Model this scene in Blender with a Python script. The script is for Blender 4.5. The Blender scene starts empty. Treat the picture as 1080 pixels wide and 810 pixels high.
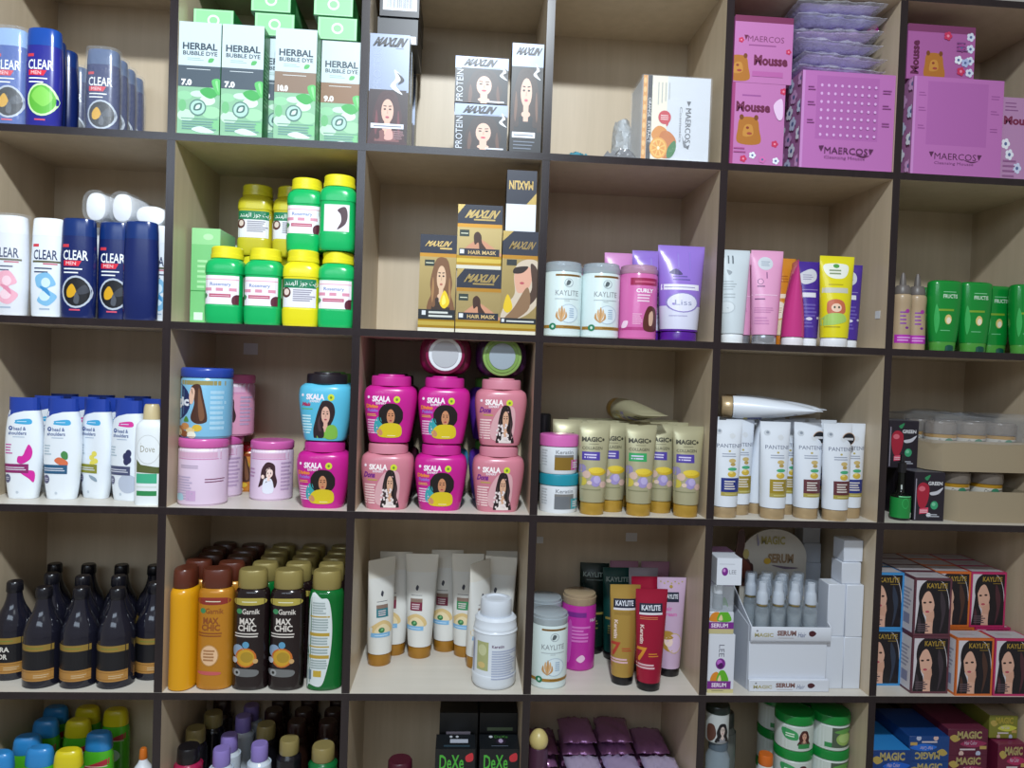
import bpy, math, random
from mathutils import Vector
from mathutils.geometry import tessellate_polygon
random.seed(7)
sc = bpy.context.scene
COL = sc.collection
# ---------------------------------------------------------------- camera (a phone held at eye height in front of the shelves)
YAW, PITCH, ROLL, FPX = .06814, -.0230, .03504, 782.24
CAM = Vector((-.15204, -1.46738, 1.47373))
_f = Vector((math.sin(YAW)*math.cos(PITCH), math.cos(YAW)*math.cos(PITCH), math.sin(PITCH)))
_r0 = Vector((math.cos(YAW), -math.sin(YAW), 0)); _u0 = _r0.cross(_f)
_r = _r0*math.cos(ROLL) + _u0*math.sin(ROLL); _u = _u0*math.cos(ROLL) - _r0*math.sin(ROLL)
def at(px, py, Y):
    """where the sight line of a photo pixel meets the upright plane at depth Y: (X, Z)"""
    d = _f*FPX + _r*(px-540) - _u*(py-405)
    p = CAM + d*((Y-CAM.y)/d.y)
    return p.x, p.z
def span(l, r, ym, Y):
    a = at(l, ym, Y)[0]; b = at(r, ym, Y)[0]
    return (a+b)/2, b-a
def hgt(px, top, Y, z0): return at(px, top, Y)[1]-z0
W = .36; TV = .0157; TH = .0142; DEP = .2635
def XD(d): return (d-3)*W
ZS = [2.25912, 1.89797, 1.5384, 1.17946, .81774, .4565, .0965]
# ---------------------------------------------------------------- materials
_M = {}
def lin(c):
    c = c/255
    return c/12.92 if c <= .04045 else ((c+.055)/1.055)**2.4
def m(hexc, rough=.45, metal=0., alpha=1., bump=0., trans=0., coat=0., emit=None):
    key = (hexc, rough, metal, alpha, bump, trans, coat)
    if key in _M: return _M[key]
    mt = bpy.data.materials.new('surface_'+hexc.strip('#')); mt.use_nodes = True
    nt = mt.node_tree; b = nt.nodes['Principled BSDF']
    rgb = [lin(int(hexc[i:i+2], 16)) for i in (1, 3, 5)]
    b.inputs['Base Color'].default_value = (*rgb, 1)
    b.inputs['Roughness'].default_value = rough; b.inputs['Metallic'].default_value = metal
    b.inputs['Alpha'].default_value = alpha; b.inputs['Transmission Weight'].default_value = trans
    b.inputs['Coat Weight'].default_value = coat
    if bump:
        tc = nt.nodes.new('ShaderNodeTexCoord'); n = nt.nodes.new('ShaderNodeTexNoise'); bp = nt.nodes.new('ShaderNodeBump')
        n.inputs['Scale'].default_value = 55; n.inputs['Detail'].default_value = 3; n.inputs['Distortion'].default_value = 1.2
        bp.inputs['Strength'].default_value = bump; bp.inputs['Distance'].default_value = .01
        nt.links.new(tc.outputs['Object'], n.inputs['Vector']); nt.links.new(n.outputs['Fac'], bp.inputs['Height'])
        nt.links.new(bp.outputs['Normal'], b.inputs['Normal'])
    _M[key] = mt
    return mt
def paper(h): return m(h, .38)
def ink(h): return m(h, .4)
def gloss(h): return m(h, .22)
def foil(h): return m(h, .28, .55)
def film(h='#e8eef4', a=.11): return m(h, .12, 0, a, .5)
def wood(name, ca, cb, scale, rough, axis='Z'):
    mt = bpy.data.materials.new(name); mt.use_nodes = True; nt = mt.node_tree; b = nt.nodes['Principled BSDF']
    tc = nt.nodes.new('ShaderNodeTexCoord'); mp = nt.nodes.new('ShaderNodeMapping'); n = nt.nodes.new('ShaderNodeTexNoise'); cr = nt.nodes.new('ShaderNodeValToRGB')
    mp.inputs['Scale'].default_value = (scale, scale, scale*.06) if axis == 'Z' else (scale*.06, scale, scale)
    n.inputs['Scale'].default_value = 1; n.inputs['Detail'].default_value = 5; n.inputs['Roughness'].default_value = .6
    cr.color_ramp.elements[0].position = .3; cr.color_ramp.elements[1].position = .7
    cr.color_ramp.elements[0].color = (*ca, 1); cr.color_ramp.elements[1].color = (*cb, 1)
    nt.links.new(tc.outputs['Object'], mp.inputs['Vector']); nt.links.new(mp.outputs['Vector'], n.inputs['Vector'])
    nt.links.new(n.outputs['Fac'], cr.inputs['Fac']); nt.links.new(cr.outputs['Color'], b.inputs['Base Color'])
    b.inputs['Roughness'].default_value = rough
    return mt
MAPLE = wood('maple_laminate', (.50, .405, .28), (.57, .465, .335), 38, .42)
SHELFTOP = wood('pale_laminate', (.60, .56, .49), (.66, .62, .55), 30, .4, 'X')
WENGE = wood('wenge_edge', (.011, .006, .008), (.019, .011, .013), 60, .24)
WENGE.node_tree.nodes['Principled BSDF'].inputs['Specular IOR Level'].default_value = .65
# ---------------------------------------------------------------- mesh building
class MB:
    def __init__(s): s.v = []; s.f = []; s.mi = []; s.mats = []; s.flat = []
    def mat(s, mt):
        if mt not in s.mats: s.mats.append(mt)
        return s.mats.index(mt)
    def add(s, vs, fs, mt, flat=False):
        o = len(s.v); s.v += [tuple(p) for p in vs]; k = s.mat(mt)
        for f in fs: s.f.append([i+o for i in f]); s.mi.append(k); s.flat.append(flat)
    def mesh(s, name, ang=38):
        me = bpy.data.meshes.new(name); me.from_pydata(s.v, [], s.f)
        for mt in s.mats: me.materials.append(mt)
        me.polygons.foreach_set('material_index', s.mi)
        me.polygons.foreach_set('use_smooth', [not q for q in s.flat])
        me.update(); me.set_sharp_from_angle(angle=math.radians(ang))
        return me
def box(mb, x0, y0, z0, x1, y1, z1, mt, front=None, top=None, side=None, bev=.0012):
    """a carton: chamfered box; the front (-Y), top and side faces may have their own material"""
    b = bev
    def ring(z, i): return [(x0+i, y0, z), (x1-i, y0, z), (x1, y0+i, z), (x1, y1-i, z), (x1-i, y1, z), (x0+i, y1, z), (x0, y1-i, z), (x0, y0+i, z)]
    vs = [(x, min(max(y, y0+b), y1-b), z) for x, y, z in [(min(max(p[0], x0+b), x1-b), p[1], z0) for p in ring(z0, b)]]
    vs += ring(z0+b, b)+ring(z1-b, b)
    vs += [(min(max(p[0], x0+b), x1-b), min(max(p[1], y0+b), y1-b), z1) for p in ring(z1, b)]
    def q(i, k): return [i*8+k, i*8+(k+1) % 8, (i+1)*8+(k+1) % 8, (i+1)*8+k]
    F = {0: front or mt}; S = side or mt
    for i in range(3):
        for k in range(8):
            t = F[0] if k == 0 else (S if k in (1, 2, 3, 5, 6, 7) else mt)
            mb.f.append([len(mb.v)+j for j in q(i, k)]); mb.mi.append(mb.mat(t)); mb.flat.append(True)
    mb.f.append([len(mb.v)+j for j in range(7, -1, -1)]); mb.mi.append(mb.mat(mt)); mb.flat.append(True)
    mb.f.append([len(mb.v)+24+j for j in range(8)]); mb.mi.append(mb.mat(top or mt)); mb.flat.append(True)
    mb.v += vs
def rint(rings, z):
    if z <= rings[0][0]: return rings[0][1:]
    for a, b in zip(rings, rings[1:]):
        if z <= b[0]:
            t = (z-a[0])/max(1e-9, b[0]-a[0])
            return tuple(p+(q-p)*t for p, q in zip(a[1:], b[1:]))
    return rings[-1][1:]
def smooth(rings, k=4):
    """Catmull-Rom through the rings"""
    out = []
    for i in range(len(rings)-1):
        p0 = rings[max(0, i-1)]; p1 = rings[i]; p2 = rings[i+1]; p3 = rings[min(len(rings)-1, i+2)]
        for j in range(k):
            t = j/k
            out.append(tuple(.5*((2*b)+(c-a)*t+(2*a-5*b+4*c-d)*t*t+(3*b-a-3*c+d)*t**3) for a, b, c, d in zip(p0, p1, p2, p3)))
    out.append(rings[-1]); return out
def loft(mb, rings, zones, seg=28, cap=True):
    """rings (z, rx, ry, n) of superellipse sections; zones [(z_top, material)] from the bottom up"""
    if not isinstance(zones, list): zones = [(9e9, zones)]
    rings = [tuple(r) if len(r) == 4 else (*r, 2.) for r in rings]
    for zt, _ in zones[:-1]:
        if rings[0][0]+1e-5 < zt < rings[-1][0]-1e-5 and all(abs(r[0]-zt) > 1e-5 for r in rings):
            rings.append((zt, *rint(rings, zt))); rings.sort(key=lambda r: r[0])
    vs = []
    for z, rx, ry, n in rings:
        for k in range(seg):
            a = 2*math.pi*(k+.5)/seg; c, s = math.cos(a), math.sin(a)
            vs.append((rx*math.copysign(abs(c)**(2/n), c), ry*math.copysign(abs(s)**(2/n), s), z))
    zm = lambda z: next(mt for zt, mt in zones if z < zt)
    for i in range(len(rings)-1):
        fs = [[i*seg+k, i*seg+(k+1) % seg, (i+1)*seg+(k+1) % seg, (i+1)*seg+k] for k in range(seg)]
        z = (rings[i][0]+rings[i+1][0])/2
        o = len(mb.v) if i == 0 else o
        if i == 0: mb.v += vs
        kk = mb.mat(zm(z))
        for f in fs: mb.f.append([o+j for j in f]); mb.mi.append(kk); mb.flat.append(False)
    if cap:
        mb.f.append([o+k for k in range(seg-1, -1, -1)]); mb.mi.append(mb.mat(zones[0][1])); mb.flat.append(True)
        e = o+(len(rings)-1)*seg
        mb.f.append([e+k for k in range(seg)]); mb.mi.append(mb.mat(zones[-1][1])); mb.flat.append(True)
# ---------------------------------------------------------------- printed artwork (flat shapes pressed onto a face or a curved body)
_G = {}
def glyphs(s, bold):
    if (s, bold) in _G: return _G[(s, bold)]
    cu = bpy.data.curves.new('lettering', 'FONT'); cu.body = s; cu.offset = bold*1.6; cu.resolution_u = 2
    ob = bpy.data.objects.new('lettering', cu)
    me = bpy.data.meshes.new_from_object(ob); me.calc_loop_triangles()
    vs = [(v.co.x, v.co.y) for v in me.vertices]
    tr = [[vs[i] for i in t.vertices] for t in me.loop_triangles]
    bpy.data.objects.remove(ob); bpy.data.curves.remove(cu); bpy.data.meshes.remove(me)
    if not tr: _G[(s, bold)] = []; return []
    x0 = min(p[0] for p in vs); x1 = max(p[0] for p in vs); y0 = min(p[1] for p in vs); y1 = max(p[1] for p in vs)
    out = []
    for t in tr:
        q = [((x-x0)/(x1-x0), (y-y0)/(y1-y0)) for x, y in t]
        if (q[1][0]-q[0][0])*(q[2][1]-q[0][1])-(q[1][1]-q[0][1])*(q[2][0]-q[0][0]) < 0: q.reverse()
        out.append(q)
    _G[(s, bold)] = out
    return out
def crv(pts, k=5):
    n = len(pts); out = []
    for i in range(n):
        p0, p1, p2, p3 = pts[i-1], pts[i], pts[(i+1) % n], pts[(i+2) % n]
        for j in range(k):
            t = j/k
            out.append(tuple(.5*((2*b)+(c-a)*t+(2*a-5*b+4*c-d)*t*t+(3*b-a-3*c+d)*t**3) for a, b, c, d in zip(p0, p1, p2, p3)))
    return out
def tess(pts):
    tr = tessellate_polygon([[Vector((x, y, 0)) for x, y in pts]])
    out = []
    for t in tr:
        q = [pts[i] for i in t]
        if (q[1][0]-q[0][0])*(q[2][1]-q[0][1])-(q[1][1]-q[0][1])*(q[2][0]-q[0][0]) < 0: q.reverse()
        out.append(q)
    return out
def cutp(poly, ax, val, keep):
    out = []
    for i in range(len(poly)):
        a, b = poly[i-1], poly[i]; da = (a[ax]-val)*keep; db = (b[ax]-val)*keep
        if (da < 0) != (db < 0):
            t = da/(da-db); out.append((a[0]+(b[0]-a[0])*t, a[1]+(b[1]-a[1])*t))
        if db >= 0: out.append(b)
    return out
class Art:
    """shapes in the pixel frame of the close-up they were read from: crop = (left, top, right, bottom) of the printed face"""
    def __init__(s, crop=(0, 1, 1, 0)): s.it = []; s.c = crop; s.cl = None
    def n(s, x, y): l, t, r, b = s.c; return ((x-l)/(r-l), (b-y)/(b-t))
    def poly(s, pts, mt, nrm=False): s.it.append((tess(pts if nrm else [s.n(*p) for p in pts]), mt, s.cl))
    def P(s, pts, mt): s.poly(pts, mt)
    def C(s, pts, mt): s.poly(crv(pts), mt)
    def R(s, x0, y0, x1, y1, mt):
        a = s.n(x0, y0); b = s.n(x1, y1); u0, u1 = sorted((a[0], b[0])); v0, v1 = sorted((a[1], b[1]))
        s.it.append(([[(u0, v0), (u1, v0), (u1, v1), (u0, v1)]], mt, s.cl))
    def E(s, cx, cy, rx, ry, mt, k=20): s.poly([(cx+rx*math.cos(2*math.pi*i/k), cy+ry*math.sin(2*math.pi*i/k)) for i in range(k)], mt)
    def RING(s, cx, cy, rx, ry, mt, mi, t=.8): s.E(cx, cy, rx, ry, mt); s.E(cx, cy, rx*t, ry*t, mi)
    def T(s, txt, x0, y0, x1, y1, mt, bold=.0, rot=0, shear=0.):
        a = s.n(x0, y1); b = s.n(x1, y0); out = []
        for t in glyphs(txt, bold):
            q = []
            for x, y in t:
                if rot == 90: x, y = 1-y, x       # reads upwards
                elif rot == -90: x, y = y, 1-x    # reads downwards
                elif rot == 180: x, y = 1-x, 1-y
                x = x*(1-abs(shear))+shear*y
                q.append((a[0]+(b[0]-a[0])*x, a[1]+(b[1]-a[1])*y))
            out.append(q)
        s.it.append((out, mt, s.cl))
    def L(s, x0, y0, x1, y1, k, mt, fill=.35, rnd=.3):
        """k rows of fine print too small to read"""
        rs = random.Random(int(x0*7+y0*13+k)); h = (y1-y0)/k; out = []
        for i in range(k):
            e = x1-(x1-x0)*rnd*rs.random(); y = y0+h*(i+.5)
            a = s.n(x0, y+h*fill/2); b = s.n(e, y-h*fill/2)
            u0, u1 = sorted((a[0], b[0])); v0, v1 = sorted((a[1], b[1]))
            out.append([(u0, v0), (u1, v0), (u1, v1), (u0, v1)])
        s.it.append((out, mt, s.cl))
    def clip(s, x0=None, y0=None, x1=None, y1=None):
        if x0 is None: s.cl = None; return
        a = s.n(x0, y1); b = s.n(x1, y0); s.cl = (a[0], a[1], b[0], b[1])
    def woman(s, x0, y0, x1, y1, hair, skin, cloth, bg=None, hair2=None, style='long', lips='#a8485a'):
        """a printed portrait of a woman inside the rectangle"""
        ox, oy, sx, sy = x0, y1, x1-x0, y0-y1
        f = lambda pts: [(ox+x*sx, oy+y*sy) for x, y in pts]
        el = lambda cx, cy, rx, ry, mt: s.E(ox+cx*sx, oy+cy*sy, rx*sx, ry*sy, mt)
        old = s.cl; s.clip(x0, y0, x1, y1)
        if bg: s.R(x0, y0, x1, y1, ink(bg))
        H = ink(hair); H2 = ink(hair2 or hair); S = ink(skin)
        if style == 'long':
            s.C(f([(.5, .98), (.72, .92), (.83, .7), (.9, .5), (.86, .3), (.97, .12), (.95, -.1), (.05, -.1), (.03, .14), (.14, .3), (.1, .5), (.17, .72), (.3, .93)]), H)
        elif style == 'afro':
            s.C(f([(.5, 1.), (.8, .95), (1., .74), (.98, .52), (.8, .36), (.5, .33), (.2, .36), (.02, .52), (0, .74), (.2, .95)]), H)
        elif style == 'side':
            s.C(f([(.55, .98), (.78, .9), (.86, .7), (.8, .5), (.7, .35), (.62, .15), (.5, -.05), (.1, -.05), (.02, .2), (.1, .45), (.2, .7), (.34, .92)]), H)
        el(.5, .03, .34, .24, ink(cloth))
        s.P(f([(.43, .16), (.57, .16), (.58, .46), (.42, .46)]), S)
        el(.5, .27, .13, .05, S)
        el(.5, .6, .165, .225, S)
        if style == 'long':
            s.C(f([(.52, .94), (.36, .88), (.3, .7), (.33, .52), (.27, .34), (.3, .1), (.17, .1), (.15, .4), (.2, .7), (.34, .95)]), H)
            s.C(f([(.52, .94), (.64, .88), (.7, .7), (.67, .52), (.74, .34), (.7, .1), (.85, .1), (.85, .4), (.8, .7), (.68, .95)]), H)
            s.C(f([(.2, .62), (.25, .4), (.2, .15), (.16, .3)]), H2); s.C(f([(.8, .62), (.77, .4), (.82, .15), (.85, .3)]), H2)
        elif style == 'afro':
            s.C(f([(.5, .9), (.34, .8), (.33, .62), (.28, .7), (.3, .9)]), H); s.C(f([(.5, .9), (.66, .8), (.67, .62), (.72, .7), (.7, .9)]), H)
        elif style == 'side':
            s.C(f([(.54, .93), (.38, .86), (.31, .66), (.34, .4), (.44, .2), (.42, .02), (.2, .02), (.14, .3), (.2, .66), (.36, .95)]), H)
            s.C(f([(.3, .6), (.28, .4), (.34, .2), (.24, .2), (.2, .42)]), H2)
        D = ink('#2a1a18')
        for e in (-1, 1):
            el(.5+e*.072, .635, .036, .016, D)
            s.P(f([(.5+e*.03, .68), (.5+e*.115, .69), (.5+e*.11, .705), (.5+e*.03, .7)]), D)
        s.P(f([(.49, .62), (.515, .62), (.52, .555), (.485, .555)]), ink(shade(skin, .88)))
        el(.5, .485, .052, .02, ink(lips))
        s.cl = old
def shade(h, k): return '#'+''.join('%02x' % max(0, min(255, int(int(h[i:i+2], 16)*k))) for i in (1, 3, 5))
def flat(w, h, d):
    return lambda u, v, e: ((u-.5)*w, -d/2-e, v*h), None, None
def onloft(rings, w, z0, z1):
    rings = [tuple(r) if len(r) == 4 else (*r, 2.) for r in rings]
    def g(u, v, e):
        z = z0+v*(z1-z0); rx, ry, n = rint(rings, z); rx += e; ry += e
        x = max(-rx*.9995, min(rx*.9995, (u-.5)*w))
        return (x, -ry*(1-abs(x/rx)**n)**(1/n), z)
    zs = [(r[0]-z0)/(z1-z0) for r in rings]
    return g, 15, [z for z in zs if 0 < z < 1]
def press(mb, art, surf, e0=.00012, de=.00003):
    g, cu, cv = surf
    for k, (polys, mt, cl) in enumerate(art.it):
        if not cu: cl = (max(0, cl[0]), max(0, cl[1]), min(1, cl[2]), min(1, cl[3])) if cl else (0, 0, 1, 1)
        e = e0+de*k; vs = []; fs = []
        for p in polys:
            if cl:
                for ax, val, kp in ((0, cl[0], 1), (0, cl[2], -1), (1, cl[1], 1), (1, cl[3], -1)):
                    p = cutp(p, ax, val, kp)
                    if len(p) < 3: break
                if len(p) < 3: continue
            ps = [p]
            if cu:
                for i in range(1, cu):
                    u = i/cu; nx = []
                    for q in ps:
                        lo = min(a[0] for a in q); hi = max(a[0] for a in q)
                        if lo < u-1e-6 and hi > u+1e-6: nx += [cutp(q, 0, u, -1), cutp(q, 0, u, 1)]
                        else: nx.append(q)
                    ps = [q for q in nx if len(q) > 2]
            for v in cv or ():
                nx = []
                for q in ps:
                    lo = min(a[1] for a in q); hi = max(a[1] for a in q)
                    if lo < v-1e-6 and hi > v+1e-6: nx += [cutp(q, 1, v, -1), cutp(q, 1, v, 1)]
                    else: nx.append(q)
                ps = [q for q in nx if len(q) > 2]
            for q in ps:
                o = len(vs); vs += [g(a, b, e) for a, b in q]; fs.append(list(range(o, o+len(q))))
        if fs: mb.add(vs, fs, mt, False)
# ---------------------------------------------------------------- things
def tagit(o, label, cat, group=None):
    o['label'] = label; o['category'] = cat
    if group: o['group'] = group
    n = len(label.split())
    if not 4 <= n <= 16: print('LABEL LENGTH', n, label)
K = {}
def inst(kind, name, label, cat, x, y, z, rz=0., group=None, rx=0., ry=0., sc_=None):
    k = K[kind]
    if isinstance(k, bpy.types.Mesh): o = bpy.data.objects.new(name, k); COL.objects.link(o)
    else:
        o = bpy.data.objects.new(name, None); o.empty_display_size = .02; COL.objects.link(o)
        def kids(par, lst):
            for nm, me, sub in lst:
                c = bpy.data.objects.new(nm, me); COL.objects.link(c); c.parent = par
                kids(c, sub)
        kids(o, k)
    o.location = (x, y, z); o.rotation_euler = (rx, ry, rz)
    if sc_: o.scale = sc_ if not isinstance(sc_, (int, float)) else (sc_,)*3
    tagit(o, label, cat, group)
    return o
def part(name, fill, ang=38):
    mb = MB(); fill(mb); return mb.mesh(name, ang)
def kcarton(key, w, h, d, art, body, side=None, top=None, topart=None, sideart=None, leftart=None):
    mb = MB(); box(mb, -w/2, -d/2, 0, w/2, d/2, h, paper(body), None, paper(top) if top else None, paper(side) if side else None)
    if art: press(mb, art, flat(w, h, d))
    if topart: press(mb, topart, (lambda u, v, e: ((u-.5)*w, (v-.5)*d, h+e), None, None))
    if leftart: press(mb, leftart, (lambda u, v, e: (-w/2-e, (.5-u)*d, v*h), None, None))
    if sideart: press(mb, sideart, (lambda u, v, e: (w/2+e, (u-.5)*d, v*h), None, None))
    K[key] = mb.mesh(key); K[key+'#'] = (w, h, d)
def ktube(key, w, h, zones, art, cap, caph=.02, bot=.74, capw=None, depth=None, foilm=False, ridged=True, mouth=None):
    """a standing squeeze tube: round at the cap it stands on, pressed flat at the crimped top"""
    r0 = w*bot/2; dp = (depth or w*bot*.9)/2
    rings = []
    for i in range(11):
        t = i/10; z = caph+(h-caph)*t
        rx = r0+(w/2-r0)*min(1, t*1.05)**.9
        ry = dp*max(0, 1-t**1.9)+.0016
        rings.append((z, rx, ry, 2.))
    rings.insert(10, (h-.010, rings[9][1]*.3+rings[10][1]*.7, .0022, 2.))
    rings[-1] = (h, w/2, .0015, 2.)
    mb = MB(); loft(mb, rings, zones, 32)
    if art: press(mb, art, onloft(rings, w, caph, h))
    cw = (capw or w*bot*.96)/2
    cb = MB(); loft(cb, [(0, cw*.94, cw*.9), (.002, cw, cw*.95), (caph*.8, cw, cw*.95), (caph-.001, cw*.97, cw*.92), (caph, cw*.8, cw*.75)], cap, 32)
    K[key] = [('tube_body', mb.mesh(key), []), ('cap', cb.mesh(key+'_cap'), [])]; K[key+'#'] = (w, h, dp*2)
WORLD, LAMP, TUBE, EXPO = .25, 58, 20, 0.08
# ---------------------------------------------------------------- the room and the shelving
def plane_obj(name, vs, mt, kind='structure'):
    mb = MB(); mb.add(vs, [[0, 1, 2, 3]], mt, True); o = bpy.data.objects.new(name, mb.mesh(name)); COL.objects.link(o); o['kind'] = kind; return o
plane_obj('floor', [(-3, -4, 0), (3, -4, 0), (3, .6, 0), (-3, .6, 0)], m('#b9b4ab', .3))
plane_obj('wall_back', [(-3, .32, 0), (3, .32, 0), (3, .32, 3), (-3, .32, 3)], m('#c9c6bf', .8))
root = bpy.data.objects.new('shelving_unit', None); COL.objects.link(root); root.location = (0, 0, 0)
tagit(root, 'wide cubby shelving with pale maple interior and dark brown front edges', 'shelves')
def addpart(name, mb, par=root):
    o = bpy.data.objects.new(name, mb.mesh(name)); COL.objects.link(o); o.parent = par; return o
def board(mb, x0, y0, z0, x1, y1, z1, side, top, bot, front=WENGE):
    v = [(x0, y0, z0), (x1, y0, z0), (x1, y1, z0), (x0, y1, z0), (x0, y0, z1), (x1, y0, z1), (x1, y1, z1), (x0, y1, z1)]
    mb.add(v, [[0, 1, 5, 4]], front, True); mb.add(v, [[1, 2, 6, 5], [2, 3, 7, 6], [3, 0, 4, 7]], side, True)
    mb.add(v, [[4, 5, 6, 7]], top, True); mb.add(v, [[0, 3, 2, 1]], bot, True)
for j in range(7):
    mb = MB(); board(mb, XD(0)-TV/2, 0, ZS[j]-TH, XD(6)+TV/2, DEP, ZS[j], MAPLE, SHELFTOP, MAPLE); addpart('shelf_board', mb)
for d in range(7):
    for j in range(6):
        mb = MB(); board(mb, XD(d)-TV/2, .0006, ZS[j+1], XD(d)+TV/2, DEP, ZS[j]-TH, MAPLE, MAPLE, MAPLE); addpart('divider_panel', mb)
mb = MB(); board(mb, XD(0)-TV/2, DEP, ZS[6]-TH, XD(6)+TV/2, DEP+.008, ZS[0], MAPLE, MAPLE, MAPLE, MAPLE); addpart('back_panel', mb)
mb = MB(); board(mb, XD(0)-TV/2, .02, 0, XD(6)+TV/2, DEP, ZS[6]-TH, MAPLE, MAPLE, MAPLE); addpart('plinth', mb)
# ---------------------------------------------------------------- light
w = bpy.data.worlds.new('room_light'); sc.world = w; w.use_nodes = True
w.node_tree.nodes['Background'].inputs[0].default_value = (1.0, .95, .90, 1); w.node_tree.nodes['Background'].inputs[1].default_value = WORLD
def lamp(name, loc, tgt, sx, sy, e, col):
    l = bpy.data.lights.new(name, 'AREA'); l.shape = 'RECTANGLE'; l.size = sx; l.size_y = sy; l.energy = e; l.color = col
    o = bpy.data.objects.new(name, l); COL.objects.link(o); o.location = loc
    o.rotation_euler = (Vector(tgt)-Vector(loc)).to_track_quat('-Z', 'Y').to_euler(); return o
lamp('ceiling_lamp', (-.12, -1.57, 2.92), (-1.5, -.3, 1.2), .15, .10, LAMP, (.86, .94, 1.0))
lamp('high_window_light', (-1.05, -3.0, 2.62), (-.9, 0, 1.7), 2.3, .7, TUBE, (.70, .84, 1.0))
cd = bpy.data.cameras.new('camera'); cam = bpy.data.objects.new('camera', cd); COL.objects.link(cam); sc.camera = cam
cd.sensor_fit = 'HORIZONTAL'; cd.sensor_width = 36; cd.lens = 36*FPX/1080; cd.clip_start = .05
from mathutils import Matrix
cam.matrix_world = Matrix(((_r.x, _u.x, -_f.x, CAM.x), (_r.y, _u.y, -_f.y, CAM.y), (_r.z, _u.z, -_f.z, CAM.z), (0, 0, 0, 1)))
sc.view_settings.view_transform = 'Standard'; sc.view_settings.look = 'None'; sc.view_settings.gamma = 1
sc.view_settings.use_curve_mapping = False; sc.view_settings.exposure = EXPO
# ================================================================ shared makers
def place(kind, name, label, cat, l, r, ym, Y, z, **kw):
    """stand a thing on height z with its front at depth Y, centred between photo columns l and r"""
    w, h, d = K[kind+'#']; X = span(l, r, ym, Y+kw.pop('c', 0.))[0]; rz = kw.get('rz', 0.)
    hw = abs(w/2*math.cos(rz))+abs(d/2*math.sin(rz))*.8
    if kw.get('sc_'): hw *= kw['sc_'] if isinstance(kw['sc_'], float) else kw['sc_'][0]
    c = max(0, min(5, math.floor(X/W+3)))
    X = max(XD(c)+TV/2+hw+.001, min(XD(c+1)-TV/2-hw-.001, X)); Y = max(.003, min(Y, DEP-d-.001)) if not rz else Y
    return inst(kind, name, label, cat, X, Y+d/2, z, **kw)
def size(l, r, ym, top, Y, z0):
    x, w_ = span(l, r, ym, Y); return w_, hgt((l+r)/2, top, Y, z0)
WH = '#eef2f6'
# ---------------------------------------------------------------- shampoo bottles with flip caps and oval bodies
def kclear(key, body, cap, kind, w=.064, d=.040, h=.190, wrap=False):
    rings = [(0, w*.44, d*.44, 2.4), (.004, w*.48, d*.48, 2.4), (h*.3, w*.5, d*.5, 2.5), (h*.6, w*.5, d*.5, 2.5), (h*.82, w*.475, d*.47, 2.5)]
    a = Art((495, 320, 660, 725)); dark = kind in ('lime', 'black')
    tx = ink(WH) if dark else ink('#1f2c58')
    a.R(520, 428, 552, 440, ink('#d23a48')); a.T('CLEAR', 525, 452, 640, 492, tx, .01)
    if dark: a.P([(528, 494), (614, 494), (600, 516), (528, 516)], ink('#d8203a')); a.T('MEN', 540, 498, 588, 512, ink('#f3dfe2'))
    else: a.R(520, 496, 650, 504, ink('#5b5a3a')); a.R(575, 506, 640, 512, ink('#c7687a'))
    a.L(530, 520, 620, 550, 2, tx)
    if kind == 'lime': a.E(592, 612, 68, 66, ink('#cfeeb5')); a.E(592, 612, 60, 58, ink('#5fb53c')); a.C([(545, 600), (590, 560), (640, 600), (600, 640)], ink('#83cf55'))
    if kind == 'black':
        a.E(590, 620, 68, 66, ink('#b9c2cf')); a.E(590, 620, 60, 58, ink('#14161c')); a.C([(548, 612), (572, 588), (592, 620), (572, 642), (550, 640)], ink('#d9a51d')); a.C([(592, 618), (630, 590), (646, 618), (610, 630)], ink('#3b3f48')); a.C([(590, 622), (606, 640), (600, 668), (580, 660)], ink('#50555e'))
    if kind in ('pink', 'sky'):
        c = {'pink': ('#f0a9bd', '#f7d3dd', '#e27f9f'), 'sky': ('#7fb9de', '#cfe6f4', '#3f8fc8')}[kind]
        a.C([(540, 560), (600, 545), (635, 590), (600, 610), (640, 640), (600, 680), (548, 660), (575, 620), (545, 600)], ink(c[0])); a.E(590, 585, 22, 20, ink(c[1])); a.E(585, 640, 26, 20, ink(c[1])); a.C([(560, 600), (600, 612), (612, 640), (588, 625)], ink(c[2]))
    a.R(560, 690, 610, 696, ink('#d8506a') if dark else ink('#9fb2c8'))
    b = MB(); loft(b, rings, m(body, .25), 32)
    if kind: press(b, a, onloft(rings, w, 0, h))
    c = MB(); loft(c, [(h*.82, w*.478, d*.475, 2.5), (h*.9, w*.47, d*.47, 2.5), (h*.975, w*.455, d*.45, 2.5), (h*.993, w*.435, d*.43, 2.5), (h, w*.40, d*.38, 2.5)], m(cap, .2), 32)
    parts = [('bottle_body', b.mesh(key), []), ('flip_cap', c.mesh(key+'c'), [])]
    if wrap:
        f = MB(); rs = random.Random(len(key)); R = []
        for i in range(15):
            t = i/14; k = 1+.05*rs.random()
            R.append((.0005+h*1.012*t, w*.535*k*(.93 if t > .85 else 1), d*.56*k, 2.6))
        loft(f, R, film(), 24); parts.append(('plastic_wrap', f.mesh(key+'f', 80), []))
    K[key] = parts; K[key+'#'] = (w, h, d)
kclear('lime_bottle', '#2a2c8c', '#1b4aa0', 'lime'); kclear('navy_bottle', '#14245e', '#12306e', 'black'); kclear('navy_plain', '#14245e', '#12306e', None)
kclear('wrapped_navy', '#14245e', '#4a5f86', 'black', h=.176, wrap=True); kclear('wrapped_light', '#3a5aa6', '#8fb0dc', 'black', wrap=True)  # film reflections painted as paler blue on the light bottle's body and cap
z = ZS[1]
G0 = 'shampoo bottles on the upper left shelf'
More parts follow.
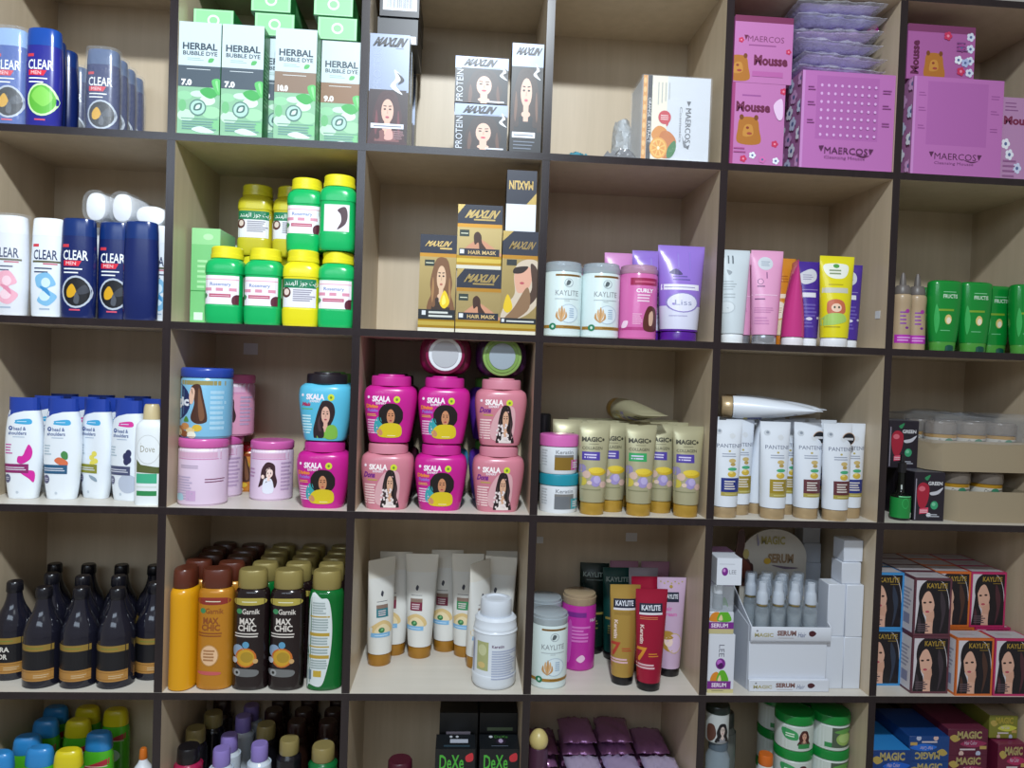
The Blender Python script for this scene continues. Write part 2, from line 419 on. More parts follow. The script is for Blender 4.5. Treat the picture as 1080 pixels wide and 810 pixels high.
place('wrapped_light', 'shampoo_bottle', 'film-wrapped blue shampoo bottle, film sheen painted pale, cut off by the edge of the photo', 'shampoo bottle', -10, 15, 80, .02, z)
place('lime_bottle', 'shampoo_bottle', 'violet-blue shampoo bottle with a green circle printed on its front', 'shampoo bottle', 21, 47, 80, .015, z)
for i, (Y, k) in enumerate(((.064, 'navy_plain'), (.112, 'navy_plain'), (.163, 'wrapped_navy'))):
    place(k, 'shampoo_bottle', ['plain navy shampoo bottle directly behind the green-circle bottle', 'navy shampoo bottle third in the line behind the green circle', 'film-wrapped navy bottle last in the line behind the green circle'][i], 'shampoo bottle', 21+13.5*i+12, 47+13.5*i+12, 80, Y, z, group=G0)
for i, Y in enumerate((.062, .108, .153, .199)):
    place('wrapped_navy', 'shampoo_bottle', ['film-wrapped navy shampoo bottle with black and yellow circle beside empty shelf space', 'dark wrapped bottle just behind the black and yellow circle bottle', 'dark wrapped bottle third back from the black and yellow circle bottle', 'dark wrapped bottle at the very back beside the lit panel'][i], 'shampoo bottle', 91+i*9.4, 117+i*8.4, 95, Y, z, group=G0)
# ---------------------------------------------------------------- herbal hair dye boxes
def kherbal(key, num, band):
    a = Art((75, 112, 293, 673))
    a.R(75, 112, 293, 330, ink('#c3d3d8'))
    a.T('HERBAL', 95, 215, 275, 250, ink('#33424e'), .02); a.T('BUBBLE DYE', 97, 257, 275, 278, ink('#33424e'), .015)
    a.L(120, 288, 215, 306, 2, ink('#8fb0a8')); a.C([(228, 310), (235, 290), (258, 290), (250, 308)], ink('#57ad62'))
    a.R(75, 435, 293, 673, ink('#88b894'))
    for x, y, rx, ry, c in ((110, 480, 40, 22, '#8fc79b'), (250, 560, 50, 30, '#9cd0a4'), (120, 580, 45, 30, '#bcd8c2'), (230, 500, 40, 25, '#cdeacf'), (100, 530, 20, 30, '#6fb57c'), (280, 620, 30, 30, '#7cc088'), (180, 470, 40, 16, '#c4dccb')):
        a.clip(75, 435, 293, 673); a.E(x, y, rx, ry, ink(c)); a.clip()
    a.R(75, 330, 293, 435, ink(band)); a.L(118, 341, 245, 353, 1, ink('#dfe8ea'), .2, .05)
    a.T(num, 92, 398, 146, 430, ink('#f4f8f8'), .03)
    a.C([(190, 452), (235, 436), (283, 462), (250, 490), (210, 478)], ink('#45a656')); a.C([(250, 400), (292, 395), (292, 470), (266, 450)], ink('#5cbb66')); a.C([(268, 405), (280, 402), (286, 455), (278, 440)], ink('#8ad48d'))
    a.E(180, 538, 44, 42, ink('#5b7f78')); a.E(180, 538, 37, 35, ink('#a9cfc0')); a.C([(160, 552), (166, 522), (200, 516), (196, 548)], ink('#496a66')); a.C([(168, 546), (174, 528), (192, 524), (188, 542)], ink('#c9e2d8'))
    a.R(95, 592, 285, 596, ink('#6f9f8c')); a.L(100, 602, 280, 652, 4, ink('#6c9790'), .5, .2); a.C([(150, 648), (200, 632), (270, 660), (200, 664)], ink('#cfe0dc'))  # last pale streak is glare painted over the fine print
    t = Art((0, 0, 80, 45)); t.R(6, 4, 74, 41, ink('#8cc893')); t.E(40, 22, 12, 11, ink('#d9f2da')); t.E(40, 22, 8, 7, ink('#8ccf92'))
    b = Art((0, 0, 45, 213)); b.R(4, 10, 41, 200, ink('#1f7b39')); b.L(9, 40, 36, 150, 14, ink('#7fc78c'))
    kcarton(key, .0785, .213, .045, a, '#2f8a48', '#226f38', '#9fd6a4', t, b, b)
kherbal('herbal7', '7.0', '#49555f'); kherbal('herbal10', '10.0', '#86705e'); kherbal('herbal9', '9.0', '#8a6a50')
hb = lambda k, lab, l, r, Y: place(k, 'hair_dye_box', lab, 'box', l, r, 85, Y, z)
hb('herbal7', 'herbal dye box numbered 7.0 standing closest to the shelf divider', 186, 230, .004)
hb('herbal7', 'herbal dye box numbered 7.0 standing next to the 10.0 box', 234, 277, .004)
hb('herbal10', 'herbal dye box numbered 10.0 with a brown band', 289.5, 333.5, .006)
hb('herbal9', 'herbal dye box numbered 9.0 with brown band, set a little back', 339, 380.5, .05)
for i, (l, r) in enumerate(((208, 246), (275, 310))):
    place('herbal7', 'hair_dye_box', ['green herbal box standing behind the two 7.0 boxes', 'green herbal box showing in the gap left of the 10.0 box'][i], 'box', l, r, 90, .055, z)
for i, (l, r) in enumerate(((212, 249), (272, 308), (336, 372))):
    place('herbal7', 'hair_dye_box', 'green herbal box hidden at the back of the dye shelf', 'box', l, r, 90, .21, z, group='herbal boxes at the back')
zt = z+.213
def lying(l, r, ym, Y, zz, lab):
    X = span(l, r, ym, Y)[0]; inst('herbal7', 'hair_dye_box', lab, 'box', X, Y+.213, zz+.0238, rx=math.pi/2)
lying(204.6, 246, 15, .049, zt+.0005, 'green herbal box lying alone on top of the 7.0 boxes')
lying(269.4, 309.7, 28, .049, zt+.0005, 'lower green box of the lying pair behind the 10.0 box')
lying(266, 305.5, 5, .052, zt+.0485, 'upper green box of the lying pair behind the 10.0 box')
lying(336, 375.7, 30, .049, zt+.0005, 'lower green box of the lying pair above the 9.0 box')
lying(331.3, 372.3, 5, .052, zt+.0485, 'upper green box of the lying pair above the 9.0 box')
# ---------------------------------------------------------------- dark hair colour boxes with portraits
SIL = m('#727b8e', .38, .35)
def swirl(a, x, y, s):
    a.C([(x-s*.2, y-s), (x+s*.5, y-s*.3), (x-s*.1, y+s*.2), (x+s*.5, y+s), (x-s*.5, y+s*.4), (x-s*.1, y-s*.3)], ink('#e6ebf2')); a.C([(x, y-s*.8), (x+s*.62, y-s*.2), (x+s*.1, y+s*.2), (x+s*.3, y-s*.25)], ink('#15171c'))
a = Art((65, 170, 265, 730)); a.R(65, 170, 265, 730, ink('#2a161b')); a.R(65, 170, 265, 460, SIL)
a.T('MAXLIN', 78, 186, 258, 234, ink('#0c0d12'), .045, 0, .15); a.R(195, 238, 235, 243, ink('#6f7a90')); a.T('PROTEIN', 86, 240, 128, 450, ink('#93a0b8'), 0, 90)
a.woman(70, 450, 255, 720, '#3d1b20', '#d9ac98', '#7a4a4a', '#2a161b', '#6a3038'); swirl(a, 205, 410, 62)
a.R(80, 622, 246, 646, ink('#d9dde8')); a.L(95, 628, 235, 642, 1, ink('#6a6f80'), .4, 0); a.C([(150, 700), (165, 652), (190, 660), (190, 700)], ink('#cf9e94')); a.L(195, 655, 250, 700, 5, ink('#b08a90')); a.R(65, 712, 265, 730, ink('#3a1a22'))
w_, h_ = size(388.6, 430.6, 95, 36, .006, z); kcarton('silver_tall', w_, h_, .052, a, '#2a2a30', '#9aa39c', '#c9d3e2')
place('silver_tall', 'hair_colour_box', 'tall silver-topped hair colour box with a red-haired woman below', 'box', 388.6, 430.6, 95, .006, z)
hs = h_
place('silver_tall', 'hair_colour_box', 'silver hair colour box hidden behind the red-haired woman box', 'box', 392, 433, 95, .066, z)
place('silver_tall', 'hair_colour_box', 'silver hair colour box at the back behind the red-haired woman box', 'box', 395, 436, 95, .2, z)
e = Art((0, 0, 100, 70)); e.R(0, 0, 100, 70, ink('#1c1d24')); e.R(2, 48, 96, 68, ink('#e8eef6')); e.T('MAXLIN', 10, 51, 90, 65, ink('#4a5262'), 0, 0, .15)  # pale strip: silver label with the glare painted into its colour
kcarton('dark_flat', .080, .052, .15, e, '#1a1b22', '#15161c', '#24252c')
e2 = Art((0, 0, 100, 70)); e2.R(0, 0, 100, 70, ink('#1d1a22')); e2.R(8, 4, 94, 54, ink('#e9eef6')); rs = random.Random(3)
for i in range(26): e2.R(16+i*2.7, 24, 16+i*2.7+(.9+rs.random()), 48, ink('#30343c'))
e2.R(16, 8, 60, 18, ink('#9aa6b8')); kcarton('barcode_flat', .078, .053, .15, e2, '#1a1b22', '#15161c', '#24252c')
place('dark_flat', 'hair_colour_box', 'dark hair colour box lying flat on the tall silver one', 'box', 401, 438, 30, .05, z+hs+.0005)
place('barcode_flat', 'hair_colour_box', 'dark box with a white barcode label topping the silver stack', 'box', 403, 440, 5, .045, z+hs+.053)
def kmax(key, l, t, r, b, y, Y, zz, base):
    a = Art((508, 262, 780, 525)); a.R(508, 262, 780, 525, ink('#16181e')); a.R(508, 262, 780, 330, SIL); a.T('MAXLIN', 548, 272, 726, 316, ink('#0c0d12'), .045, 0, .15); a.L(650, 318, 740, 326, 1, ink('#5d667a'))
    a.woman(540, 326, 775, 570, '#2a1a18', '#e0b6a2', '#2a2024', '#16181e', '#5a3a2c', lips='#c23a58'); a.T('PROTEIN', 516, 338, 550, 518, ink('#cfd6e2'), 0, 90); swirl(a, 757, 348, 40); a.L(670, 505, 765, 522, 1, ink('#d8dde6'), .5)
    return a
w_, h_ = size(479, 535, 135, 110, .006, z); kcarton('max_short', w_, h_, .06, kmax('', 0, 0, 0, 0, 0, 0, 0, 0), '#17181e', '#2a2b31', '#aab4c6')
place('max_short', 'hair_colour_box', 'squarish dark hair colour box at the bottom of the pair', 'box', 479, 535, 135, .006, z)
place('max_short', 'hair_colour_box', 'squarish dark hair colour box on top of its twin', 'box', 480, 535.5, 85, .007, z+h_+.0022, rz=.012)
a = Art((780, 220, 950, 762)); a.R(780, 220, 950, 762, ink('#17181d')); a.R(780, 220, 950, 350, SIL); a.T('MAXLIN', 798, 238, 944, 278, ink('#0c0d12'), .045, 0, .15); a.L(810, 300, 880, 330, 2, ink('#dfe5ee'))
a.woman(770, 335, 955, 660, '#33221c', '#dcb4a0', '#17181d', '#17181d', '#6a4a38', lips='#c05868'); swirl(a, 918, 360, 40); a.R(792, 662, 916, 690, ink('#e6ebf2')); a.L(802, 670, 906, 684, 1, ink('#5a6474'), .4, 0); a.L(800, 702, 930, 752, 3, ink('#6d7685'))
w_, h_ = size(538.8, 572, 105, 46, .004, z); kcarton('max_tall', w_, h_, .055, a, '#15161c', '#22232a', '#9aa4b6')
place('max_tall', 'hair_colour_box', 'tall dark hair colour box with wavy-haired woman beside the shelf divider', 'box', 538.8, 572, 105, .004, z)
# ---------------------------------------------------------------- orange soap box, bag and scraps
a = Art((485, 365, 803, 762)); a.R(485, 365, 803, 762, ink('#d5dae2')); a.R(528, 365, 600, 762, ink('#ece6d2')); a.R(485, 365, 506, 762, ink('#d99a4a')); a.R(507, 365, 528, 762, ink('#23242a'))
for i in range(9): a.E(494, 390+i*42, 7, 14, ink('#f0c07c'))
a.T('ORANGE', 511, 470, 525, 560, ink('#e8e8e8'), 0, -90); a.T('EXTRACT', 511, 580, 525, 680, ink('#e8e8e8'), 0, -90)
for i in range(4): a.R(555+i*17, 395, 560+i*17, 500-i*9, ink('#b3b4b0'))
a.E(590, 558, 30, 32, ink('#c8283a')); a.C([(596, 580), (612, 576), (602, 600)], ink('#c8283a')); a.L(572, 545, 608, 572, 3, ink('#f2d8d8'), .4, .1)
a.C([(530, 640), (560, 600), (600, 615), (610, 660), (560, 680)], ink('#d98d28')); a.C([(570, 640), (610, 622), (648, 668), (625, 740), (575, 740)], ink('#c9741f')); a.E(565, 703, 42, 50, ink('#e8a63c')); a.E(565, 703, 35, 42, ink('#f1c35c'))
for i in range(8): a.P([(565+5*math.cos(i*.785), 703+6*math.sin(i*.785)), (565+31*math.cos(i*.785+.28), 703+37*math.sin(i*.785+.28)), (565+31*math.cos(i*.785-.28), 703+37*math.sin(i*.785-.28))], ink('#e59a2e'))
a.E(565, 703, 6, 8, ink('#fff0c8')); a.C([(606, 745), (610, 700), (640, 665), (648, 700), (630, 740)], ink('#2f7a3c'))
a.T('MAERCOS', 688, 510, 714, 672, ink('#5d6068'), 0, -90); a.P([(692, 478), (712, 478), (702, 500)], ink('#5d6068')); a.P([(692, 692), (712, 680), (706, 702)], ink('#5d6068')); a.C([(676, 640), (684, 690), (700, 690), (682, 660)], ink('#7a7e86')); a.T('Cosmetics', 660, 505, 672, 670, ink('#8a8d94'), 0, -90)
w_, h_ = size(677.3, 748.4, 125, 81, .01, z); kcarton('orange_box', w_, h_, .1, a, '#dfe4ea', '#d8dde2', '#eef1f4')
ob = place('orange_box', 'soap_box', 'white soap carton printed with oranges and a red badge', 'box', 677.3, 748.4, 125, .01, z)
ow, oh = w_, h_
mb = MB(); box(mb, -.0365, -.05, 0, .0365, .05, oh*1.01, film('#f3f6fa', .12)); 
f = bpy.data.objects.new('plastic_wrap', mb.mesh('wrap')); COL.objects.link(f); f.parent = ob; f.scale = (ow/.073*1.05, 1.03, 1.0)
def kbag(key, w, d, h, mt, seed, crumple=.12):
    rs = random.Random(seed); mb = MB(); R = []
    vs = []; n = 22; lv = 12
    for i in range(lv+1):
        t = i/lv
        for k in range(n):
            a = 2*math.pi*k/n; j = 1+crumple*(rs.random()-.5)*2
            s = (1-.55*t**2.5)*j
            vs.append((w/2*math.cos(a)*s+.1*w*t*math.sin(t*5), d/2*math.sin(a)*s, h*t*(1+.04*(rs.random()-.5))))
    fs = [[i*n+k, i*n+(k+1) % n, (i+1)*n+(k+1) % n, (i+1)*n+k] for i in range(lv) for k in range(n)]
    mb.add(vs, fs+[[*range(n-1, -1, -1)], [lv*n+k for k in range(n)]], mt); K[key] = mb.mesh(key, 25); K[key+'#'] = (w, h, d)
kbag('bag', .062, .10, .125, m('#cdd6de', .2, 0, .62, .6), 4)
place('bag', 'plastic_bag', 'crumpled translucent plastic bag beside the orange soap carton', 'bag', 650, 678, 130, .12, z)
def kslip(key, w, h, mt, curl=.006):
    mb = MB(); n = 6
    vs = [(-w/2+w*i/n, s*.0004+curl*math.sin(i/n*3.1), hh) for hh in (0, h) for s in (-1, 1) for i in range(n+1)]
    N = n+1; fs = []
    for i in range(n): fs += [[i, i+1, 2*N+i+1, 2*N+i], [N+i+1, N+i, 3*N+i, 3*N+i+1], [i+1, i, N+i, N+i+1], [2*N+i, 2*N+i+1, 3*N+i+1, 3*N+i]]
    fs += [[0, 2*N, 3*N, N], [n, N+n, 3*N+n, 2*N+n]]
    mb.add(vs, fs, mt); K[key] = mb.mesh(key); K[key+'#'] = (w, h, .003)
kslip('slip', .05, .18, paper('#e9edf2'))
X = span(700, 722, 75, .13)[0]
inst('slip', 'paper_leaflet', 'white paper leaflet poking up slanted behind the orange soap carton', 'paper', X-.02, .135, z+.002, ry=.2)
inst('slip', 'paper_leaflet', 'white paper leaflet standing upright behind the orange soap carton', 'paper', X+.012, .15, z+.0005)
def kscrap(key, w, d, h, mt, seed):
    rs = random.Random(seed); n = 9; mb = MB(); vs = []
    for j in range(n):
        for i in range(n): vs.append((w*(i/(n-1)-.5), d*(j/(n-1)-.5), .001+h*rs.random()*(1-abs(2*i/(n-1)-1)**3)))
    for j in range(n):
        for i in range(n): vs.append((w*(i/(n-1)-.5), d*(j/(n-1)-.5), 0))
    q = lambda o, f: [[o+j*n+i, o+j*n+i+1, o+(j+1)*n+i+1, o+(j+1)*n+i][::f] for j in range(n-1) for i in range(n-1)]
    N = n*n; fs = q(0, 1)+q(N, -1)
    for i in range(n-1): fs += [[i+1, i, N+i, N+i+1], [(n-1)*n+i, (n-1)*n+i+1, N+(n-1)*n+i+1, N+(n-1)*n+i], [i*n, (i+1)*n, N+(i+1)*n, N+i*n], [(i+1)*n+n-1, i*n+n-1, N+i*n+n-1, N+(i+1)*n+n-1]]
    mb.add(vs, fs, mt); K[key] = mb.mesh(key, 20); K[key+'#'] = (w, h, d)
kscrap('film_scrap', .07, .05, .022, m('#8f9094', .15, 0, .75, .4), 2); kscrap('teal_scrap', .04, .03, .012, m('#2f7f92', .3), 3)
place('film_scrap', 'plastic_wrapper', 'grey crumpled wrapper lying in front of the plastic bag', 'wrapper', 634, 675, 160, .005, z)
place('teal_scrap', 'plastic_wrapper', 'small teal scrap of wrapper alone on the empty shelf', 'wrapper', 600, 620, 164, .01, z)
# ---------------------------------------------------------------- pink mousse cartons
def flowers(a, pts, s):
    for x, y, c in pts:
        for k in range(5): a.E(x+s*.6*math.cos(k*1.257), y+s*.6*math.sin(k*1.257), s*.48, s*.48, ink(c), 8)
        a.E(x, y, s*.35, s*.35, ink('#5a6a9a' if c != '#c8345c' else '#e88aa4'), 8)
def bear(a, x, y, s):
    B = ink('#b0702c'); a.C([(x-s*.75, y+s), (x-s*.8, y), (x-s*.6, y-s*.8), (x+s*.5, y-s*.8), (x+s*.75, y), (x+s*.8, y+s)], B)
    for q in (-.55, .5): a.E(x+q*s, y-s*.85, s*.16, s*.2, ink('#7a4520'), 10)
    a.C([(x-.4*s, y+.5*s), (x-.3*s, y-.25*s), (x+.2*s, y-.3*s), (x+.3*s, y+.4*s)], ink('#c58a3e')); a.E(x-.1*s, y-.1*s, s*.12, s*.1, ink('#8a3a2a'), 8); a.E(x+.05*s, y+.3*s, s*.2, s*.1, ink('#a2483a'), 8)
PK = '#bf76b0'
a = Art((90, 375, 327, 740)); a.R(90, 375, 327, 740, ink(PK)); a.R(90, 375, 103, 740, ink('#a3427a'))
a.L(135, 420, 240, 440, 1, ink('#9c5596')); a.T('Mousse', 110, 458, 262, 504, ink('#6a2446'), .03); bear(a, 170, 580, 62); flowers(a, [(318, 405, '#c8345c'), (288, 640, '#c8345c'), (150, 712, '#c8345c'), (190, 695, '#e8ecf6'), (295, 715, '#e8ecf6'), (235, 712, '#d070b0')], 15)
a.L(105, 658, 160, 690, 2, ink('#a8508c')); a.C([(275, 470), (312, 440), (318, 520), (296, 530)], ink('#e7c6e6'))
w_, h_ = size(771, 827, 130, 88, .008, z); kcarton('mousse_box', w_, h_, .09, a, '#b5639f', '#a5558f', '#7a2f56')
place('mousse_box', 'mousse_carton', 'pink mousse carton with a brown bear, lower of the two stacked', 'box', 771, 827, 130, .008, z)
a = Art((105, 75, 370, 375)); a.R(105, 75, 370, 375, ink(PK)); a.R(105, 75, 370, 103, ink('#7a2f56')); a.T('MAERCOS', 165, 164, 330, 190, ink('#7a3a66')); a.P([(148, 162), (166, 162), (156, 186)], ink('#6a2446')); a.L(170, 198, 325, 214, 1, ink('#96508a')); a.T('Mousse', 196, 248, 350, 296, ink('#6a2446'), .03); bear(a, 128, 305, 58); flowers(a, [(135, 186, '#c8345c'), (352, 228, '#c8345c')], 12); a.R(190, 322, 330, 345, ink('#b862a4'))
w2, h2 = size(774.6, 836, 50, 17.6, .008, z+h_); kcarton('mousse_wide', w2, h2, .09, a, '#b5639f', '#a5558f', '#7a2f56')
place('mousse_wide', 'mousse_carton', 'pink mousse carton with plum top, upper of the two stacked', 'box', 774.6, 836, 50, .008, z+h_+.0005)
def bigpink(dots):
    a = Art((440, 315, 857, 755)); a.R(440, 315, 857, 755, ink('#bb70b4')); a.R(505, 335, 785, 620, ink('#b166ac')); a.R(440, 315, 452, 755, ink('#c98ac8'))
    if dots:
        for i in range(9):
            for j in range(7): a.E(528+i*30, 378+j*37, 6, 7, ink('#dcaee0'), 8)
    for q in (392, 460, 540): a.L(465, q-10, 500, q+14, 2, ink('#9a5296')); a.L(800, q-10, 840, q+14, 2, ink('#9a5296'))
    a.T('MAERCOS', 548, 655, 742, 684, ink('#5a2a52'), 0); a.P([(522, 652), (545, 650), (534, 676)], ink('#5a2a52')); a.P([(746, 656), (768, 656), (754, 682)], ink('#5a2a52')); a.C([(680, 680), (720, 694), (752, 684), (720, 688)], ink('#5a2a52')); a.T('Cleansing Mousse', 548, 694, 730, 710, ink('#7d4478'))
    return a
sd = Art((0, 0, 60, 100)); sd.R(0, 0, 60, 100, ink('#a8709f')); flowers(sd, [(12+24*i+(j % 2)*8, 8+14*j, ('#e8ecf6', '#cfd8f0', '#d8a8d8')[(i+j) % 3]) for i in range(3) for j in range(7)], 7)
w_, h_ = size(853, 951, 130, 77, .005, z); kcarton('big_pink', w_, h_, .13, bigpink(True), '#b56fae', '#ab67a5', '#b56fae', None, None, sd)
place('big_pink', 'display_carton', 'large pink carton with dotted panel under the pouch stack', 'box', 853, 951, 130, .005, z)
bp = h_; BPX = span(853, 951, 130, .005)[0]
w_, h_ = size(962, 1057, 135, 82.5, .003, z); kcarton('big_pink2', w_, h_, .13, bigpink(False), '#b56fae', '#ab67a5', '#b56fae', None, None, sd)
place('big_pink2', 'display_carton', 'large pink carton with plain panel in the corner cubby', 'box', 962, 1057, 135, .003, z)
a = Art((110, 110, 400, 330)); a.R(110, 110, 400, 330, ink('#a95f9d')); a.R(110, 110, 400, 140, ink('#7d3a66')); a.T('Mousse', 126, 175, 162, 310, ink('#5f2246'), .03, 90); bear(a, 228, 268, 52); flowers(a, [(380, 150+i*48, '#d5dcec') for i in range(4)]+[(330, 245, '#e8ecf6'), (360, 255, '#aebbe0'), (342, 290, '#c8345c'), (280, 152, '#c8345c'), (340, 195, '#a04a90')], 17); a.L(320, 170, 370, 215, 3, ink('#7d4480'))  # pinks dimmer than the other cartons, the corner's weaker light painted in
w_, h2 = size(957, 1028, 55, 27, .02, z+h_); kcarton('mousse_flat', w_, h2, .09, a, '#a35f97', '#93508a', '#6a2f56')
place('mousse_flat', 'mousse_carton', 'pink mousse carton lying sideways on the plain pink carton', 'box', 957, 1028, 55, .02, z+h_+.0005)
a = Art((520, 425, 760, 745)); a.R(520, 425, 760, 745, ink('#b98ab4')); a.L(530, 440, 600, 480, 3, ink('#8d5a8a')); a.T('Mousse', 526, 495, 700, 528, ink('#7a2a4c'), .03); flowers(a, [(540, 600, '#eef0f8'), (560, 640, '#e8ecf6'), (600, 690, '#d0d8f0')], 20); a.L(530, 655, 600, 730, 4, ink('#94608f'))
w_, h_ = size(1060, 1112, 145, 104, .03, z); kcarton('mousse_edge', w_, h_, .09, a, '#b183ac', '#a5759f')
place('mousse_edge', 'mousse_carton', 'pale film-wrapped mousse carton cut off by the photo edge', 'box', 1060, 1112, 145, .03, z)
# ---------------------------------------------------------------- pouches in cellophane on the pink carton
def kpouch(key, w, d, h, mt, seed, wr=.25, nx=18, ny=10):
    rs = random.Random(seed); ph = [(rs.uniform(4, 16), rs.uniform(4, 16), rs.uniform(0, 6)) for _ in range(4)]
    mb = MB(); vs = []
    for s in (1, -1):
        for j in range(ny+1):
            for i in range(nx+1):
                x = 2*i/nx-1; y = 2*j/ny-1
                b = max(0, (1-abs(x)**3)*(1-abs(y)**3.4))**.5
                wv = sum(math.sin(p*x+q*y+o) for p, q, o in ph)/4*wr
                vs.append((w/2*x+.002*wv, d/2*y+.0016*math.sin(x*9+seed)+.0012*math.sin(x*23+seed*3), h/2+s*(h/2*.94*min(1, b*(1+wv*(.45 if s > 0 else .2)))+.0004)))
    N = (nx+1)*(ny+1); q = lambda o, f: [[o+j*(nx+1)+i, o+j*(nx+1)+i+1, o+(j+1)*(nx+1)+i+1, o+(j+1)*(nx+1)+i][::f] for j in range(ny) for i in range(nx)]
    fs = q(0, 1)+q(N, -1)
    for i in range(nx): fs += [[i+1, i, N+i, N+i+1], [ny*(nx+1)+i, ny*(nx+1)+i+1, N+ny*(nx+1)+i+1, N+ny*(nx+1)+i]]
    for j in range(ny): fs += [[j*(nx+1), (j+1)*(nx+1), N+(j+1)*(nx+1), N+j*(nx+1)], [(j+1)*(nx+1)+nx, j*(nx+1)+nx, N+j*(nx+1)+nx, N+(j+1)*(nx+1)+nx]]
    mb.add(vs, fs, mt); me = mb.mesh(key, 50); K[key+'#'] = (w, h, d); return me
LIL = ('#b9a6e0', '#c6b2e8', '#ac9ad8', '#c8a6da', '#a29adc', '#cdb8ea')
rs = random.Random(5)
for q in range(6):
    p = kpouch('pouch%d' % q, .16, .13, .0243, m(LIL[q], .3, .1), q+1, .8, 20, 12); c = kpouch('pouchw%d' % q, .186, .155, .0252, m('#eef0fa', .06, 0, .38, 1.), q+19, 1.1, 30, 14)
    K['pouch%d' % q] = [('pouch', p, []), ('cellophane_wrapper', c, [])]; K['pouch%d#' % q] = (.19, .024, .16)
X = BPX-.031; zz = z+bp+.001
lab = ['bottom lilac pouch of the cellophane stack, resting on the pink carton', 'second lilac pouch up in the cellophane stack on the pink carton', 'third lilac pouch up in the cellophane stack', 'fourth lilac pouch up in the cellophane stack', 'fifth lilac pouch up in the cellophane stack', 'topmost lilac pouch in the cellophane stack, under the shelf above']
for i in range(6):
    inst('pouch%d' % i, 'cellophane_pouch', lab[i], 'pouch', X+rs.uniform(-.009, .007), .092+rs.uniform(-.008, .008), zz+i*.0257, rz=rs.uniform(-.1, .1), group='pouches stacked on the pink carton')
kslip('fuchsia', .03, .016, m('#b8309a', .4), .003)
fl = bpy.data.objects.new('seal_flap', K['fuchsia']); COL.objects.link(fl); fl.parent = bpy.data.objects['cellophane_pouch.004']; fl.location = (.095, -.02, .008); fl.rotation_euler = (.2, -.35, .1); fl['label'] = 'fuchsia seal flap'
# ================================================================ row of jars, boxes and tubes above eye level
z = ZS[2]
kclear('white_pink', '#e6e9f0', '#eef1f6', 'pink', w=.062, d=.042, wrap=True); kclear('white_sky', '#e4ebf2', '#eef2f6', 'sky', w=.062, d=.042); kclear('white_plain', '#e4ebf2', '#eef2f6', None, w=.062, d=.042)
cb = lambda k, lab, l, r, Y, **q: place(k, 'shampoo_bottle', lab, 'shampoo bottle', l, r, 285, Y, z, **q)
cb('white_pink', 'film-wrapped white shampoo bottle with a pink swirl', -4, 28, .004)
cb('white_sky', 'white shampoo bottle with a blue swirl beside the pink-swirl bottle', 31, 60, .006)
cb('navy_bottle', 'navy shampoo bottle with yellow and black emblem, first of the two', 60, 88, .004)
cb('navy_bottle', 'navy shampoo bottle with yellow and black emblem, nearer the plain navy one', 96, 121, .016)
cb('navy_plain', 'plain navy shampoo bottle turned so no label shows', 133, 157, .008)
cb('white_sky', 'white shampoo bottle mostly hidden between two navy bottles', 122, 145, .075)
cb('white_sky', 'white shampoo bottle squeezed against the divider behind plain navy bottle', 164, 178, .03, rz=0)
cb('white_plain', 'white shampoo bottle standing behind the navy emblem bottles', 94, 118, .10)
cb('white_plain', 'white shampoo bottle standing behind the plain navy bottle', 150, 172, .11)
cb('white_plain', 'white shampoo bottle at the back behind the navy pair', 98, 122, .21, group='white bottles at the back'); cb('white_plain', 'white shampoo bottle at the back by the divider', 140, 165, .21)
for i, (l, r, y, rr, zo) in enumerate(((84.5, 111, 223, .35, 0), (111.5, 133, 222, 0, 0), (138, 168, 231, 0, -.0))):
    X = span(l, r, y, .045)[0]
    o = inst('white_pink' if i < 2 else 'white_plain', 'shampoo_bottle', ['film-wrapped white bottle lying cap-out on the navy pair, outer one', 'film-wrapped white bottle lying cap-out on top, middle of three', 'white bottle lying flat cap-out above the plain navy bottle'][i], 'shampoo bottle', X, .255, z+.1915+.033*(1 if i < 2 else .62), rx=math.pi/2, ry=(math.pi/2 if i < 2 else 0.))
# ---------------------------------------------------------------- square-shouldered mask jars with yellow lids
def kjar4(key, body, lid, art, w=.0722, h=.150, art2=None, n=4.):
    r = w/2
    R = smooth([(0, r*.90, r*.90, n), (.006, r*.97, r*.97, n), (h*.22, r*1., r*1., n), (h*.24, r*.965, r*.965, n), (h*.62, r*.965, r*.965, n), (h*.645, r*1., r*1., n), (h*.74, r*.99, r*.99, n), (h*.80, r*.93, r*.93, 3.2), (h*.84, r*.80, r*.80, 2.3), (h*.87, r*.78, r*.78, 2)], 2)
    b = MB(); loft(b, R, m(body, .25), 36)
    l = MB(); k = r*.86
    loft(l, [(h*.845, k*.98, k*.98), (h*.85, k, k), (h*.90, k, k), (h*.905, k*.965, k*.965), (h*.985, k*.965, k*.965), (h, k*.9, k*.9)], m(lid, .3), 36)
    lb = MB(); g = onloft([(h*.24, r*.965, r*.965, n), (h*.62, r*.965, r*.965, n)], w, h*.245, h*.615); press(lb, art, g, .0003)
    K[key] = [('jar_body', b.mesh(key), []), ('screw_lid', l.mesh(key+'l'), []), ('paper_label', lb.mesh(key+'p'), [])]; K[key+'#'] = (w, h, w)
a = Art((186, 550, 326, 672)); a.R(184, 550, 328, 672, ink('#efe9f0')); a.L(192, 560, 318, 574, 1, ink('#e2a9bb'), .3, 0); a.T('Rosemary', 215, 580, 292, 598, ink('#5f7fb8'), .01)
for x in (208, 250, 298): a.R(x-13, 603, x+13, 616, ink('#d990a8'))
a.R(212, 628, 292, 642, ink('#b9506e')); a.L(216, 632, 288, 639, 1, ink('#f0d4dc'), .3, 0); a.C([(188, 640), (196, 626), (206, 636), (196, 648)], ink('#4c8a5c')); a.clip(186, 550, 326, 672); a.C([(300, 672), (296, 645), (312, 630), (332, 640), (332, 672)], ink('#5a2434')); a.clip()
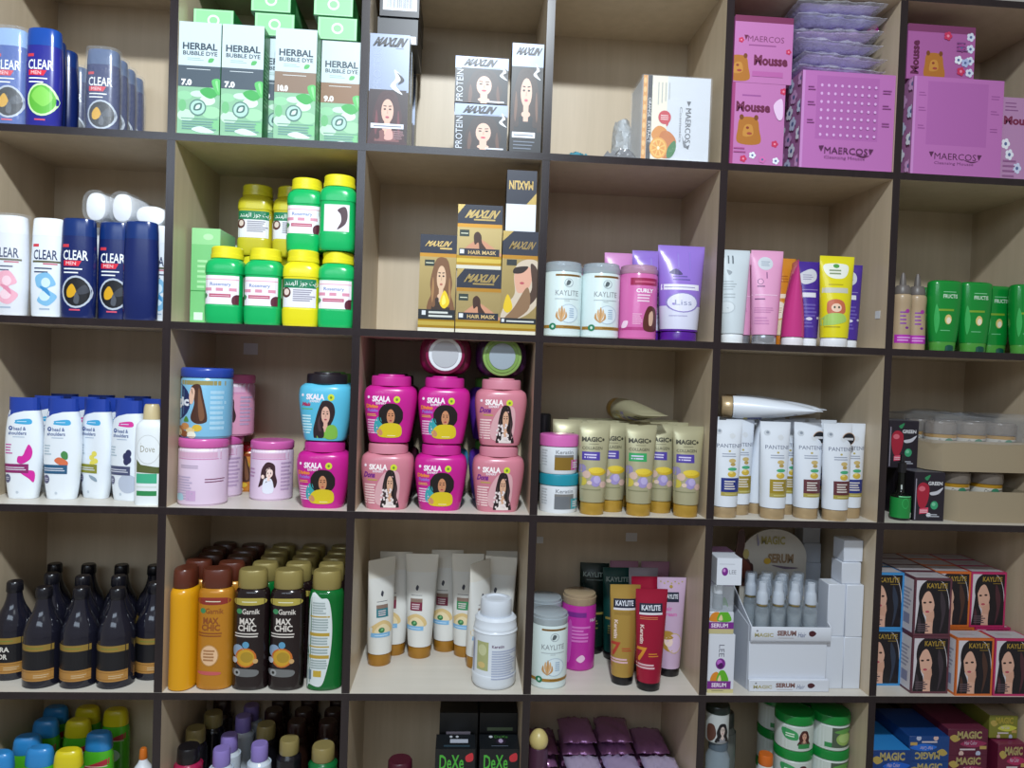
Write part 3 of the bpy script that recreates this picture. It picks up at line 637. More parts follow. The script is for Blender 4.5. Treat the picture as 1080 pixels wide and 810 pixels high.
kjar4('green_jar', '#10b060', '#e8dc28', a)
ar = lambda s: ''.join(chr(int(x, 16)) for x in s.split())
a = Art((472, 562, 612, 685)); a.R(470, 562, 614, 685, ink('#e9e8ee')); a.R(470, 562, 614, 602, ink('#177a52'))
a.T(ar('FEAA FEE8 FEEC FEDF FE8D'), 488, 570, 536, 596, ink('#f0f4ee')); a.T(ar('FEAF FEEE FE9F'), 544, 572, 574, 596, ink('#f0f4ee')); a.T(ar('FE96 FEF3 FEAF'), 581, 572, 608, 596, ink('#f0f4ee'))
a.E(495, 622, 17, 22, ink('#5a2f28')); a.E(496, 620, 10, 14, ink('#e2cfc4')); a.L(520, 606, 602, 660, 6, ink('#9a97a8'), .6, .35)
kjar4('yellow_jar', '#e3d81e', '#e8dc28', a); kjar4('olive_jar', '#c9be2a', '#d4ca2a', a)
a = Art((186, 550, 326, 672)); a.R(212, 556, 306, 672, ink('#e9e2e8')); a.R(212, 556, 306, 558, ink('#9bd0b0')); a.C([(262, 580), (290, 566), (300, 600), (292, 640), (262, 664), (276, 630), (274, 600)], ink('#4a3038')); a.C([(246, 600), (264, 592), (270, 620), (256, 644), (238, 640)], ink('#f0dcd6'))
kjar4('green_jar_photo', '#10b060', '#e8dc28', a)
jr = lambda k, lab, l, r, ym, Y, zz, **q: place(k, 'hair_mask_jar', lab, 'jar', l, r, ym, Y, zz, c=.036, **q)
jr('green_jar', 'green jar with yellow lid, bottom row beside the green carton', 219.4, 260, 310, .004, z)
jr('green_jar', 'green jar with yellow lid, bottom row between green and yellow jars', 259, 297, 310, .004, z)
jr('yellow_jar', 'bright yellow jar with green label band in the bottom row', 297.5, 337, 310, .005, z)
jr('green_jar', 'green jar with yellow lid, bottom row against the divider', 336.5, 375, 310, .006, z)
jr('olive_jar', 'yellow jar with green label standing behind the first two green jars', 254, 289, 240, .125, z+.1505)
jr('olive_jar', 'yellow jar half hidden behind the upper row of green jars', 289.5, 324, 240, .125, z+.1505)
jr('yellow_jar', 'yellow jar in the back row under another yellow jar', 254, 289, 300, .125, z, group='yellow jars in the back row'); jr('yellow_jar', 'yellow jar in the back row under another yellow jar', 289.5, 324, 300, .125, z, group='yellow jars in the back row')
jr('green_jar', 'green jar stacked on the yellow jar in the front row', 307, 341, 230, .045, z+.1505)
jr('green_jar_photo', 'green jar stacked highest, its label showing a dark ponytail', 338, 376, 230, .008, z+.1512)
jr('green_jar', 'green jar standing behind the yellow jar of the front row', 309, 345, 310, .0845, z)
a = Art((125, 362, 237, 735)); a.R(125, 362, 237, 735, ink('#79c47c')); a.R(125, 362, 237, 425, ink('#94d492')); a.L(150, 480, 190, 600, 6, ink('#a9e0a5'), .45); a.R(125, 604, 237, 608, ink('#3f8f49')); a.R(140, 690, 175, 720, ink('#d9ecd9'))
a.E(190, 395, 20, 12, ink('#b5e4b0')); w_, h_ = size(204, 234.4, 290, 239, .05, z); kcarton('green_carton', w_, h_, .10, a, '#6fbf74', '#8fc99a', '#a4dca4')
place('green_carton', 'hair_care_carton', 'tall light green carton behind the first green jar', 'box', 204, 234.4, 290, .055, z)
kcarton('pale_carton', .05, h_*.93, .06, None, '#b9c9b6', '#a3b5a5'); place('pale_carton', 'hair_care_carton', 'pale carton standing behind the tall light green carton', 'box', 232, 254, 270, .19, z)
# ---------------------------------------------------------------- gold and navy hair mask boxes
GD = foil('#c2a765'); NV = '#232838'; GT = foil('#d8b873')
def goldbase(a, l, t, r, b, hd):
    a.R(l, t, r, b, foil('#b7a06a')); a.R(l, hd, r, hd+14, foil('#c58f3a')); a.R(l, t, r, hd, ink(NV)); a.R(l, b-52, r, b, foil('#b98f2e')); a.R(l, b-40, r, b-24, foil('#d8bd5a')); a.R(l, b-14, r, b, ink('#d6d2c0'))
a = Art((268, 360, 410, 735)); goldbase(a, 268, 360, 410, 735, 432); a.T('MAXLIN', 286, 384, 392, 406, GT, .02, 0, .15); a.R(345, 410, 392, 416, GT); a.R(288, 458, 326, 482, ink('#26332c')); a.L(292, 464, 322, 476, 1, ink('#d8d8b8'), .3, 0)
a.woman(300, 442, 408, 655, '#7a5334', '#dcb897', '#3a2a22', None, '#a57a4c', lips='#b06a58'); a.C([(368, 575), (388, 620), (368, 645), (350, 622)], ink('#e8c81e')); a.C([(366, 592), (374, 620), (362, 632), (358, 616)], ink('#f6e66a'))
a.R(268, 650, 410, 688, ink('#1c2228')); a.R(282, 655, 297, 672, ink('#d8dce0')); a.L(308, 654, 402, 682, 2, ink('#cfd2cc'), .55, .25)
w_, h_ = size(443, 481.5, 300, 247.5, .005, z); kcarton('oil_box', w_, h_, .05, a, '#b09a60', '#8f7c48', '#2a2f3d')
place('oil_box', 'hair_oil_box', 'gold and navy box with long-haired woman and yellow oil drop', 'box', 443, 481.5, 300, .005, z)
def maskart():
    a = Art((416, 495, 588, 742)); goldbase(a, 416, 495, 588, 742, 568); a.P([(416, 495), (444, 495), (416, 532)], GD); a.T('MAXLIN', 442, 514, 580, 546, foil('#b39a62'), .03, 0, .15); a.R(478, 549, 560, 555, foil('#b39a62'))
    a.R(416, 588, 588, 690, foil('#b9a36f')); a.R(425, 592, 462, 618, ink('#2c3a34')); a.L(430, 600, 458, 612, 1, ink('#d4d6bc'), .3, 0)
    a.C([(432, 690), (456, 655), (486, 630), (488, 604), (500, 600), (508, 625), (530, 640), (575, 672), (585, 690)], ink('#c98f70')); a.C([(484, 648), (480, 612), (494, 598), (508, 612), (512, 640), (530, 668), (505, 672), (498, 640)], ink('#3f2418'))
    a.R(425, 664, 580, 692, ink('#1e2433')); a.R(428, 668, 444, 684, ink('#dfe2e8')); a.T('HAIR MASK', 460, 671, 568, 686, ink('#d7b87c'), .01); return a
w_, h_ = size(482, 529, 320, 284, .005, z); kcarton('mask_box', w_, h_, .055, maskart(), '#b09a60', '#8f7c48', '#2a2f3d')
place('mask_box', 'hair_mask_box', 'gold hair mask box at the bottom of the stack of two', 'box', 482, 529, 320, .005, z)
place('mask_box', 'hair_mask_box', 'gold hair mask box stacked on top of another hair mask box', 'box', 484, 532, 250, .005, z+h_+.0004, rz=-.015)
a = Art((588, 345, 727, 745)); goldbase(a, 588, 345, 727, 745, 438); a.P([(588, 345), (630, 345), (588, 385)], GD); a.T('MAXLIN', 612, 384, 720, 414, foil('#a98f5c'), .02, 0, .15); a.R(606, 455, 645, 478, ink('#2a3030'))
a.clip(588, 452, 727, 690); a.C([(636, 520), (650, 470), (700, 452), (740, 480), (740, 600), (700, 660), (640, 690), (588, 700), (600, 640), (640, 590)], ink('#cdbda8')); a.C([(640, 505), (690, 480), (708, 520), (690, 570), (650, 580)], ink('#d9a48c')); a.C([(634, 508), (640, 486), (690, 480), (670, 505)], ink('#2c1e1a')); a.C([(700, 470), (730, 500), (730, 590), (690, 640), (660, 660), (690, 600), (708, 560)], ink('#4a3428')); a.C([(690, 560), (640, 640), (600, 690), (640, 690), (700, 640)], ink('#8a6a4c')); a.E(668, 545, 9, 5, ink('#b8505c'), 8); a.clip()
a.C([(614, 590), (634, 640), (615, 662), (598, 642)], ink('#e0bd22')); a.R(588, 682, 727, 704, ink('#1c2228')); a.R(593, 686, 604, 698, ink('#d8dce0')); a.L(612, 688, 720, 700, 1, ink('#cfd2cc'), .5, .2)
w_, h_ = size(530, 567.5, 300, 244, .005, z); kcarton('blond_box', w_, h_, .05, a, '#b09a60', '#8f7c48', '#2a2f3d')
place('blond_box', 'hair_oil_box', 'gold box with a blonde woman in profile beside the divider', 'box', 530, 567, 300, .005, z)
hb1 = h_
a = Art((603, 110, 720, 345)); a.R(603, 110, 720, 345, ink('#dfe3ea')); a.R(603, 110, 720, 240, ink(NV)); a.T('MAXLIN', 612, 150, 706, 184, foil('#c0a468'), .02, 180); a.P([(720, 195), (720, 240), (682, 240)], GD)
w_, h_ = size(534, 565.5, 215, 180, .01, z+hb1); kcarton('upside_box', w_, h_, .05, a, '#2a2f3d', '#20242f', '#2a2f3d')
place('upside_box', 'hair_oil_box', 'navy box standing upside down with blank white lower half', 'box', 534, 565.5, 215, .01, z+hb1+.0005)
# ---------------------------------------------------------------- clear-lidded cream jars
CLR = m('#b9c4cc', .15, .2, .72)
def kclearjar(key, body, art, w, h, lidh=.14, lid=None):
    r = w/2; R = [(0, r*.95, r*.95), (.003, r*.99, r*.99), (h*.02, r, r), (h*(1-lidh)-.004, r, r), (h*(1-lidh)+.001, r*.95, r*.95), (h*(1-lidh)+.006, r*.93, r*.93)]
    b = MB(); loft(b, R, m(body, .2), 36); press(b, art, onloft(R, w, 0, h))
    l = MB(); loft(l, [(h*(1-lidh)+.0005, r*.97, r*.97), (h*(1-lidh)+.003, r*.99, r*.99), (h*.95, r*.99, r*.99), (h*.955, r*.94, r*.94), (h*.99, r*.94, r*.94), (h, r*.88, r*.88)], lid or CLR, 36)
    K[key] = [('jar_body', b.mesh(key), []), ('screw_lid', l.mesh(key+'l'), [])]; K[key+'#'] = (w, h, w)
def artray():
    a = Art((415, 75, 710, 665)); BN = ink('#8a6428')
    a.R(490, 178, 690, 194, BN); a.L(500, 181, 680, 191, 1, ink('#3a2a14'), .3, 0); a.RING(590, 245, 34, 34, ink('#9aa6ae'), ink('#d6e4e4'), .86); a.C([(570, 262), (582, 225), (606, 235), (592, 262)], ink('#5a6468'))
    a.T('KAYLITE', 492, 304, 668, 344, ink('#8a8f94')); a.L(490, 365, 670, 378, 1, ink('#a8b2b6'), .4, 0); a.L(560, 380, 600, 390, 1, ink('#a8b2b6'), .4, 0)
    a.RING(595, 485, 76, 74, ink('#b4c4d0'), ink('#d9e8ee'), .92)
    for i, (x, t) in enumerate(((508, 470), (525, 440), (543, 425), (560, 440), (574, 470))): a.C([(540, 550), (x-9, t+45), (x, t), (x+9, t+45)], ink('#d2a878' if i % 2 else '#c09058'))
    a.L(600, 440, 640, 520, 5, ink('#9fb6cc'), .5); a.R(420, 578, 705, 602, ink('#a0762c')); a.L(560, 582, 690, 598, 1, ink('#5a4018'), .25, 0); a.E(480, 588, 24, 26, ink('#1f7a58')); a.E(480, 588, 9, 12, ink('#c8e0d4')); return a
w_, h_ = size(613, 653, 320, 279.5, .045, z); KW, KH = w_, h_
kclearjar('ray_jar', '#d3e2e2', artray(), w_, h_)
rj = lambda k, lab, l, r, Y, zz=z, ym=320, **q: place(k, 'cream_jar', lab, 'jar', l, r, ym, Y, zz, c=.04, **q)
rj('ray_jar', 'white cream jar with clear lid standing by the dark divider', 574.5, 610, .006)
rj('ray_jar', 'white cream jar with clear lid beside the pink jar', 613.5, 652, .006)
a = Art((712, 90, 1000, 675)); a.R(770, 195, 975, 252, ink('#9c2350')); a.L(800, 205, 960, 245, 1, ink('#c85a80'), .4, 0); a.T('CURLY', 810, 278, 942, 310, ink('#f4e6f0'), .03); a.L(820, 318, 920, 386, 3, ink('#efd2e4'), .45, .15); a.L(790, 470, 865, 560, 6, ink('#e6a8cc'), .5, .3); a.R(716, 580, 990, 604, ink('#b03a7e')); a.C([(880, 604), (868, 520), (895, 430), (930, 412), (970, 440), (982, 520), (975, 604)], ink('#5a2a24')); a.C([(915, 560), (912, 480), (940, 450), (950, 500), (940, 560)], ink('#d8b098')); a.C([(725, 585), (735, 535), (762, 535), (752, 580)], ink('#f0d0e4'))
kclearjar('curly_jar', '#cf6aa8', a, KW, KH, .12, m('#c79ab2', .2, .1, .75))
rj('curly_jar', 'pink cream jar with clear lid and curly-haired figure', 652, 689.5, .006)
rj('curly_jar', 'pink cream jar standing behind the two white jars', 594, 626, .1)
# ---------------------------------------------------------------- tubes
z0 = z
a = Art((600, 355, 740, 768)); a.clip(560, 380, 780, 700); a.C([(630, 490), (650, 470), (668, 495), (655, 500)], ink('#3a2a68')); a.L(640, 500, 700, 530, 2, ink('#5a4a98')); a.R(610, 545, 718, 572, ink('#e4e2ee')); a.L(618, 552, 705, 566, 1, ink('#8f86b8'), .3, 0); a.RING(668, 632, 48, 48, ink('#8a7cc0'), ink('#dcdcee'), .9); a.T('Liss', 645, 620, 694, 645, ink('#8a8fb0')); a.L(630, 692, 690, 700, 1, ink('#9890c0')); a.R(655, 390, 660, 470, ink('#8a72c8')); a.R(690, 385, 694, 470, ink('#8a72c8')); a.clip()
w_, h_ = size(697, 747, 310, 258, .02, z); VL = m('#9273cc', .25); LG = m('#d5d6ea', .25)
ktube('violet_tube', w_, h_, [(h_*.12, m('#5b1f96', .25)), (h_*.36, LG), (9, VL)], a, m('#541c8e', .25), h_*.10, .78)
tb = lambda k, nm, lab, l, r, ym, Y, zz=None, **q: place(k, nm, lab, 'tube', l, r, ym, Y, z0 if zz is None else zz, **q)
tb('violet_tube', 'hair_cream_tube', 'large violet tube in front of two more violet tubes', 697, 743, 310, .004)
tb('violet_tube', 'hair_cream_tube', 'violet tube between the pink jar and other violet tubes', 674, 712, 310, .0845)
tb('violet_tube', 'hair_cream_tube', 'violet tube squeezed in the middle of the violet trio', 692, 732, 310, .152)
ktube('rose_tube', .065, h_*1.0, [(h_*.14, m('#c98ab8', .3)), (9, m('#d38cc6', .3))], None, m('#e0c0da', .3), h_*.10)
tb('rose_tube', 'hair_cream_tube', 'pink tube behind the pink jar, nearer the white jars', 639, 668, 310, .145); tb('rose_tube', 'hair_cream_tube', 'pink tube behind the pink jar, nearer the violet tubes', 660, 690, 310, .2195)
# second tube cubby
def ptube(key, l, r, top, Y, col, capc, art, bot=.74, caph=.1, fo=False, ym=310):
    w_, h_ = size(l, r, ym, top, Y, z); ktube(key, w_, h_, m(col, .26, .3 if fo else 0.), art, capc, h_*caph, bot); return w_, h_
a = Art((222, 335, 362, 735)); DK = ink('#7a4a78'); a.E(280, 398, 32, 32, ink('#ccd2da')); a.L(262, 385, 300, 412, 3, ink('#8a98a8')); a.R(282, 440, 286, 470, DK); a.RING(258, 485, 12, 14, DK, ink('#e3a2c8'), .8); a.L(245, 500, 280, 515, 1, DK); a.R(226, 546, 330, 551, ink('#efc4de')); a.L(238, 560, 275, 576, 1, DK); a.L(238, 605, 310, 635, 3, ink('#c47fb0')); a.L(240, 650, 300, 690, 3, ink('#c985b6'), .4)
ptube('pink_tube', 795, 829.5, 263, .01, '#e3a2c8', m('#a9acb4', .2, .6), a)
a = Art((515, 360, 663, 745)); a.C([(535, 400), (625, 400), (628, 440), (605, 466), (560, 466), (534, 440)], ink('#eef0e4')); a.E(580, 408, 13, 10, ink('#58a048')); a.L(550, 422, 612, 452, 2, ink('#8a9a78'), .5); a.R(525, 512, 625, 536, ink('#c9c9bc')); a.L(545, 490, 610, 504, 1, ink('#b8a818'))
a.C([(540, 600), (545, 575), (575, 566), (605, 580), (610, 625), (580, 640), (545, 635)], ink('#c86a4a')); a.E(574, 606, 20, 20, ink('#f0cdb4')); a.E(566, 604, 4, 6, ink('#3a4a3a'), 8); a.E(583, 604, 4, 6, ink('#3a4a3a'), 8); a.C([(545, 635), (600, 635), (612, 670), (535, 690), (525, 670)], ink('#a9cf6a')); a.L(535, 690, 610, 702, 1, ink('#a89a18'))
ptube('yellow_tube', 867, 904, 269, .012, '#e4d81e', m('#e8eaf0', .3), a)
a = Art((435, 380, 520, 745)); a.C([(444, 440), (478, 415), (496, 432), (492, 470), (460, 490), (445, 475)], ink('#d2d4dc')); a.L(452, 440, 486, 470, 3, ink('#8a86a8')); a.R(446, 530, 492, 552, ink('#e0e0ea')); a.L(450, 510, 500, 522, 1, ink('#8f80c0')); a.L(450, 580, 500, 700, 7, ink('#6a58b0'), .5, .5); a.E(470, 655, 10, 8, ink('#d8d4e8'), 8); a.E(500, 650, 6, 6, ink('#d8d4e8'), 8)
ptube('purple_tube', 844, 872, 273, .012, '#4a2f96', m('#e8eaf0', .3), a)
a = Art((330, 357, 425, 737)); a.R(330, 535, 425, 556, ink('#f0dfc8')); a.clip(310, 530, 440, 695); a.RING(350, 615, 38, 50, ink('#dfa04a'), ink('#efe4d0'), .88); a.L(330, 600, 375, 630, 3, ink('#b8905a')); a.clip(); a.L(352, 440, 395, 480, 3, ink('#a85f1c')); a.R(345, 380, 350, 430, ink('#a85f1c'))
w_, h_ = size(819, 846, 310, 268, .02, z); ktube('orange_tube', w_, h_, [(h_*.36, m('#e8d6b4', .3)), (9, m('#d48a2a', .28))], a, m('#c9781c', .3), h_*.12)
ptube('magenta_tube', 826, 858, 275, .02, '#c73a84', m('#e8e4ea', .3), None)
a = Art((95, 332, 180, 735)); 
for x in (115, 127): a.R(x, 360, x+4, 400, ink('#5a646c'))
a.C([(118, 455), (112, 430), (126, 440)], ink('#8a949c')); a.L(95, 480, 140, 530, 4, ink('#a0aab0')); a.L(92, 540, 135, 570, 2, ink('#a8b2b8')); a.RING(112, 610, 22, 30, ink('#b8c2c8'), ink('#d5dde2'), .85)
ptube('white_tube', 752, 784, 262, .012, '#ccd6dc', m('#e6ebf0', .3), a)
tb('white_tube', 'hair_cream_tube', 'white tube standing right against the dark divider', 756, 784, 310, .01)
tb('pink_tube', 'hair_cream_tube', 'pink tube half hidden between the white tube and another pink', 768, 800, 310, .042)
tb('pink_tube', 'hair_cream_tube', 'pink tube in front with a silver cap and round badge', 795, 829.5, 310, .006)
tb('orange_tube', 'hair_cream_tube', 'orange tube between the front pink tube and magenta one', 818, 846, 310, .05)
tb('magenta_tube', 'hair_cream_tube', 'magenta tube turned sideways next to the orange tube', 838, 850, 310, .012, rz=1.35)
tb('purple_tube', 'hair_cream_tube', 'purple tube beside the yellow tube, on its magenta side', 847, 870, 310, .026)
tb('yellow_tube', 'hair_cream_tube', 'bright yellow tube with a red-haired cartoon girl', 867, 904, 310, .006)
tb('purple_tube', 'hair_cream_tube', 'purple tube tucked behind the yellow tube, nearest open space', 888, 912, 310, .05)
tg = lambda lab, l, t, r, b, Y, wall=False, c=None: (lambda X, w_, zz, h_: (lambda o: tagit(o, lab, 'price tag'))((lambda ob: (COL.objects.link(ob), ob)[1])(bpy.data.objects.new('price_sticker', (lambda mb: (box(mb, X-w_/2, Y-.0006, zz, X+w_/2, Y-.0001, zz+h_, paper('#d8dbe0'), bev=.0001), mb.mesh('price_sticker'))[1])(MB())))))(*span(l, r, (t+b)/2, Y), at((l+r)/2, b, Y)[1], at((l+r)/2, t, Y)[1]-at((l+r)/2, b, Y)[1])
# ---------------------------------------------------------------- corner cubby: nozzle bottles and green conditioner
def knoz():
    w, h = size(943, 961.5, 340, 287, .02, z); r = w/2
    R = smooth([(0, r*.93, r*.93, 2), (.004, r, r, 2), (h*.3, r*1.0, r, 2), (h*.5, r*.93, r*.93, 2), (h*.62, r*1.0, r, 2), (h*.69, r*.98, r*.98, 2), (h*.72, r*.8, r*.8, 2), (h*.735, r*.5, r*.5, 2)], 3)
    b = MB(); loft(b, R, m('#b39c7e', .3), 28); a = Art((72, 425, 142, 738)); a.L(86, 580, 122, 640, 4, ink('#8a3fa0'), .4, .5); a.E(112, 582, 9, 8, ink('#a8389c'), 8); a.R(74, 678, 140, 712, ink('#b22fae')); a.L(80, 684, 132, 706, 2, ink('#e0a0e0'), .5, .3); a.E(110, 650, 7, 5, ink('#7a2a90'), 8)
    press(b, a, onloft(R, w, 0, h))
    c = MB(); loft(c, [(h*.72, r*.86, r*.86), (h*.735, r*.88, r*.88), (h*.80, r*.8, r*.8), (h*.835, r*.62, r*.62), (h*.84, r*.35, r*.35), (h*.9, r*.32, r*.32), (h*.97, r*.22, r*.22), (h, r*.14, r*.14)], m('#6b6460', .4), 24)
    K['nozzle'] = [('bottle_body', b.mesh('nozzle'), []), ('nozzle_cap', c.mesh('nozzlec'), [])]; K['nozzle#'] = (w, h, w)
knoz()
place('nozzle', 'nozzle_bottle', 'beige nozzle bottle standing right against the dark divider', 'bottle', 943.5, 961, 340, .012, z, c=.017); place('nozzle', 'nozzle_bottle', 'beige nozzle bottle next to the green conditioner bottles', 'bottle', 962, 980, 340, .016, z, c=.017)
def kgreen():
    w, h = size(982, 1017, 335, 296, .02, z); w *= .96; d = w*.62
    R = smooth([(h*.13, w*.36, d*.42, 2.3), (h*.16, w*.40, d*.46, 2.3), (h*.45, w*.46, d*.5, 2.4), (h*.75, w*.5, d*.5, 2.5), (h*.95, w*.49, d*.46, 2.6), (h*.985, w*.46, d*.40, 2.6), (h, w*.40, d*.3, 2.6)], 3)
    b = MB(); loft(b, R, gloss('#0e8a34'), 32); a = Art((245, 462, 382, 750)); a.T('FRUCTIS', 284, 520, 344, 536, ink('#d8efdc'), .01); a.L(284, 506, 340, 515, 1, ink('#8fd6a4'), .3, .1); a.R(268, 580, 330, 588, ink('#7fa82e')); a.E(308, 622, 14, 20, ink('#dfc77a')); a.E(310, 626, 9, 13, ink('#f3ead0')); a.L(280, 662, 320, 672, 1, ink('#6fc488')); a.C([(262, 560), (275, 620), (268, 680), (258, 620)], ink('#2fae52'))
    press(b, a, onloft(R, w, 0, h))
    c = MB(); loft(c, [(0, w*.33, d*.38, 2.2), (.003, w*.36, d*.42, 2.2), (h*.12, w*.375, d*.44, 2.3), (h*.133, w*.37, d*.43, 2.3)], m('#4d9a3c', .3), 28); n = MB(); loft(n, [(.001, w*.13, d*.1), (h*.07, w*.13, d*.1), (h*.085, w*.06, d*.05)], m('#0e4a40', .3), 16)
    for i, v in enumerate(n.v): n.v[i] = (v[0]+w*.06, v[1]-d*.40, v[2])
    K['fruit'] = [('bottle_body', b.mesh('fruit'), []), ('flip_cap', c.mesh('fruitc'), [('cap_latch', n.mesh('fruitn'), [])])]; K['fruit#'] = (w, h, d)
kgreen()
gb = lambda lab, l, r, Y: place('fruit', 'conditioner_bottle', lab, 'bottle', l, r, 335, Y, z, group='green conditioner bottles')
gb('green conditioner bottle nearest the beige nozzle bottles', 982, 1017, .008); gb('green conditioner bottle second from the nozzle bottles', 1015.5, 1048, .012); gb('green conditioner bottle third from the nozzle bottles', 1040, 1071, .057); gb('green conditioner bottle cut off by the photo edge', 1072, 1106, .012)
gb('green conditioner bottle peeking out behind the nozzle bottles', 972, 1002, .13); gb('green conditioner bottle behind the first front one', 1006, 1036, .13); gb('green conditioner bottle behind the edge bottle', 1056, 1088, .15)

_z = at(928, 332, .03)[1]; _mb = MB(); _x = XD(5)-TV/2; box(_mb, _x-.0008, .024, _z-.008, _x-.0002, .042, _z+.008, paper('#d8dbe0'), bev=.0001)
_o = bpy.data.objects.new('price_sticker', _mb.mesh('price_sticker')); COL.objects.link(_o); tagit(_o, 'small white price sticker on the divider beside the purple tubes', 'price tag')
# ================================================================ row just below eye level
z = ZS[3]; zR = z
def khs(key, kind):
    w, h = size(39, 83, 475, 423, .02, z); w *= .91; d = w*.5
    R = smooth([(0, w*.36, d*.40, 2.6), (.004, w*.39, d*.44, 2.6), (h*.18, w*.45, d*.5, 2.6), (h*.45, w*.5, d*.5, 2.6), (h*.65, w*.49, d*.5, 2.6), (h*.80, w*.45, d*.48, 2.5), (h*.885, w*.40, d*.45, 2.4)], 3)
    b = MB(); loft(b, R, m('#e6edf4', .25), 36)
    a = Art((252, 50, 505, 670)); BL = ink('#1f3f9e'); a.P([(230, 190), (262, 178), (330, 140), (400, 124), (520, 118), (520, 40), (230, 40)], BL)
    tag_ = ('#3fa7d8', '#3fa7d8', '#3fa7d8', '#d8389a')[kind]; a.C([(345, 190), (350, 180), (440, 172), (446, 205), (345, 202)], ink(tag_)); a.L(356, 183, 420, 196, 1, ink('#d6eaf6'), .3, 0)
    a.E(312, 231, 16, 14, ink('#33508f')); a.C([(306, 235), (312, 224), (320, 232)], ink('#dfe6f0')); a.T('head &', 334, 222, 418, 244, ink('#33508f'), .01); a.T('shoulders', 296, 250, 422, 272, ink('#33508f'), .01); a.L(330, 280, 410, 290, 1, ink('#9fb2cc'), .4, 0)
    fr = (('#c23a98', '#8a2a68'), ('#dd7a58', '#2a5a7e'), ('#e8d860', '#8a8a2e'), ('#2c3058', '#4a5070'))[kind]
    a.L(275, 325, 330, 395, 4, ink(shade(fr[0], 1.) if kind == 0 else '#a8bcc8'), .4, .3)
    if kind == 0: a.C([(400, 400), (420, 360), (440, 330), (462, 370), (450, 420), (400, 450), (365, 440), (370, 405)], ink('#d22a9e')); a.C([(385, 500), (470, 495), (470, 565), (440, 540)], ink('#d22a9e'))
    if kind == 1: a.C([(395, 385), (415, 365), (440, 380), (440, 415), (410, 415)], ink('#4a8a4e')); a.C([(352, 425), (385, 405), (440, 430), (435, 460), (385, 450)], ink('#d8714c'))
    if kind == 2:
        for x, y in ((395, 410), (415, 385), (425, 430), (400, 445)): a.E(x, y, 22, 17, ink('#e6d95c'))
    if kind == 3:
        for x, y in ((405, 390), (425, 370), (425, 410), (410, 420)): a.E(x, y, 22, 24, ink('#30345c'))
        a.E(420, 560, 70, 60, ink('#b9c2d4'))
    a.R(258, 452, 440, 508, ink(fr[1])); a.L(275, 468, 425, 494, 2, ink('#d8dce8'), .4, .2); a.E(296, 543, 24, 27, ink('#5d5f7e')); a.L(282, 532, 310, 554, 2, ink('#c9cbd8'), .4, .1); a.E(366, 628, 10, 9, ink('#c0cbd6'), 10)
    if kind == 2: a.C([(375, 520), (430, 535), (440, 560), (395, 545)], ink('#8da0b0'))
    press(b, a, onloft(R, w, 0, h))
    c = MB(); loft(c, smooth([(h*.887, w*.402, d*.452, 2.4), (h*.93, w*.385, d*.44, 2.4), (h*.97, w*.37, d*.42, 2.4), (h*.992, w*.355, d*.38, 2.4), (h, w*.32, d*.3, 2.4)], 2), m('#1c3f9c', .22), 32)
    K[key] = [('bottle_body', b.mesh(key), []), ('flip_cap', c.mesh(key+'c'), [])]; K[key+'#'] = (w, h, d)
for i in range(4): khs('hs%d' % i, i)
hb = lambda k, lab, l, r, Y, **q: place('hs%d' % k, 'shampoo_bottle', lab, 'shampoo bottle', l, r, 475, Y, z, **q)
hb(0, 'white blue-capped shampoo bottle with magenta petals on the label', 1, 40, .05)
hb(1, 'white blue-capped shampoo bottle with almond and dark blue band', 40, 83, .05)
hb(2, 'white blue-capped shampoo bottle with yellow flower and olive band', 79, 117, .07, rz=-.35)
hb(3, 'white blue-capped shampoo bottle with dark berries and pink tag', 113, 150, .052, rz=-.25)
hb(2, 'blue-capped shampoo bottle behind the magenta and almond bottles', 30, 64, .13); hb(3, 'blue-capped shampoo bottle behind the gap after the almond bottle', 68, 102, .13)
hb(1, 'blue-capped shampoo bottle behind the gap before the berry bottle', 105, 138, .13); hb(0, 'blue-capped shampoo bottle in the second line behind the white plain bottle', 140, 173, .135)
for i in range(4): inst('hs%d' % i, 'shampoo_bottle', 'blue-capped shampoo bottle in the last line against the back', 'shampoo bottle', XD(0)+.055+.078*i, .236, z, group='blue-capped bottles against the back')
def kdove():
    w, h = size(147, 190, 475, 427, .02, z); d = w*.55
    R = smooth([(0, w*.44, d*.44, 2.8), (.004, w*.48, d*.48, 2.8), (h*.5, w*.5, d*.5, 2.8), (h*.76, w*.49, d*.49, 2.8), (h*.82, w*.40, d*.42, 2.6), (h*.85, w*.27, d*.36, 2.3)], 3)
    b = MB(); loft(b, R, m('#e8eef2', .25), 32); a = Art((570, 370, 700, 765)); a.RING(640, 545, 52, 58, ink('#cfd4d6'), ink('#e8eef2'), .94); a.T('Dove', 607, 530, 670, 556, ink('#9a9888')); a.P([(590, 585), (610, 605), (690, 615), (690, 640), (590, 635)], ink('#5b6238')); a.R(590, 640, 680, 678, ink('#43b088')); a.R(592, 708, 680, 727, ink('#2f8a50')); a.R(592, 690, 680, 694, ink('#d0dcd4'))
    press(b, a, onloft(R, w, 0, h)); c = MB(); loft(c, [(h*.851, w*.28, d*.37, 2.3), (h*.97, w*.25, d*.34, 2.3), (h, w*.22, d*.28, 2.3)], m('#c9b88e', .3), 28)
    K['dove'] = [('bottle_body', b.mesh('dove'), []), ('flip_cap', c.mesh('dovec'), [])]; K['dove#'] = (w, h, d)
kdove(); place('dove', 'shampoo_bottle', 'white bottle with beige cap and green label bands, against the divider', 'shampoo bottle', 149, 192, 480, .01, z, sc_=(.45, 1, 1)) if False else place('dove', 'shampoo_bottle', 'white bottle with beige cap and green label bands, against the divider', 'shampoo bottle', 143, 173, 480, .012, z, sc_=(.72, 1, 1))
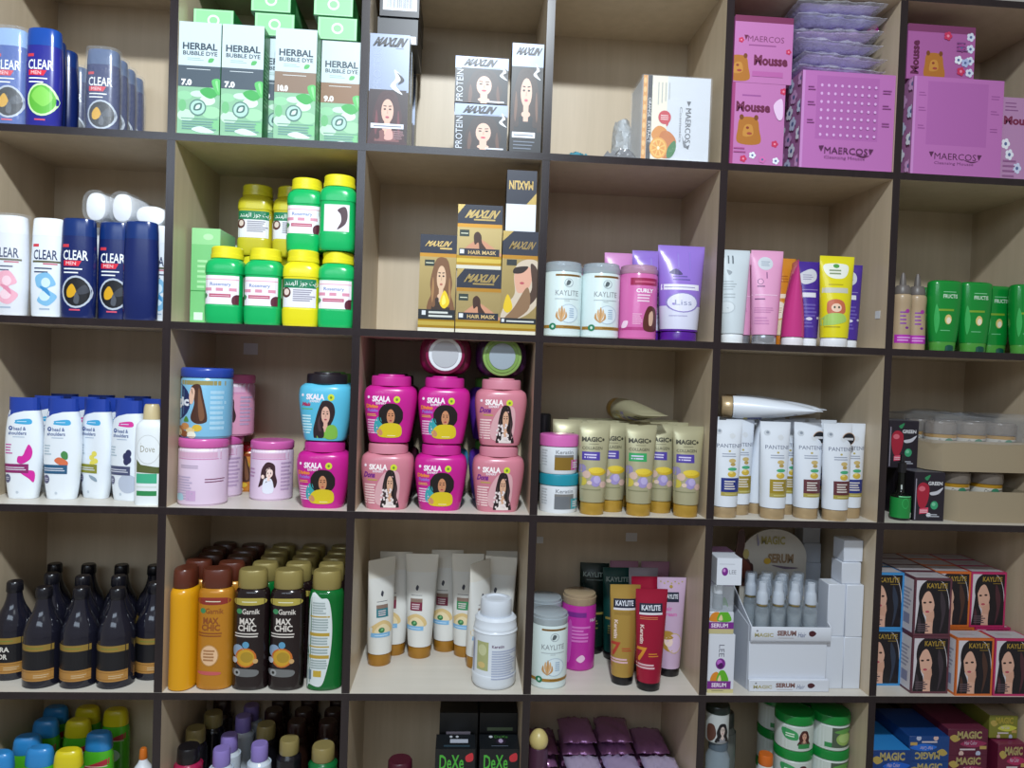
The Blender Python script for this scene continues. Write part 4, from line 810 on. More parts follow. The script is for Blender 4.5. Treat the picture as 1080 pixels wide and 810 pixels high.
# ---------------------------------------------------------------- drum jars
def kdrum(key, w, h, body, lid, art, lidh=.135):
    r = w/2; R = [(0, r*.93, r*.93), (.004, r*.97, r*.97), (h*.03, r*.985, r*.985), (h*.82, r*.985, r*.985), (h*(1-lidh)-.004, r*.97, r*.97), (h*(1-lidh)+.003, r*.9, r*.9)]
    b = MB(); loft(b, R, m(body, .25), 40); press(b, art, onloft(R, w, 0, h))
    l = MB(); loft(l, [(h*(1-lidh), r*.98, r*.98), (h*(1-lidh)+.002, r, r), (h*.965, r, r), (h*.985, r*.985, r*.985), (h, r*.94, r*.94)], m(lid, .25), 40)
    K[key] = [('jar_body', b.mesh(key), []), ('screw_lid', l.mesh(key+'l'), [])]; K[key+'#'] = (w, h, w)
def girl(a, x, y, s):
    """a printed cartoon girl with long dark hair"""
    H = ink('#3a2028'); a.C([(x-s*.1, y-s), (x+s*.42, y-s*.8), (x+s*.5, y-s*.1), (x+s*.62, y+s*.5), (x+s*.45, y+s*.95), (x+s*.2, y+s*.4), (x-s*.3, y+s*.6), (x-s*.75, y+s*.9), (x-s*.62, y+s*.3), (x-s*.5, y-s*.5)], H)
    a.C([(x-s*.3, y+s*.25), (x+s*.25, y+s*.3), (x+s*.35, y+s*1.25), (x-s*.4, y+s*1.25)], ink('#dfe2ee')); a.P([(x-s*.08, y+s*.1), (x+s*.12, y+s*.1), (x+s*.12, y+s*.4), (x-s*.08, y+s*.4)], ink('#eccfc4'))
    a.E(x+s*.05, y-s*.2, s*.27, s*.38, ink('#f0d6cc')); a.C([(x-s*.3, y-s*.1), (x-s*.22, y-s*.65), (x+s*.1, y-s*.75), (x+s*.35, y-s*.4), (x+s*.05, y-s*.5), (x-s*.12, y-s*.3), (x-s*.2, y+s*.3)], H)
    a.E(x-s*.04, y-s*.17, s*.035, s*.07, H, 8); a.E(x+s*.17, y-s*.17, s*.035, s*.07, H, 8); a.E(x+s*.07, y+s*.02, s*.06, s*.025, ink('#c2586a'), 8); a.E(x-s*.42, y+s*.1, s*.13, s*.16, ink('#f0d6cc'), 10)
def pinkart(back):
    a = Art((75, 467, 278, 745)); a.R(75, 505, 280, 522, ink('#ead8e6')); a.R(75, 522, 280, 545, ink('#dcb0cc')); a.R(75, 548, 280, 552, ink('#d08cb8'))
    if back: a.L(110, 574, 190, 590, 2, ink('#b6a4bc'), .6, .4); a.L(85, 620, 180, 720, 9, ink('#b9a8c6'), .55, .3); a.R(138, 680, 180, 722, ink('#c9a6cc')); a.C([(90, 700), (120, 695), (125, 720), (92, 722)], ink('#a9cfe0')); a.L(214, 628, 275, 650, 2, ink('#7a3a5c'), .35, .1)
    else: girl(a, 185, 625, 62); a.L(84, 590, 120, 640, 3, ink('#b58ab0'), .4, .2); a.L(238, 560, 275, 700, 8, ink('#b9a0c0'), .5, .2)
    return a
PW, PH = size(184.5, 236, 500, 461, .05, z)
kdrum('pink_drum', PW, PH, '#dcc6dc', '#cf62a8', pinkart(False)); kdrum('pink_drum_back', PW, PH, '#dcc6dc', '#cf62a8', pinkart(True)); kdrum('pink_drum_rose', PW, PH*.97, '#d898b4', '#c9628e', pinkart(False))
def gicart(bg, red=False):
    a = Art((78, 185, 285, 462)); a.R(75, 235, 290, 252, ink('#9a8f5a' if not red else '#8a3a1a')); a.clip(75, 222, 290, 462)
    if not red: a.E(70, 320, 78, 75, ink('#1a2c60')); a.L(225, 270, 275, 430, 8, ink('#a8d0e6'), .6, .2)
    else: a.E(110, 330, 110, 80, ink('#b8902a')); a.E(120, 330, 90, 60, ink('#7a3a1c'))
    a.C([(150, 262), (185, 250), (200, 300), (216, 380), (205, 400), (172, 402), (150, 380), (165, 320)], ink('#4a2c22')); a.C([(182, 262), (192, 300), (206, 375), (188, 390), (180, 330)], ink('#7a5138')); a.C([(142, 290), (152, 262), (166, 275), (160, 320), (146, 325)], ink('#e3b9a2'))
    a.T('gic', 76, 300, 142, 346, ink('#e4e8f0'), .03)
    for x, y, c in ((100, 428, '#a8683a'), (125, 415, '#c98a50'), (150, 432, '#e3cc9a'), (178, 420, '#d8b43a'), (120, 445, '#8a4f2c'), (155, 448, '#f0ead8'), (90, 440, '#d8c79a')): a.E(x, y, 20, 14, ink(c), 12)
    a.C([(118, 395), (130, 375), (142, 395)], ink('#4f8a3a')); a.clip(); return a
BW, BH = size(185, 239, 425, 388, .05, z+PH); kdrum('blue_drum', BW, BH, '#7fb8d8', '#2a45a0', gicart('')); kdrum('red_drum', BW*.95, BH*.93, '#c07a2c', '#c02230', gicart('', True))
dr = lambda k, lab, l, r, ym, Y, zz=z, **q: place(k, 'hair_cream_jar', lab, 'jar', l, r, ym, Y, zz, c=.045, **q)
dr('pink_drum_back', 'pale pink jar turned to its small print, under the blue-lidded jar', 184.5, 236, 500, .012)
dr('blue_drum', 'blue-lidded jar with long brown hair and nuts on its label', 185.5, 239, 425, .012, z+PH+.0005)
dr('pink_drum', 'pale pink jar behind the small-print jar, bottom level', 214, 257, 500, .112, sc_=.97)
dr('pink_drum_rose', 'rose pink jar stacked at the back beside the blue-lidded jar', 222, 266, 425, .115, z+PH*.97+.0005)
dr('red_drum', 'gold jar with red lid at the back between pink jars', 236, 272, 500, .165, sc_=.8)
dr('pink_drum', 'pale pink jar with long-haired girl standing alone in front', 264, 309.5, 485, .08, sc_=.93)
tg('small price sticker on the back panel above the pink jars', 257, 362, 272, 374, DEP, )
# ---------------------------------------------------------------- broad-shouldered 1 kg jars
SW, SH = size(437, 492, 500, 468, .055, z)
def jarcore(w, h):
    r = w/2; q = .80
    prof = [(0, .72), (.015, .77), (.2, .86), (.45, .955), (.62, 1.), (.73, .99), (.80, .94), (.835, .84), (.85, .78)]
    return smooth([(h*t, r*k, r*k*(q if k > .8 else q+.08*(1-(k-.7)/.1 if k < .8 else 0)), 2.9) for t, k in prof], 3)
def kskala(key, body, lid, art, insert='#b9bcc2', rim=None, w=None, h=None):
    w = w or SW; h = h or SH; R = jarcore(w, h); b = MB(); loft(b, R, m(body, .28), 40)
    if art: press(b, art, onloft(R, w, 0, h))
    k = w*.375; l = MB(); loft(l, [(h*.852, k*.98, k*.98), (h*.856, k, k), (h*.965, k, k), (h*.99, k*.98, k*.98), (h, k*.93, k*.93)], m(lid, .3), 36)
    ins = MB(); loft(ins, [(h+.0002, k*.68, k*.68), (h+.003, k*.66, k*.66), (h+.0032, k*.58, k*.58)], m(insert, .3), 30)
    if rim: loft(ins, [(h+.0001, k*.84, k*.84), (h+.0016, k*.82, k*.82)], m(rim, .3), 30)
    K[key] = [('jar_body', b.mesh(key), []), ('screw_lid', l.mesh(key+'l'), [('lid_insert', ins.mesh(key+'i'), [])])]; K[key+'#'] = (w, h, w*.80)
def skart(v):
    a = Art((278, 475, 490, 745)); W_ = ink('#f2e6ee')
    a.T('SKALA', 318, 556, 390, 580, W_ if v != 'rose' else ink('#f6ecec'), .03); a.T('EXPERT', 333, 582, 374, 590, W_, .02); a.E(303, 562, 5, 6, W_, 8)
    a.E(415, 569, 13, 14, ink('#c9d42e')); a.E(415, 569, 5, 6, ink('#6a8a2a'), 8)
    if v == 'mag':
        a.T('Divino', 294, 590, 342, 606, ink('#f0902e'), .03); a.T('Potinho', 300, 608, 342, 622, ink('#9a7ad8'), .02); a.L(298, 628, 345, 640, 2, ink('#f0c03a'), .4)
        a.L(300, 650, 342, 712, 6, ink('#ecc0dc'), .55, .2); a.C([(330, 660), (350, 640), (362, 690), (350, 715), (328, 700)], ink('#35a0a8')); a.woman(345, 585, 440, 722, '#1c1516', '#c98a64', '#d8c022', None, None, 'afro', lips='#a83048'); a.C([(350, 722), (345, 690), (370, 668), (420, 668), (436, 690), (425, 722)], ink('#d8c022'))
        a.C([(352, 690), (338, 700), (352, 718), (362, 708)], ink('#c98a64')); a.L(380, 712, 412, 722, 1, ink('#efe0a8'), .3, 0)
    if v == 'rose':
        a.T('Dona', 296, 588, 346, 612, ink('#7a2a86'), .03, 0, .1); a.L(312, 616, 352, 626, 1, ink('#b9a83a'), .4); a.L(300, 636, 348, 722, 8, ink('#f0cfcf'), .55, .2); a.C([(352, 722), (345, 660), (380, 590), (430, 585), (440, 640), (425, 722)], ink('#d9a8ae')); a.woman(365, 575, 438, 735, '#241a1c', '#d8a98c', '#e8dcd8', None, '#4a3638', 'long')
        rs = random.Random(4)
        for _ in range(26): a.E(rs.uniform(366, 412), rs.uniform(655, 728), 4, 5, ink('#e8dada'), 7)
    if v == 'blue':
        a.T('Mais', 300, 590, 338, 606, ink('#b02a5a'), .03, 0, .1); a.L(300, 612, 345, 622, 1, ink('#5fb86a'), .4); a.L(300, 640, 342, 720, 7, ink('#c8ecf4'), .55, .2); a.woman(345, 578, 445, 735, '#2c1e22', '#e0b09c', '#7fb648', None, '#4a343a', 'side'); a.C([(395, 735), (400, 690), (425, 680), (440, 700), (436, 735)], ink('#7fb648'))
    return a
kskala('sk_mag', '#c21f8c', '#c42a90', skart('mag'), '#c42a90'); kskala('sk_rose', '#c97c8c', '#cf8496', skart('rose'), '#cf8496'); kskala('sk_blue', '#58b8d8', '#201a22', skart('blue'), '#201a22')
kskala('sk_purple', '#5a2a98', '#6aa84a', None, '#6aa84a'); kskala('sk_dark', '#3a1424', '#241c22', None, '#241c22'); kskala('sk_wine', '#6a1038', '#7a1440', None, '#b4b6bc', '#d9dce2'); kskala('sk_plum', '#34143c', '#86a85c', None, '#98a4ae', '#78984e'); kskala('sk_aqua', '#58b8d8', '#6aa84a', None, '#6aa84a')
sk = lambda k, lab, l, r, ym, Y, zz=z, **q: place(k, 'hair_mask_jar', lab, 'jar', l, r, ym, Y, zz, c=.04, **q)
sk('sk_mag', 'magenta jar supporting the sky-blue jar by the divider', 314.5, 369, 500, .012)
sk('sk_blue', 'sky-blue jar with black lid stacked on a magenta jar', 317, 371, 435, .012, z+SH+.0035)
sk('sk_dark', 'dark jar hidden behind the magenta jar under the blue one', 325, 366, 500, .12); sk('sk_aqua', 'jar with a green lid showing behind the sky-blue jar', 330, 370, 430, .12, z+SH+.0035)
sk('sk_rose', 'rose jar with patterned dress at bottom of the outer column', 380.5, 436.5, 505, .012); sk('sk_mag', 'magenta jar at the bottom between two rose jars', 437, 492, 505, .014); sk('sk_rose', 'rose jar with patterned dress at bottom by the dark divider', 497, 553, 505, .012)
t2 = z+SH+.0036
sk('sk_mag', 'magenta jar stacked on the outer rose jar', 384, 439.5, 435, .012, t2); sk('sk_mag', 'magenta jar stacked on another magenta jar, mid column', 441, 495, 435, .016, t2); sk('sk_rose', 'rose jar stacked on another rose jar, under the green-ringed lid', 501, 554.5, 437, .012, t2)
for i, (l, r, kk) in enumerate(((396, 441, 'sk_dark'), (440, 486, 'sk_aqua'), (488, 533, 'sk_purple'))):
    nm = ('dark', 'blue', 'purple')[i]
    sk(kk, nm+' jar in the back row standing on the shelf behind the front jars', l, r, 500, .125); sk((kk, 'sk_dark', 'sk_purple')[i], ('dark jar stacked behind the outer magenta jar', 'dark jar stacked behind the middle magenta jar', 'purple jar with green lid stacked behind the top rose jar')[i], l, r, 435, .125, t2)
t3 = t2+SH+.0035
for k, l, r, lab in (('sk_wine', 444, 494.5, 'wine-red jar lying with its silver-ringed lid facing out'), ('sk_plum', 503, 556, 'dark plum jar lying with its green-ringed lid facing out')):
    X = span(l, r, 382, .03)[0]; inst(k, 'hair_mask_jar', lab, 'jar', X, .03+SH, t3+SW*.40+.001, rx=math.pi/2)
# ---------------------------------------------------------------- small white jars and gold tubes
def kpot(key, lid, blk, tagc, w, h):
    r = w/2; a = Art((72, 410, 235, 573)); a.R(128, 500, 208, 556, foil(blk)); a.R(128, 492, 208, 502, ink('#7c7a78')); a.R(198, 512, 232, 556, ink(tagc)); a.L(204, 520, 228, 548, 3, ink('#e6e6ec'), .5); a.T('Keratin', 132, 472, 205, 488, ink('#8d9097'), .01); a.L(75, 470, 100, 540, 6, ink('#b5bac2'), .5, .2)
    R = [(0, r*.93, r*.93), (.003, r*.97, r*.97), (h*.68, r*.97, r*.97), (h*.71, r*.9, r*.9)]; b = MB(); loft(b, R, m('#e2e7ee', .25), 36); press(b, a, onloft(R, w, 0, h))
    l = MB(); loft(l, [(h*.712, r*.98, r*.98), (h*.72, r, r), (h*.96, r, r), (h*.985, r*.985, r*.985), (h, r*.94, r*.94)], m(lid, .3), 36); K[key] = [('jar_body', b.mesh(key), []), ('screw_lid', l.mesh(key+'l'), [])]; K[key+'#'] = (w, h, w)
w_, h_ = size(568, 609.5, 520, 499, .045, z); h_ = hgt(589, 499, .045, z)
kpot('pot_teal', '#1f8ca0', '#8a9098', '#35a8b8', w_, h_); kpot('pot_pink', '#d068b0', '#a8863c', '#d068b0', w_, h_)
place('pot_teal', 'treatment_jar', 'small white jar with teal lid, under the pink-lidded jar', 'jar', 568.5, 609.5, 520, .02, z, c=.038); place('pot_pink', 'treatment_jar', 'small white jar with pink lid on the teal-lidded jar', 'jar', 569, 610, 475, .02, z+h_+.0005, c=.038)
def magicart(tagc):
    a = Art((430, 373, 558, 742)); a.T('MAGIC', 442, 437, 522, 460, ink('#3c3a2c'), .03); a.E(528, 449, 5, 7, ink('#3c3a2c'), 8); a.L(470, 466, 510, 474, 1, ink('#6a6850'), .3, 0); a.T('COLLAGEN', 444, 482, 524, 496, ink('#4e4c3a'), .01)
    a.R(444, 506, 514, 545, ink(tagc)); a.L(452, 514, 506, 538, 2, ink('#cfc8e6'), .5, .2)
    for x, y, rx, ry, c in ((445, 585, 15, 20, '#8f86b0'), (505, 598, 36, 18, '#c9a82a'), (500, 591, 32, 14, '#ddc23a'), (462, 612, 15, 18, '#cdb0a2'), (448, 645, 15, 20, '#c8b84a'), (498, 642, 22, 26, '#9a8cc0'), (503, 634, 14, 18, '#b4a8d4'), (528, 658, 14, 16, '#d0b0a4'), (473, 650, 10, 10, '#d8c0b0')): a.E(x, y, rx, ry, ink(c), 14)
    a.L(440, 676, 520, 688, 1, ink('#8a8868'), .4, 0); return a
w_, h_ = size(661, 694, 495, 448, .03, z); GM = m('#b9b492', .28, .35); GC = m('#b8923a', .3, .25)
for k, c in (('magic_violet', '#4a3a98'), ('magic_green', '#2f9a58')): ktube(k, w_, h_, GM, magicart(c), GC, h_*.14, .78)
mg = lambda k, lab, l, r, Y, **q: tb(k, 'hair_mask_tube', lab, l, r, 495, Y, z, **q)
mg('magic_violet', 'gold tube with violet tag next to the small white jars', 611.5, 644, .012); mg('magic_violet', 'gold tube with violet tag between white jars tube and green-tag tube', 634, 662, .046); mg('magic_green', 'gold tube with the only green tag, in the front row', 661, 694, .01)
mg('magic_violet', 'gold tube with violet tag half behind the green-tag tube', 685, 714, .046, rz=-.1); mg('magic_violet', 'gold tube with violet tag nearest the lit divider', 712, 744, .008)
rs = random.Random(8)
mg('magic_violet', 'gold tube standing behind the pink-lidded jar', 584, 613, .10)
for i in range(4): mg('magic_violet', 'gold tube in the middle rank behind the front gold tubes', 622+28*i, 652+28*i, .098+.006*(i % 2), group='gold tubes in the middle rank')
for i in range(5): mg('magic_violet', 'gold tube in the last rank against the back panel', 600+29*i, 628+29*i, .165+.006*(i % 2), group='gold tubes in the last rank')
def lie(kind, lab, cx, cy, zc, rz, pitch=0.):
    h = K[kind+'#'][1]; return inst(kind, 'hair_mask_tube' if 'magic' in kind else 'conditioner_tube', lab, 'tube', cx-math.sin(rz)*h/2, cy+math.cos(rz)*h/2, zc, rx=math.pi/2+pitch, rz=rz)
mt_ = h_; lie('magic_violet', 'gold tube lying on top of the standing gold tubes', span(660, 678, 432, .10)[0], .105, z+mt_+.0245, .22, .02)
def kblk(): 
    b = MB(); loft(b, smooth([(0, .019, .019), (.004, .021, .021), (.13, .021, .021), (.15, .013, .013)], 2), m('#1c1a22', .25), 24); c = MB(); loft(c, [(.151, .015, .015), (.19, .015, .015), (.193, .012, .012)], m('#141318', .3), 24); K['blk'] = [('bottle_body', b.mesh('blk'), []), ('cap', c.mesh('blkc'), [])]; K['blk#'] = (.042, .193, .042)
kblk(); place('blk', 'hair_serum_bottle', 'dark bottle with black cap hidden behind the pink-lidded jar', 'bottle', 565, 584, 430, .16, z, c=.02)
# ---------------------------------------------------------------- white tubes with champagne caps
def pant(c):
    a = Art((437, 345, 552, 753)); N = ink('#5d6680'); a.T('PANTENE', 453, 456, 545, 474, N, .0); a.E(498, 490, 5, 5, ink('#b8a860'), 8); a.L(470, 498, 530, 520, 2, ink('#9aa2b4'), .4, .15); a.E(460, 398, 12, 14, ink('#c6ccd4'), 12); a.E(462, 396, 6, 7, ink('#8d96a2'), 8); a.C([(498, 415), (512, 405), (522, 420), (508, 432)], ink('#d5d9de'))
    for x, y, rx, ry, q in ((508, 535, 14, 10, '#c9b070'), (510, 552, 10, 8, '#b59a58'), (508, 574, 18, 8, '#4aa878'), (506, 598, 17, 14, '#d0b040'), (502, 590, 8, 6, '#e6d07a')): a.E(x, y, rx, ry, ink(q), 12)
    a.R(467, 616, 536, 682, ink(c)); a.L(478, 626, 526, 672, 4, ink('#d8d2cc'), .5, .3); a.R(467, 682, 536, 700, ink('#a89a4a')); a.L(480, 687, 526, 695, 1, ink('#d8d090'), .3, 0); return a
w_, h_ = size(844, 871, 495, 446, .03, z); CH = m('#b79e78', .3, .3); PT = m('#dfe5ee', .25)
for k, c in (('p_blue', '#1f2f7e'), ('p_gold', '#9a8420'), ('p_brown', '#5f2c34')): ktube(k, w_*1.17, h_, PT, pant(c), CH, h_*.115, .80)
def badge(o):
    mb = MB(); n = 24; R_ = w_*.26
    for r_, y_, mt in ((R_, -.0012, ink('#c9a890')), (R_*.9, -.0016, ink('#23252c'))): mb.add([(r_*math.cos(6.2832*i/n), y_, r_*math.sin(6.2832*i/n)) for i in range(n)], [list(range(n))], mt, True)
    mb.add([(-R_*.7, -.002, -.002), (R_*.7, -.002, -.002), (R_*.7, -.002, .003), (-R_*.7, -.002, .003)], [[0, 1, 2, 3]], ink('#d8dae0'), True)
    b = bpy.data.objects.new('round_sticker', mb.mesh('sticker')); COL.objects.link(b); b.parent = o; b.location = (w_*.36, -.0065, h_*.845); b.rotation_euler = (.16, 0, 0); b['label'] = 'round black sticker'
pn = lambda k, lab, l, r, Y, **q: tb(k, 'conditioner_tube', lab, l, r, 495, Y, z, **q)
pn('p_blue', 'white tube with blue label half hidden by the dark divider', 748, 777.5, .012); pn('p_gold', 'white tube with gold label second from the dark divider', 770, 797, .045, rz=.1); pn('p_brown', 'white tube turned aside between two gold-label tubes', 790, 810, .0625, rz=1.3)
pn('p_gold', 'white tube with gold label standing forward of its neighbours', 805, 837, .008); pn('p_gold', 'white tube with gold label seen through a narrow gap', 824, 850, .056)
badge(pn('p_brown', 'white tube with brown label, its black sticker overlapping the next', 841, 872, .02)); badge(pn('p_brown', 'white tube with brown label, standing in front with black sticker', 870, 905, .004, rz=.05)); pn('p_blue', 'white tube with blue label nearest the lit divider', 893, 925, .035)
for i in range(4): pn('p_blue', 'white tube in the middle rank behind the labelled front tubes', 756+34*i, 782+34*i, .122+.007*(i % 2), group='white tubes in the middle rank')
for i in range(4): pn('p_gold', 'white tube in the last rank against the back', 770+33*i, 796+33*i, .19+.007*(i % 2), group='white tubes in the last rank')
ph_ = h_
for i, (px, cy, rz_, up) in enumerate(((812, .062, 1.30, .0235), (818, .136, 1.34, .0235), (812, .210, 1.32, .0235))):
    X = span(px-5, px+5, 434, cy)[0]; lie(('p_blue', 'p_brown', 'p_gold', 'p_brown')[i], ['white tube lying across the standing tubes, nearest the front', 'white tube lying on the standing tubes, pointing to the lit divider', 'white tube lying at the back on the standing tubes', 'white tube topmost on the pile of lying tubes'][i], X, cy, z+ph_+up+.0015, rz_)
# ---------------------------------------------------------------- dark boxes, green bottle and trays of jars
a = Art((195, 535, 325, 720)); a.R(195, 535, 325, 720, ink('#241f2a')); a.T('GREEN', 254, 570, 315, 584, ink('#d8d8dc'), .02); a.C([(210, 590), (232, 574), (258, 590), (256, 640), (240, 672), (220, 668), (208, 630)], ink('#a82038')); a.E(228, 598, 14, 10, ink('#d86a7a')); a.C([(238, 556), (262, 545), (250, 566)], ink('#2f8a58')); a.C([(262, 612), (290, 606), (318, 592), (300, 616), (270, 622)], ink('#c9c9d2')); a.E(283, 660, 16, 16, ink('#3aa070')); a.E(280, 656, 8, 7, ink('#7ac8a0')); a.P([(220, 674), (258, 668), (258, 690), (220, 694)], ink('#d84a68')); a.L(222, 676, 255, 690, 2, ink('#f0c0ca'), .5, 0); a.E(260, 697, 10, 8, ink('#dfe2e8')); a.L(252, 692, 312, 706, 2, ink('#b9bcc6'), .5); a.R(200, 560, 204, 715, ink('#a09aa8'))
w_, h_ = size(963, 995, 520, 498, .03, z); GH = hgt(978, 498, .03, z); kcarton('green_box', w_, GH, .075, a, '#1c1a22', '#17151c', '#5a5c66')
place('green_box', 'hair_oil_box', 'black box with red pepper print, lower and nearer the trays', 'box', 963, 995, 520, .03, z)
place('green_box', 'hair_oil_box', 'black box hidden under the raised red pepper box', 'box', 944, 976, 520, .10, z); place('green_box', 'hair_oil_box', 'black box with red pepper print stacked higher behind the green bottle', 'box', 945, 977, 475, .09, z+GH+.0005)
def kgbot():
    w, h = size(941, 960.5, 530, 480, .02, z); r = w/2; R = smooth([(0, r*.85, r*.85), (.004, r, r), (h*.33, r, r), (h*.38, r*.9, r*.9), (h*.42, r*.45, r*.45), (h*.5, r*.34, r*.34), (h*.72, r*.30, r*.30)], 3)
    b = MB(); loft(b, R, [(h*.04, m('#0c1a14', .2)), (h*.345, m('#1f8a40', .25)), (9, m('#101412', .15))], 28); a = Art((105, 500, 183, 728)); a.RING(142, 668, 14, 18, ink('#2fae58'), ink('#1f8a40'), .85); a.L(118, 638, 170, 652, 1, ink('#5fc080'), .3, .1); a.R(166, 700, 176, 718, ink('#c8e0cc')); a.R(136, 606, 141, 622, ink('#c8d0cc')); press(b, a, onloft(R, w, 0, h))
    c = MB(); loft(c, [(h*.72, r*.42, r*.42), (h*.86, r*.42, r*.42), (h*.88, r*.25, r*.25), (h, r*.2, r*.2)], m('#1a1a1e', .3), 20); K['gbot'] = [('bottle_body', b.mesh('gbot'), []), ('cap', c.mesh('gbotc'), [])]; K['gbot#'] = (w, h, w)
kgbot(); place('gbot', 'hair_tonic_bottle', 'slim bottle with a bright green label beside the black boxes', 'bottle', 941, 960.5, 530, .022, z, c=.017)
def ktray(key, w, d, h, ch):
    mb = MB(); o = [(-w/2+ch, -d/2), (w/2, -d/2), (w/2, d/2), (-w/2, d/2), (-w/2, -d/2+ch*1.3)]; t = .002; n = 5
    cx = .0; ins = [(x*(1-2*t/w), y*(1-2*t/d)) for x, y in o]
    vs = [(x, y, 0) for x, y in o]+[(x, y, h) for x, y in o]+[(x, y, h) for x, y in ins]+[(x, y, t) for x, y in ins]
    fs = [[4, 3, 2, 1, 0]]+[[i, (i+1) % n, n+(i+1) % n, n+i] for i in range(n)]+[[n+i, n+(i+1) % n, 2*n+(i+1) % n, 2*n+i] for i in range(n)]+[[2*n+i, 2*n+(i+1) % n, 3*n+(i+1) % n, 3*n+i] for i in range(n)]+[[15, 16, 17, 18, 19]]
    mb.add(vs, fs, m('#a3947a', .7), True); K[key] = mb.mesh(key); K[key+'#'] = (w, h, d)
x1, x2 = at(996, 530, .03)[0], XD(6)-TV/2-.004; tw = x2-x1; thh = hgt(1030, 519, .02, z); ktray('tray', tw, .2, thh, .03)
TZ = z; inst('tray', 'cardboard_tray', 'lower brown cardboard tray holding clear-lidded jars', 'tray', x1+tw/2, .125, z)
def kgold():
    w, h = .066, thh+.036; r = w/2; R = [(0, r*.9, r*.9), (.004, r*.95, r*.95), (h*.72, r*.95, r*.95), (h*.74, r*.88, r*.88)]; b = MB(); loft(b, R, [(h*.66, m('#d3cfc4', .25)), (9, m('#c9982a', .25, .3))], 32)
    a = Art((0, 0, 100, 100)); a.E(50, 42, 14, 8, ink('#3f8a6a')); a.T('Onyx', 20, 36, 40, 48, ink('#5a5040')); a.L(62, 36, 95, 48, 2, ink('#7a7468'), .5); press(b, a, onloft(R, w, 0, h))
    l = MB(); loft(l, [(h*.742, r*.98, r*.98), (h*.76, r, r), (h*.96, r, r), (h*.965, r*.92, r*.92), (h, r*.9, r*.9)], m('#9a8f84', .12, .1, .7), 32); K['gold_jar'] = [('jar_body', b.mesh('gj'), []), ('screw_lid', l.mesh('gjl'), [])]; K['gold_jar#'] = (w, h, w); return h
gh = kgold()
def jarsin(x0, z0, y0, tier, d0):
    for j in range(2):
        for i in range(2 if j == 0 else 2):
            inst('gold_jar', 'hair_gel_jar', ('clear-lidded jar with gold ring in the %s tray, front pair' if j == 0 else 'clear-lidded jar with gold ring in the %s tray, rear pair') % tier, 'jar', x0+.062+i*.0745, y0+j*.076, z0+.0025, group='jars in the %s tray' % tier)
jarsin(x1-.01, z, .08, 'lower', 0)
x1b = at(978, 480, .06)[0]; twb = x2-x1b; ktray('tray2', twb, .2, thh, .02); zt = z+gh+.004
inst('tray2', 'cardboard_tray', 'upper brown cardboard tray under plastic film', 'tray', x1b+twb/2, .135, zt); 
for j in range(2):
    for i in range(3): inst('gold_jar', 'hair_gel_jar', 'clear-lidded jar with gold ring in the upper tray, '+('front row' if j == 0 else 'rear row'), 'jar', x1b+.043+i*.0685, .087+j*.072, zt+.0025, group='jars in the upper tray')
def kwrap(key, w, d, h, sd):
    rs = random.Random(sd); mb = MB(); nx, ny = 22, 12; vs = []
    for j in range(ny+1):
        for i in range(nx+1):
            x = 2*i/nx-1; y = 2*j/ny-1; x = math.copysign(abs(x)**.4, x); y = math.copysign(abs(y)**.4, y); e = max(abs(x), abs(y)); vs.append((w/2*x, d/2*y, h*(1-(.5 if e > .999 else 0))+(.006*math.sin(5*x+3*y)+.004*rs.random())*(1 if e < .9 else .2)))
    N = len(vs); vs += [(x, y, q-.0006) for x, y, q in vs]; f = [[j*(nx+1)+i, j*(nx+1)+i+1, (j+1)*(nx+1)+i+1, (j+1)*(nx+1)+i] for j in range(ny) for i in range(nx)]
    mb.add(vs, f+[[N+q for q in t[::-1]] for t in f], film('#e4e8ee', .08)); K[key] = mb.mesh(key, 25)
kwrap('film_sheet', twb+.004, .204, gh+.012, 5); fl = bpy.data.objects.new('plastic_film', K['film_sheet']); COL.objects.link(fl); fl.parent = bpy.data.objects['cardboard_tray.001']; fl.location = (0, 0, .004); fl['label'] = 'clear wrinkled film cover'
# ================================================================ row with its shelf tops in view
z = ZS[4]
def yfl(px, py, zz):
    d = _f*FPX + _r*(px-540) - _u*(py-405); t = (zz-CAM.z)/d.z; return (CAM+d*t).y
def kprof(key, w, h, prof, mt, art, cap, capmt, d=None, n=2., k=3, nm=('bottle_body', 'cap'), seg=32, extra=None):
    """a bottle from a profile [(share of height, share of half width)], its cap likewise"""
    r = w/2; q = (d or w)/w; R = smooth([(h*t, r*s, r*s*q, n) for t, s in prof], k); b = MB(); loft(b, R, mt, seg)
    if art: press(b, art, onloft(R, w, 0, h))
    c = MB(); loft(c, [(h*t, r*s, r*s*q, n) for t, s in cap], capmt, seg); K[key] = [(nm[0], b.mesh(key), []), (nm[1], c.mesh(key+'c'), [])]+(extra or []); K[key+'#'] = (w, h, d or w)
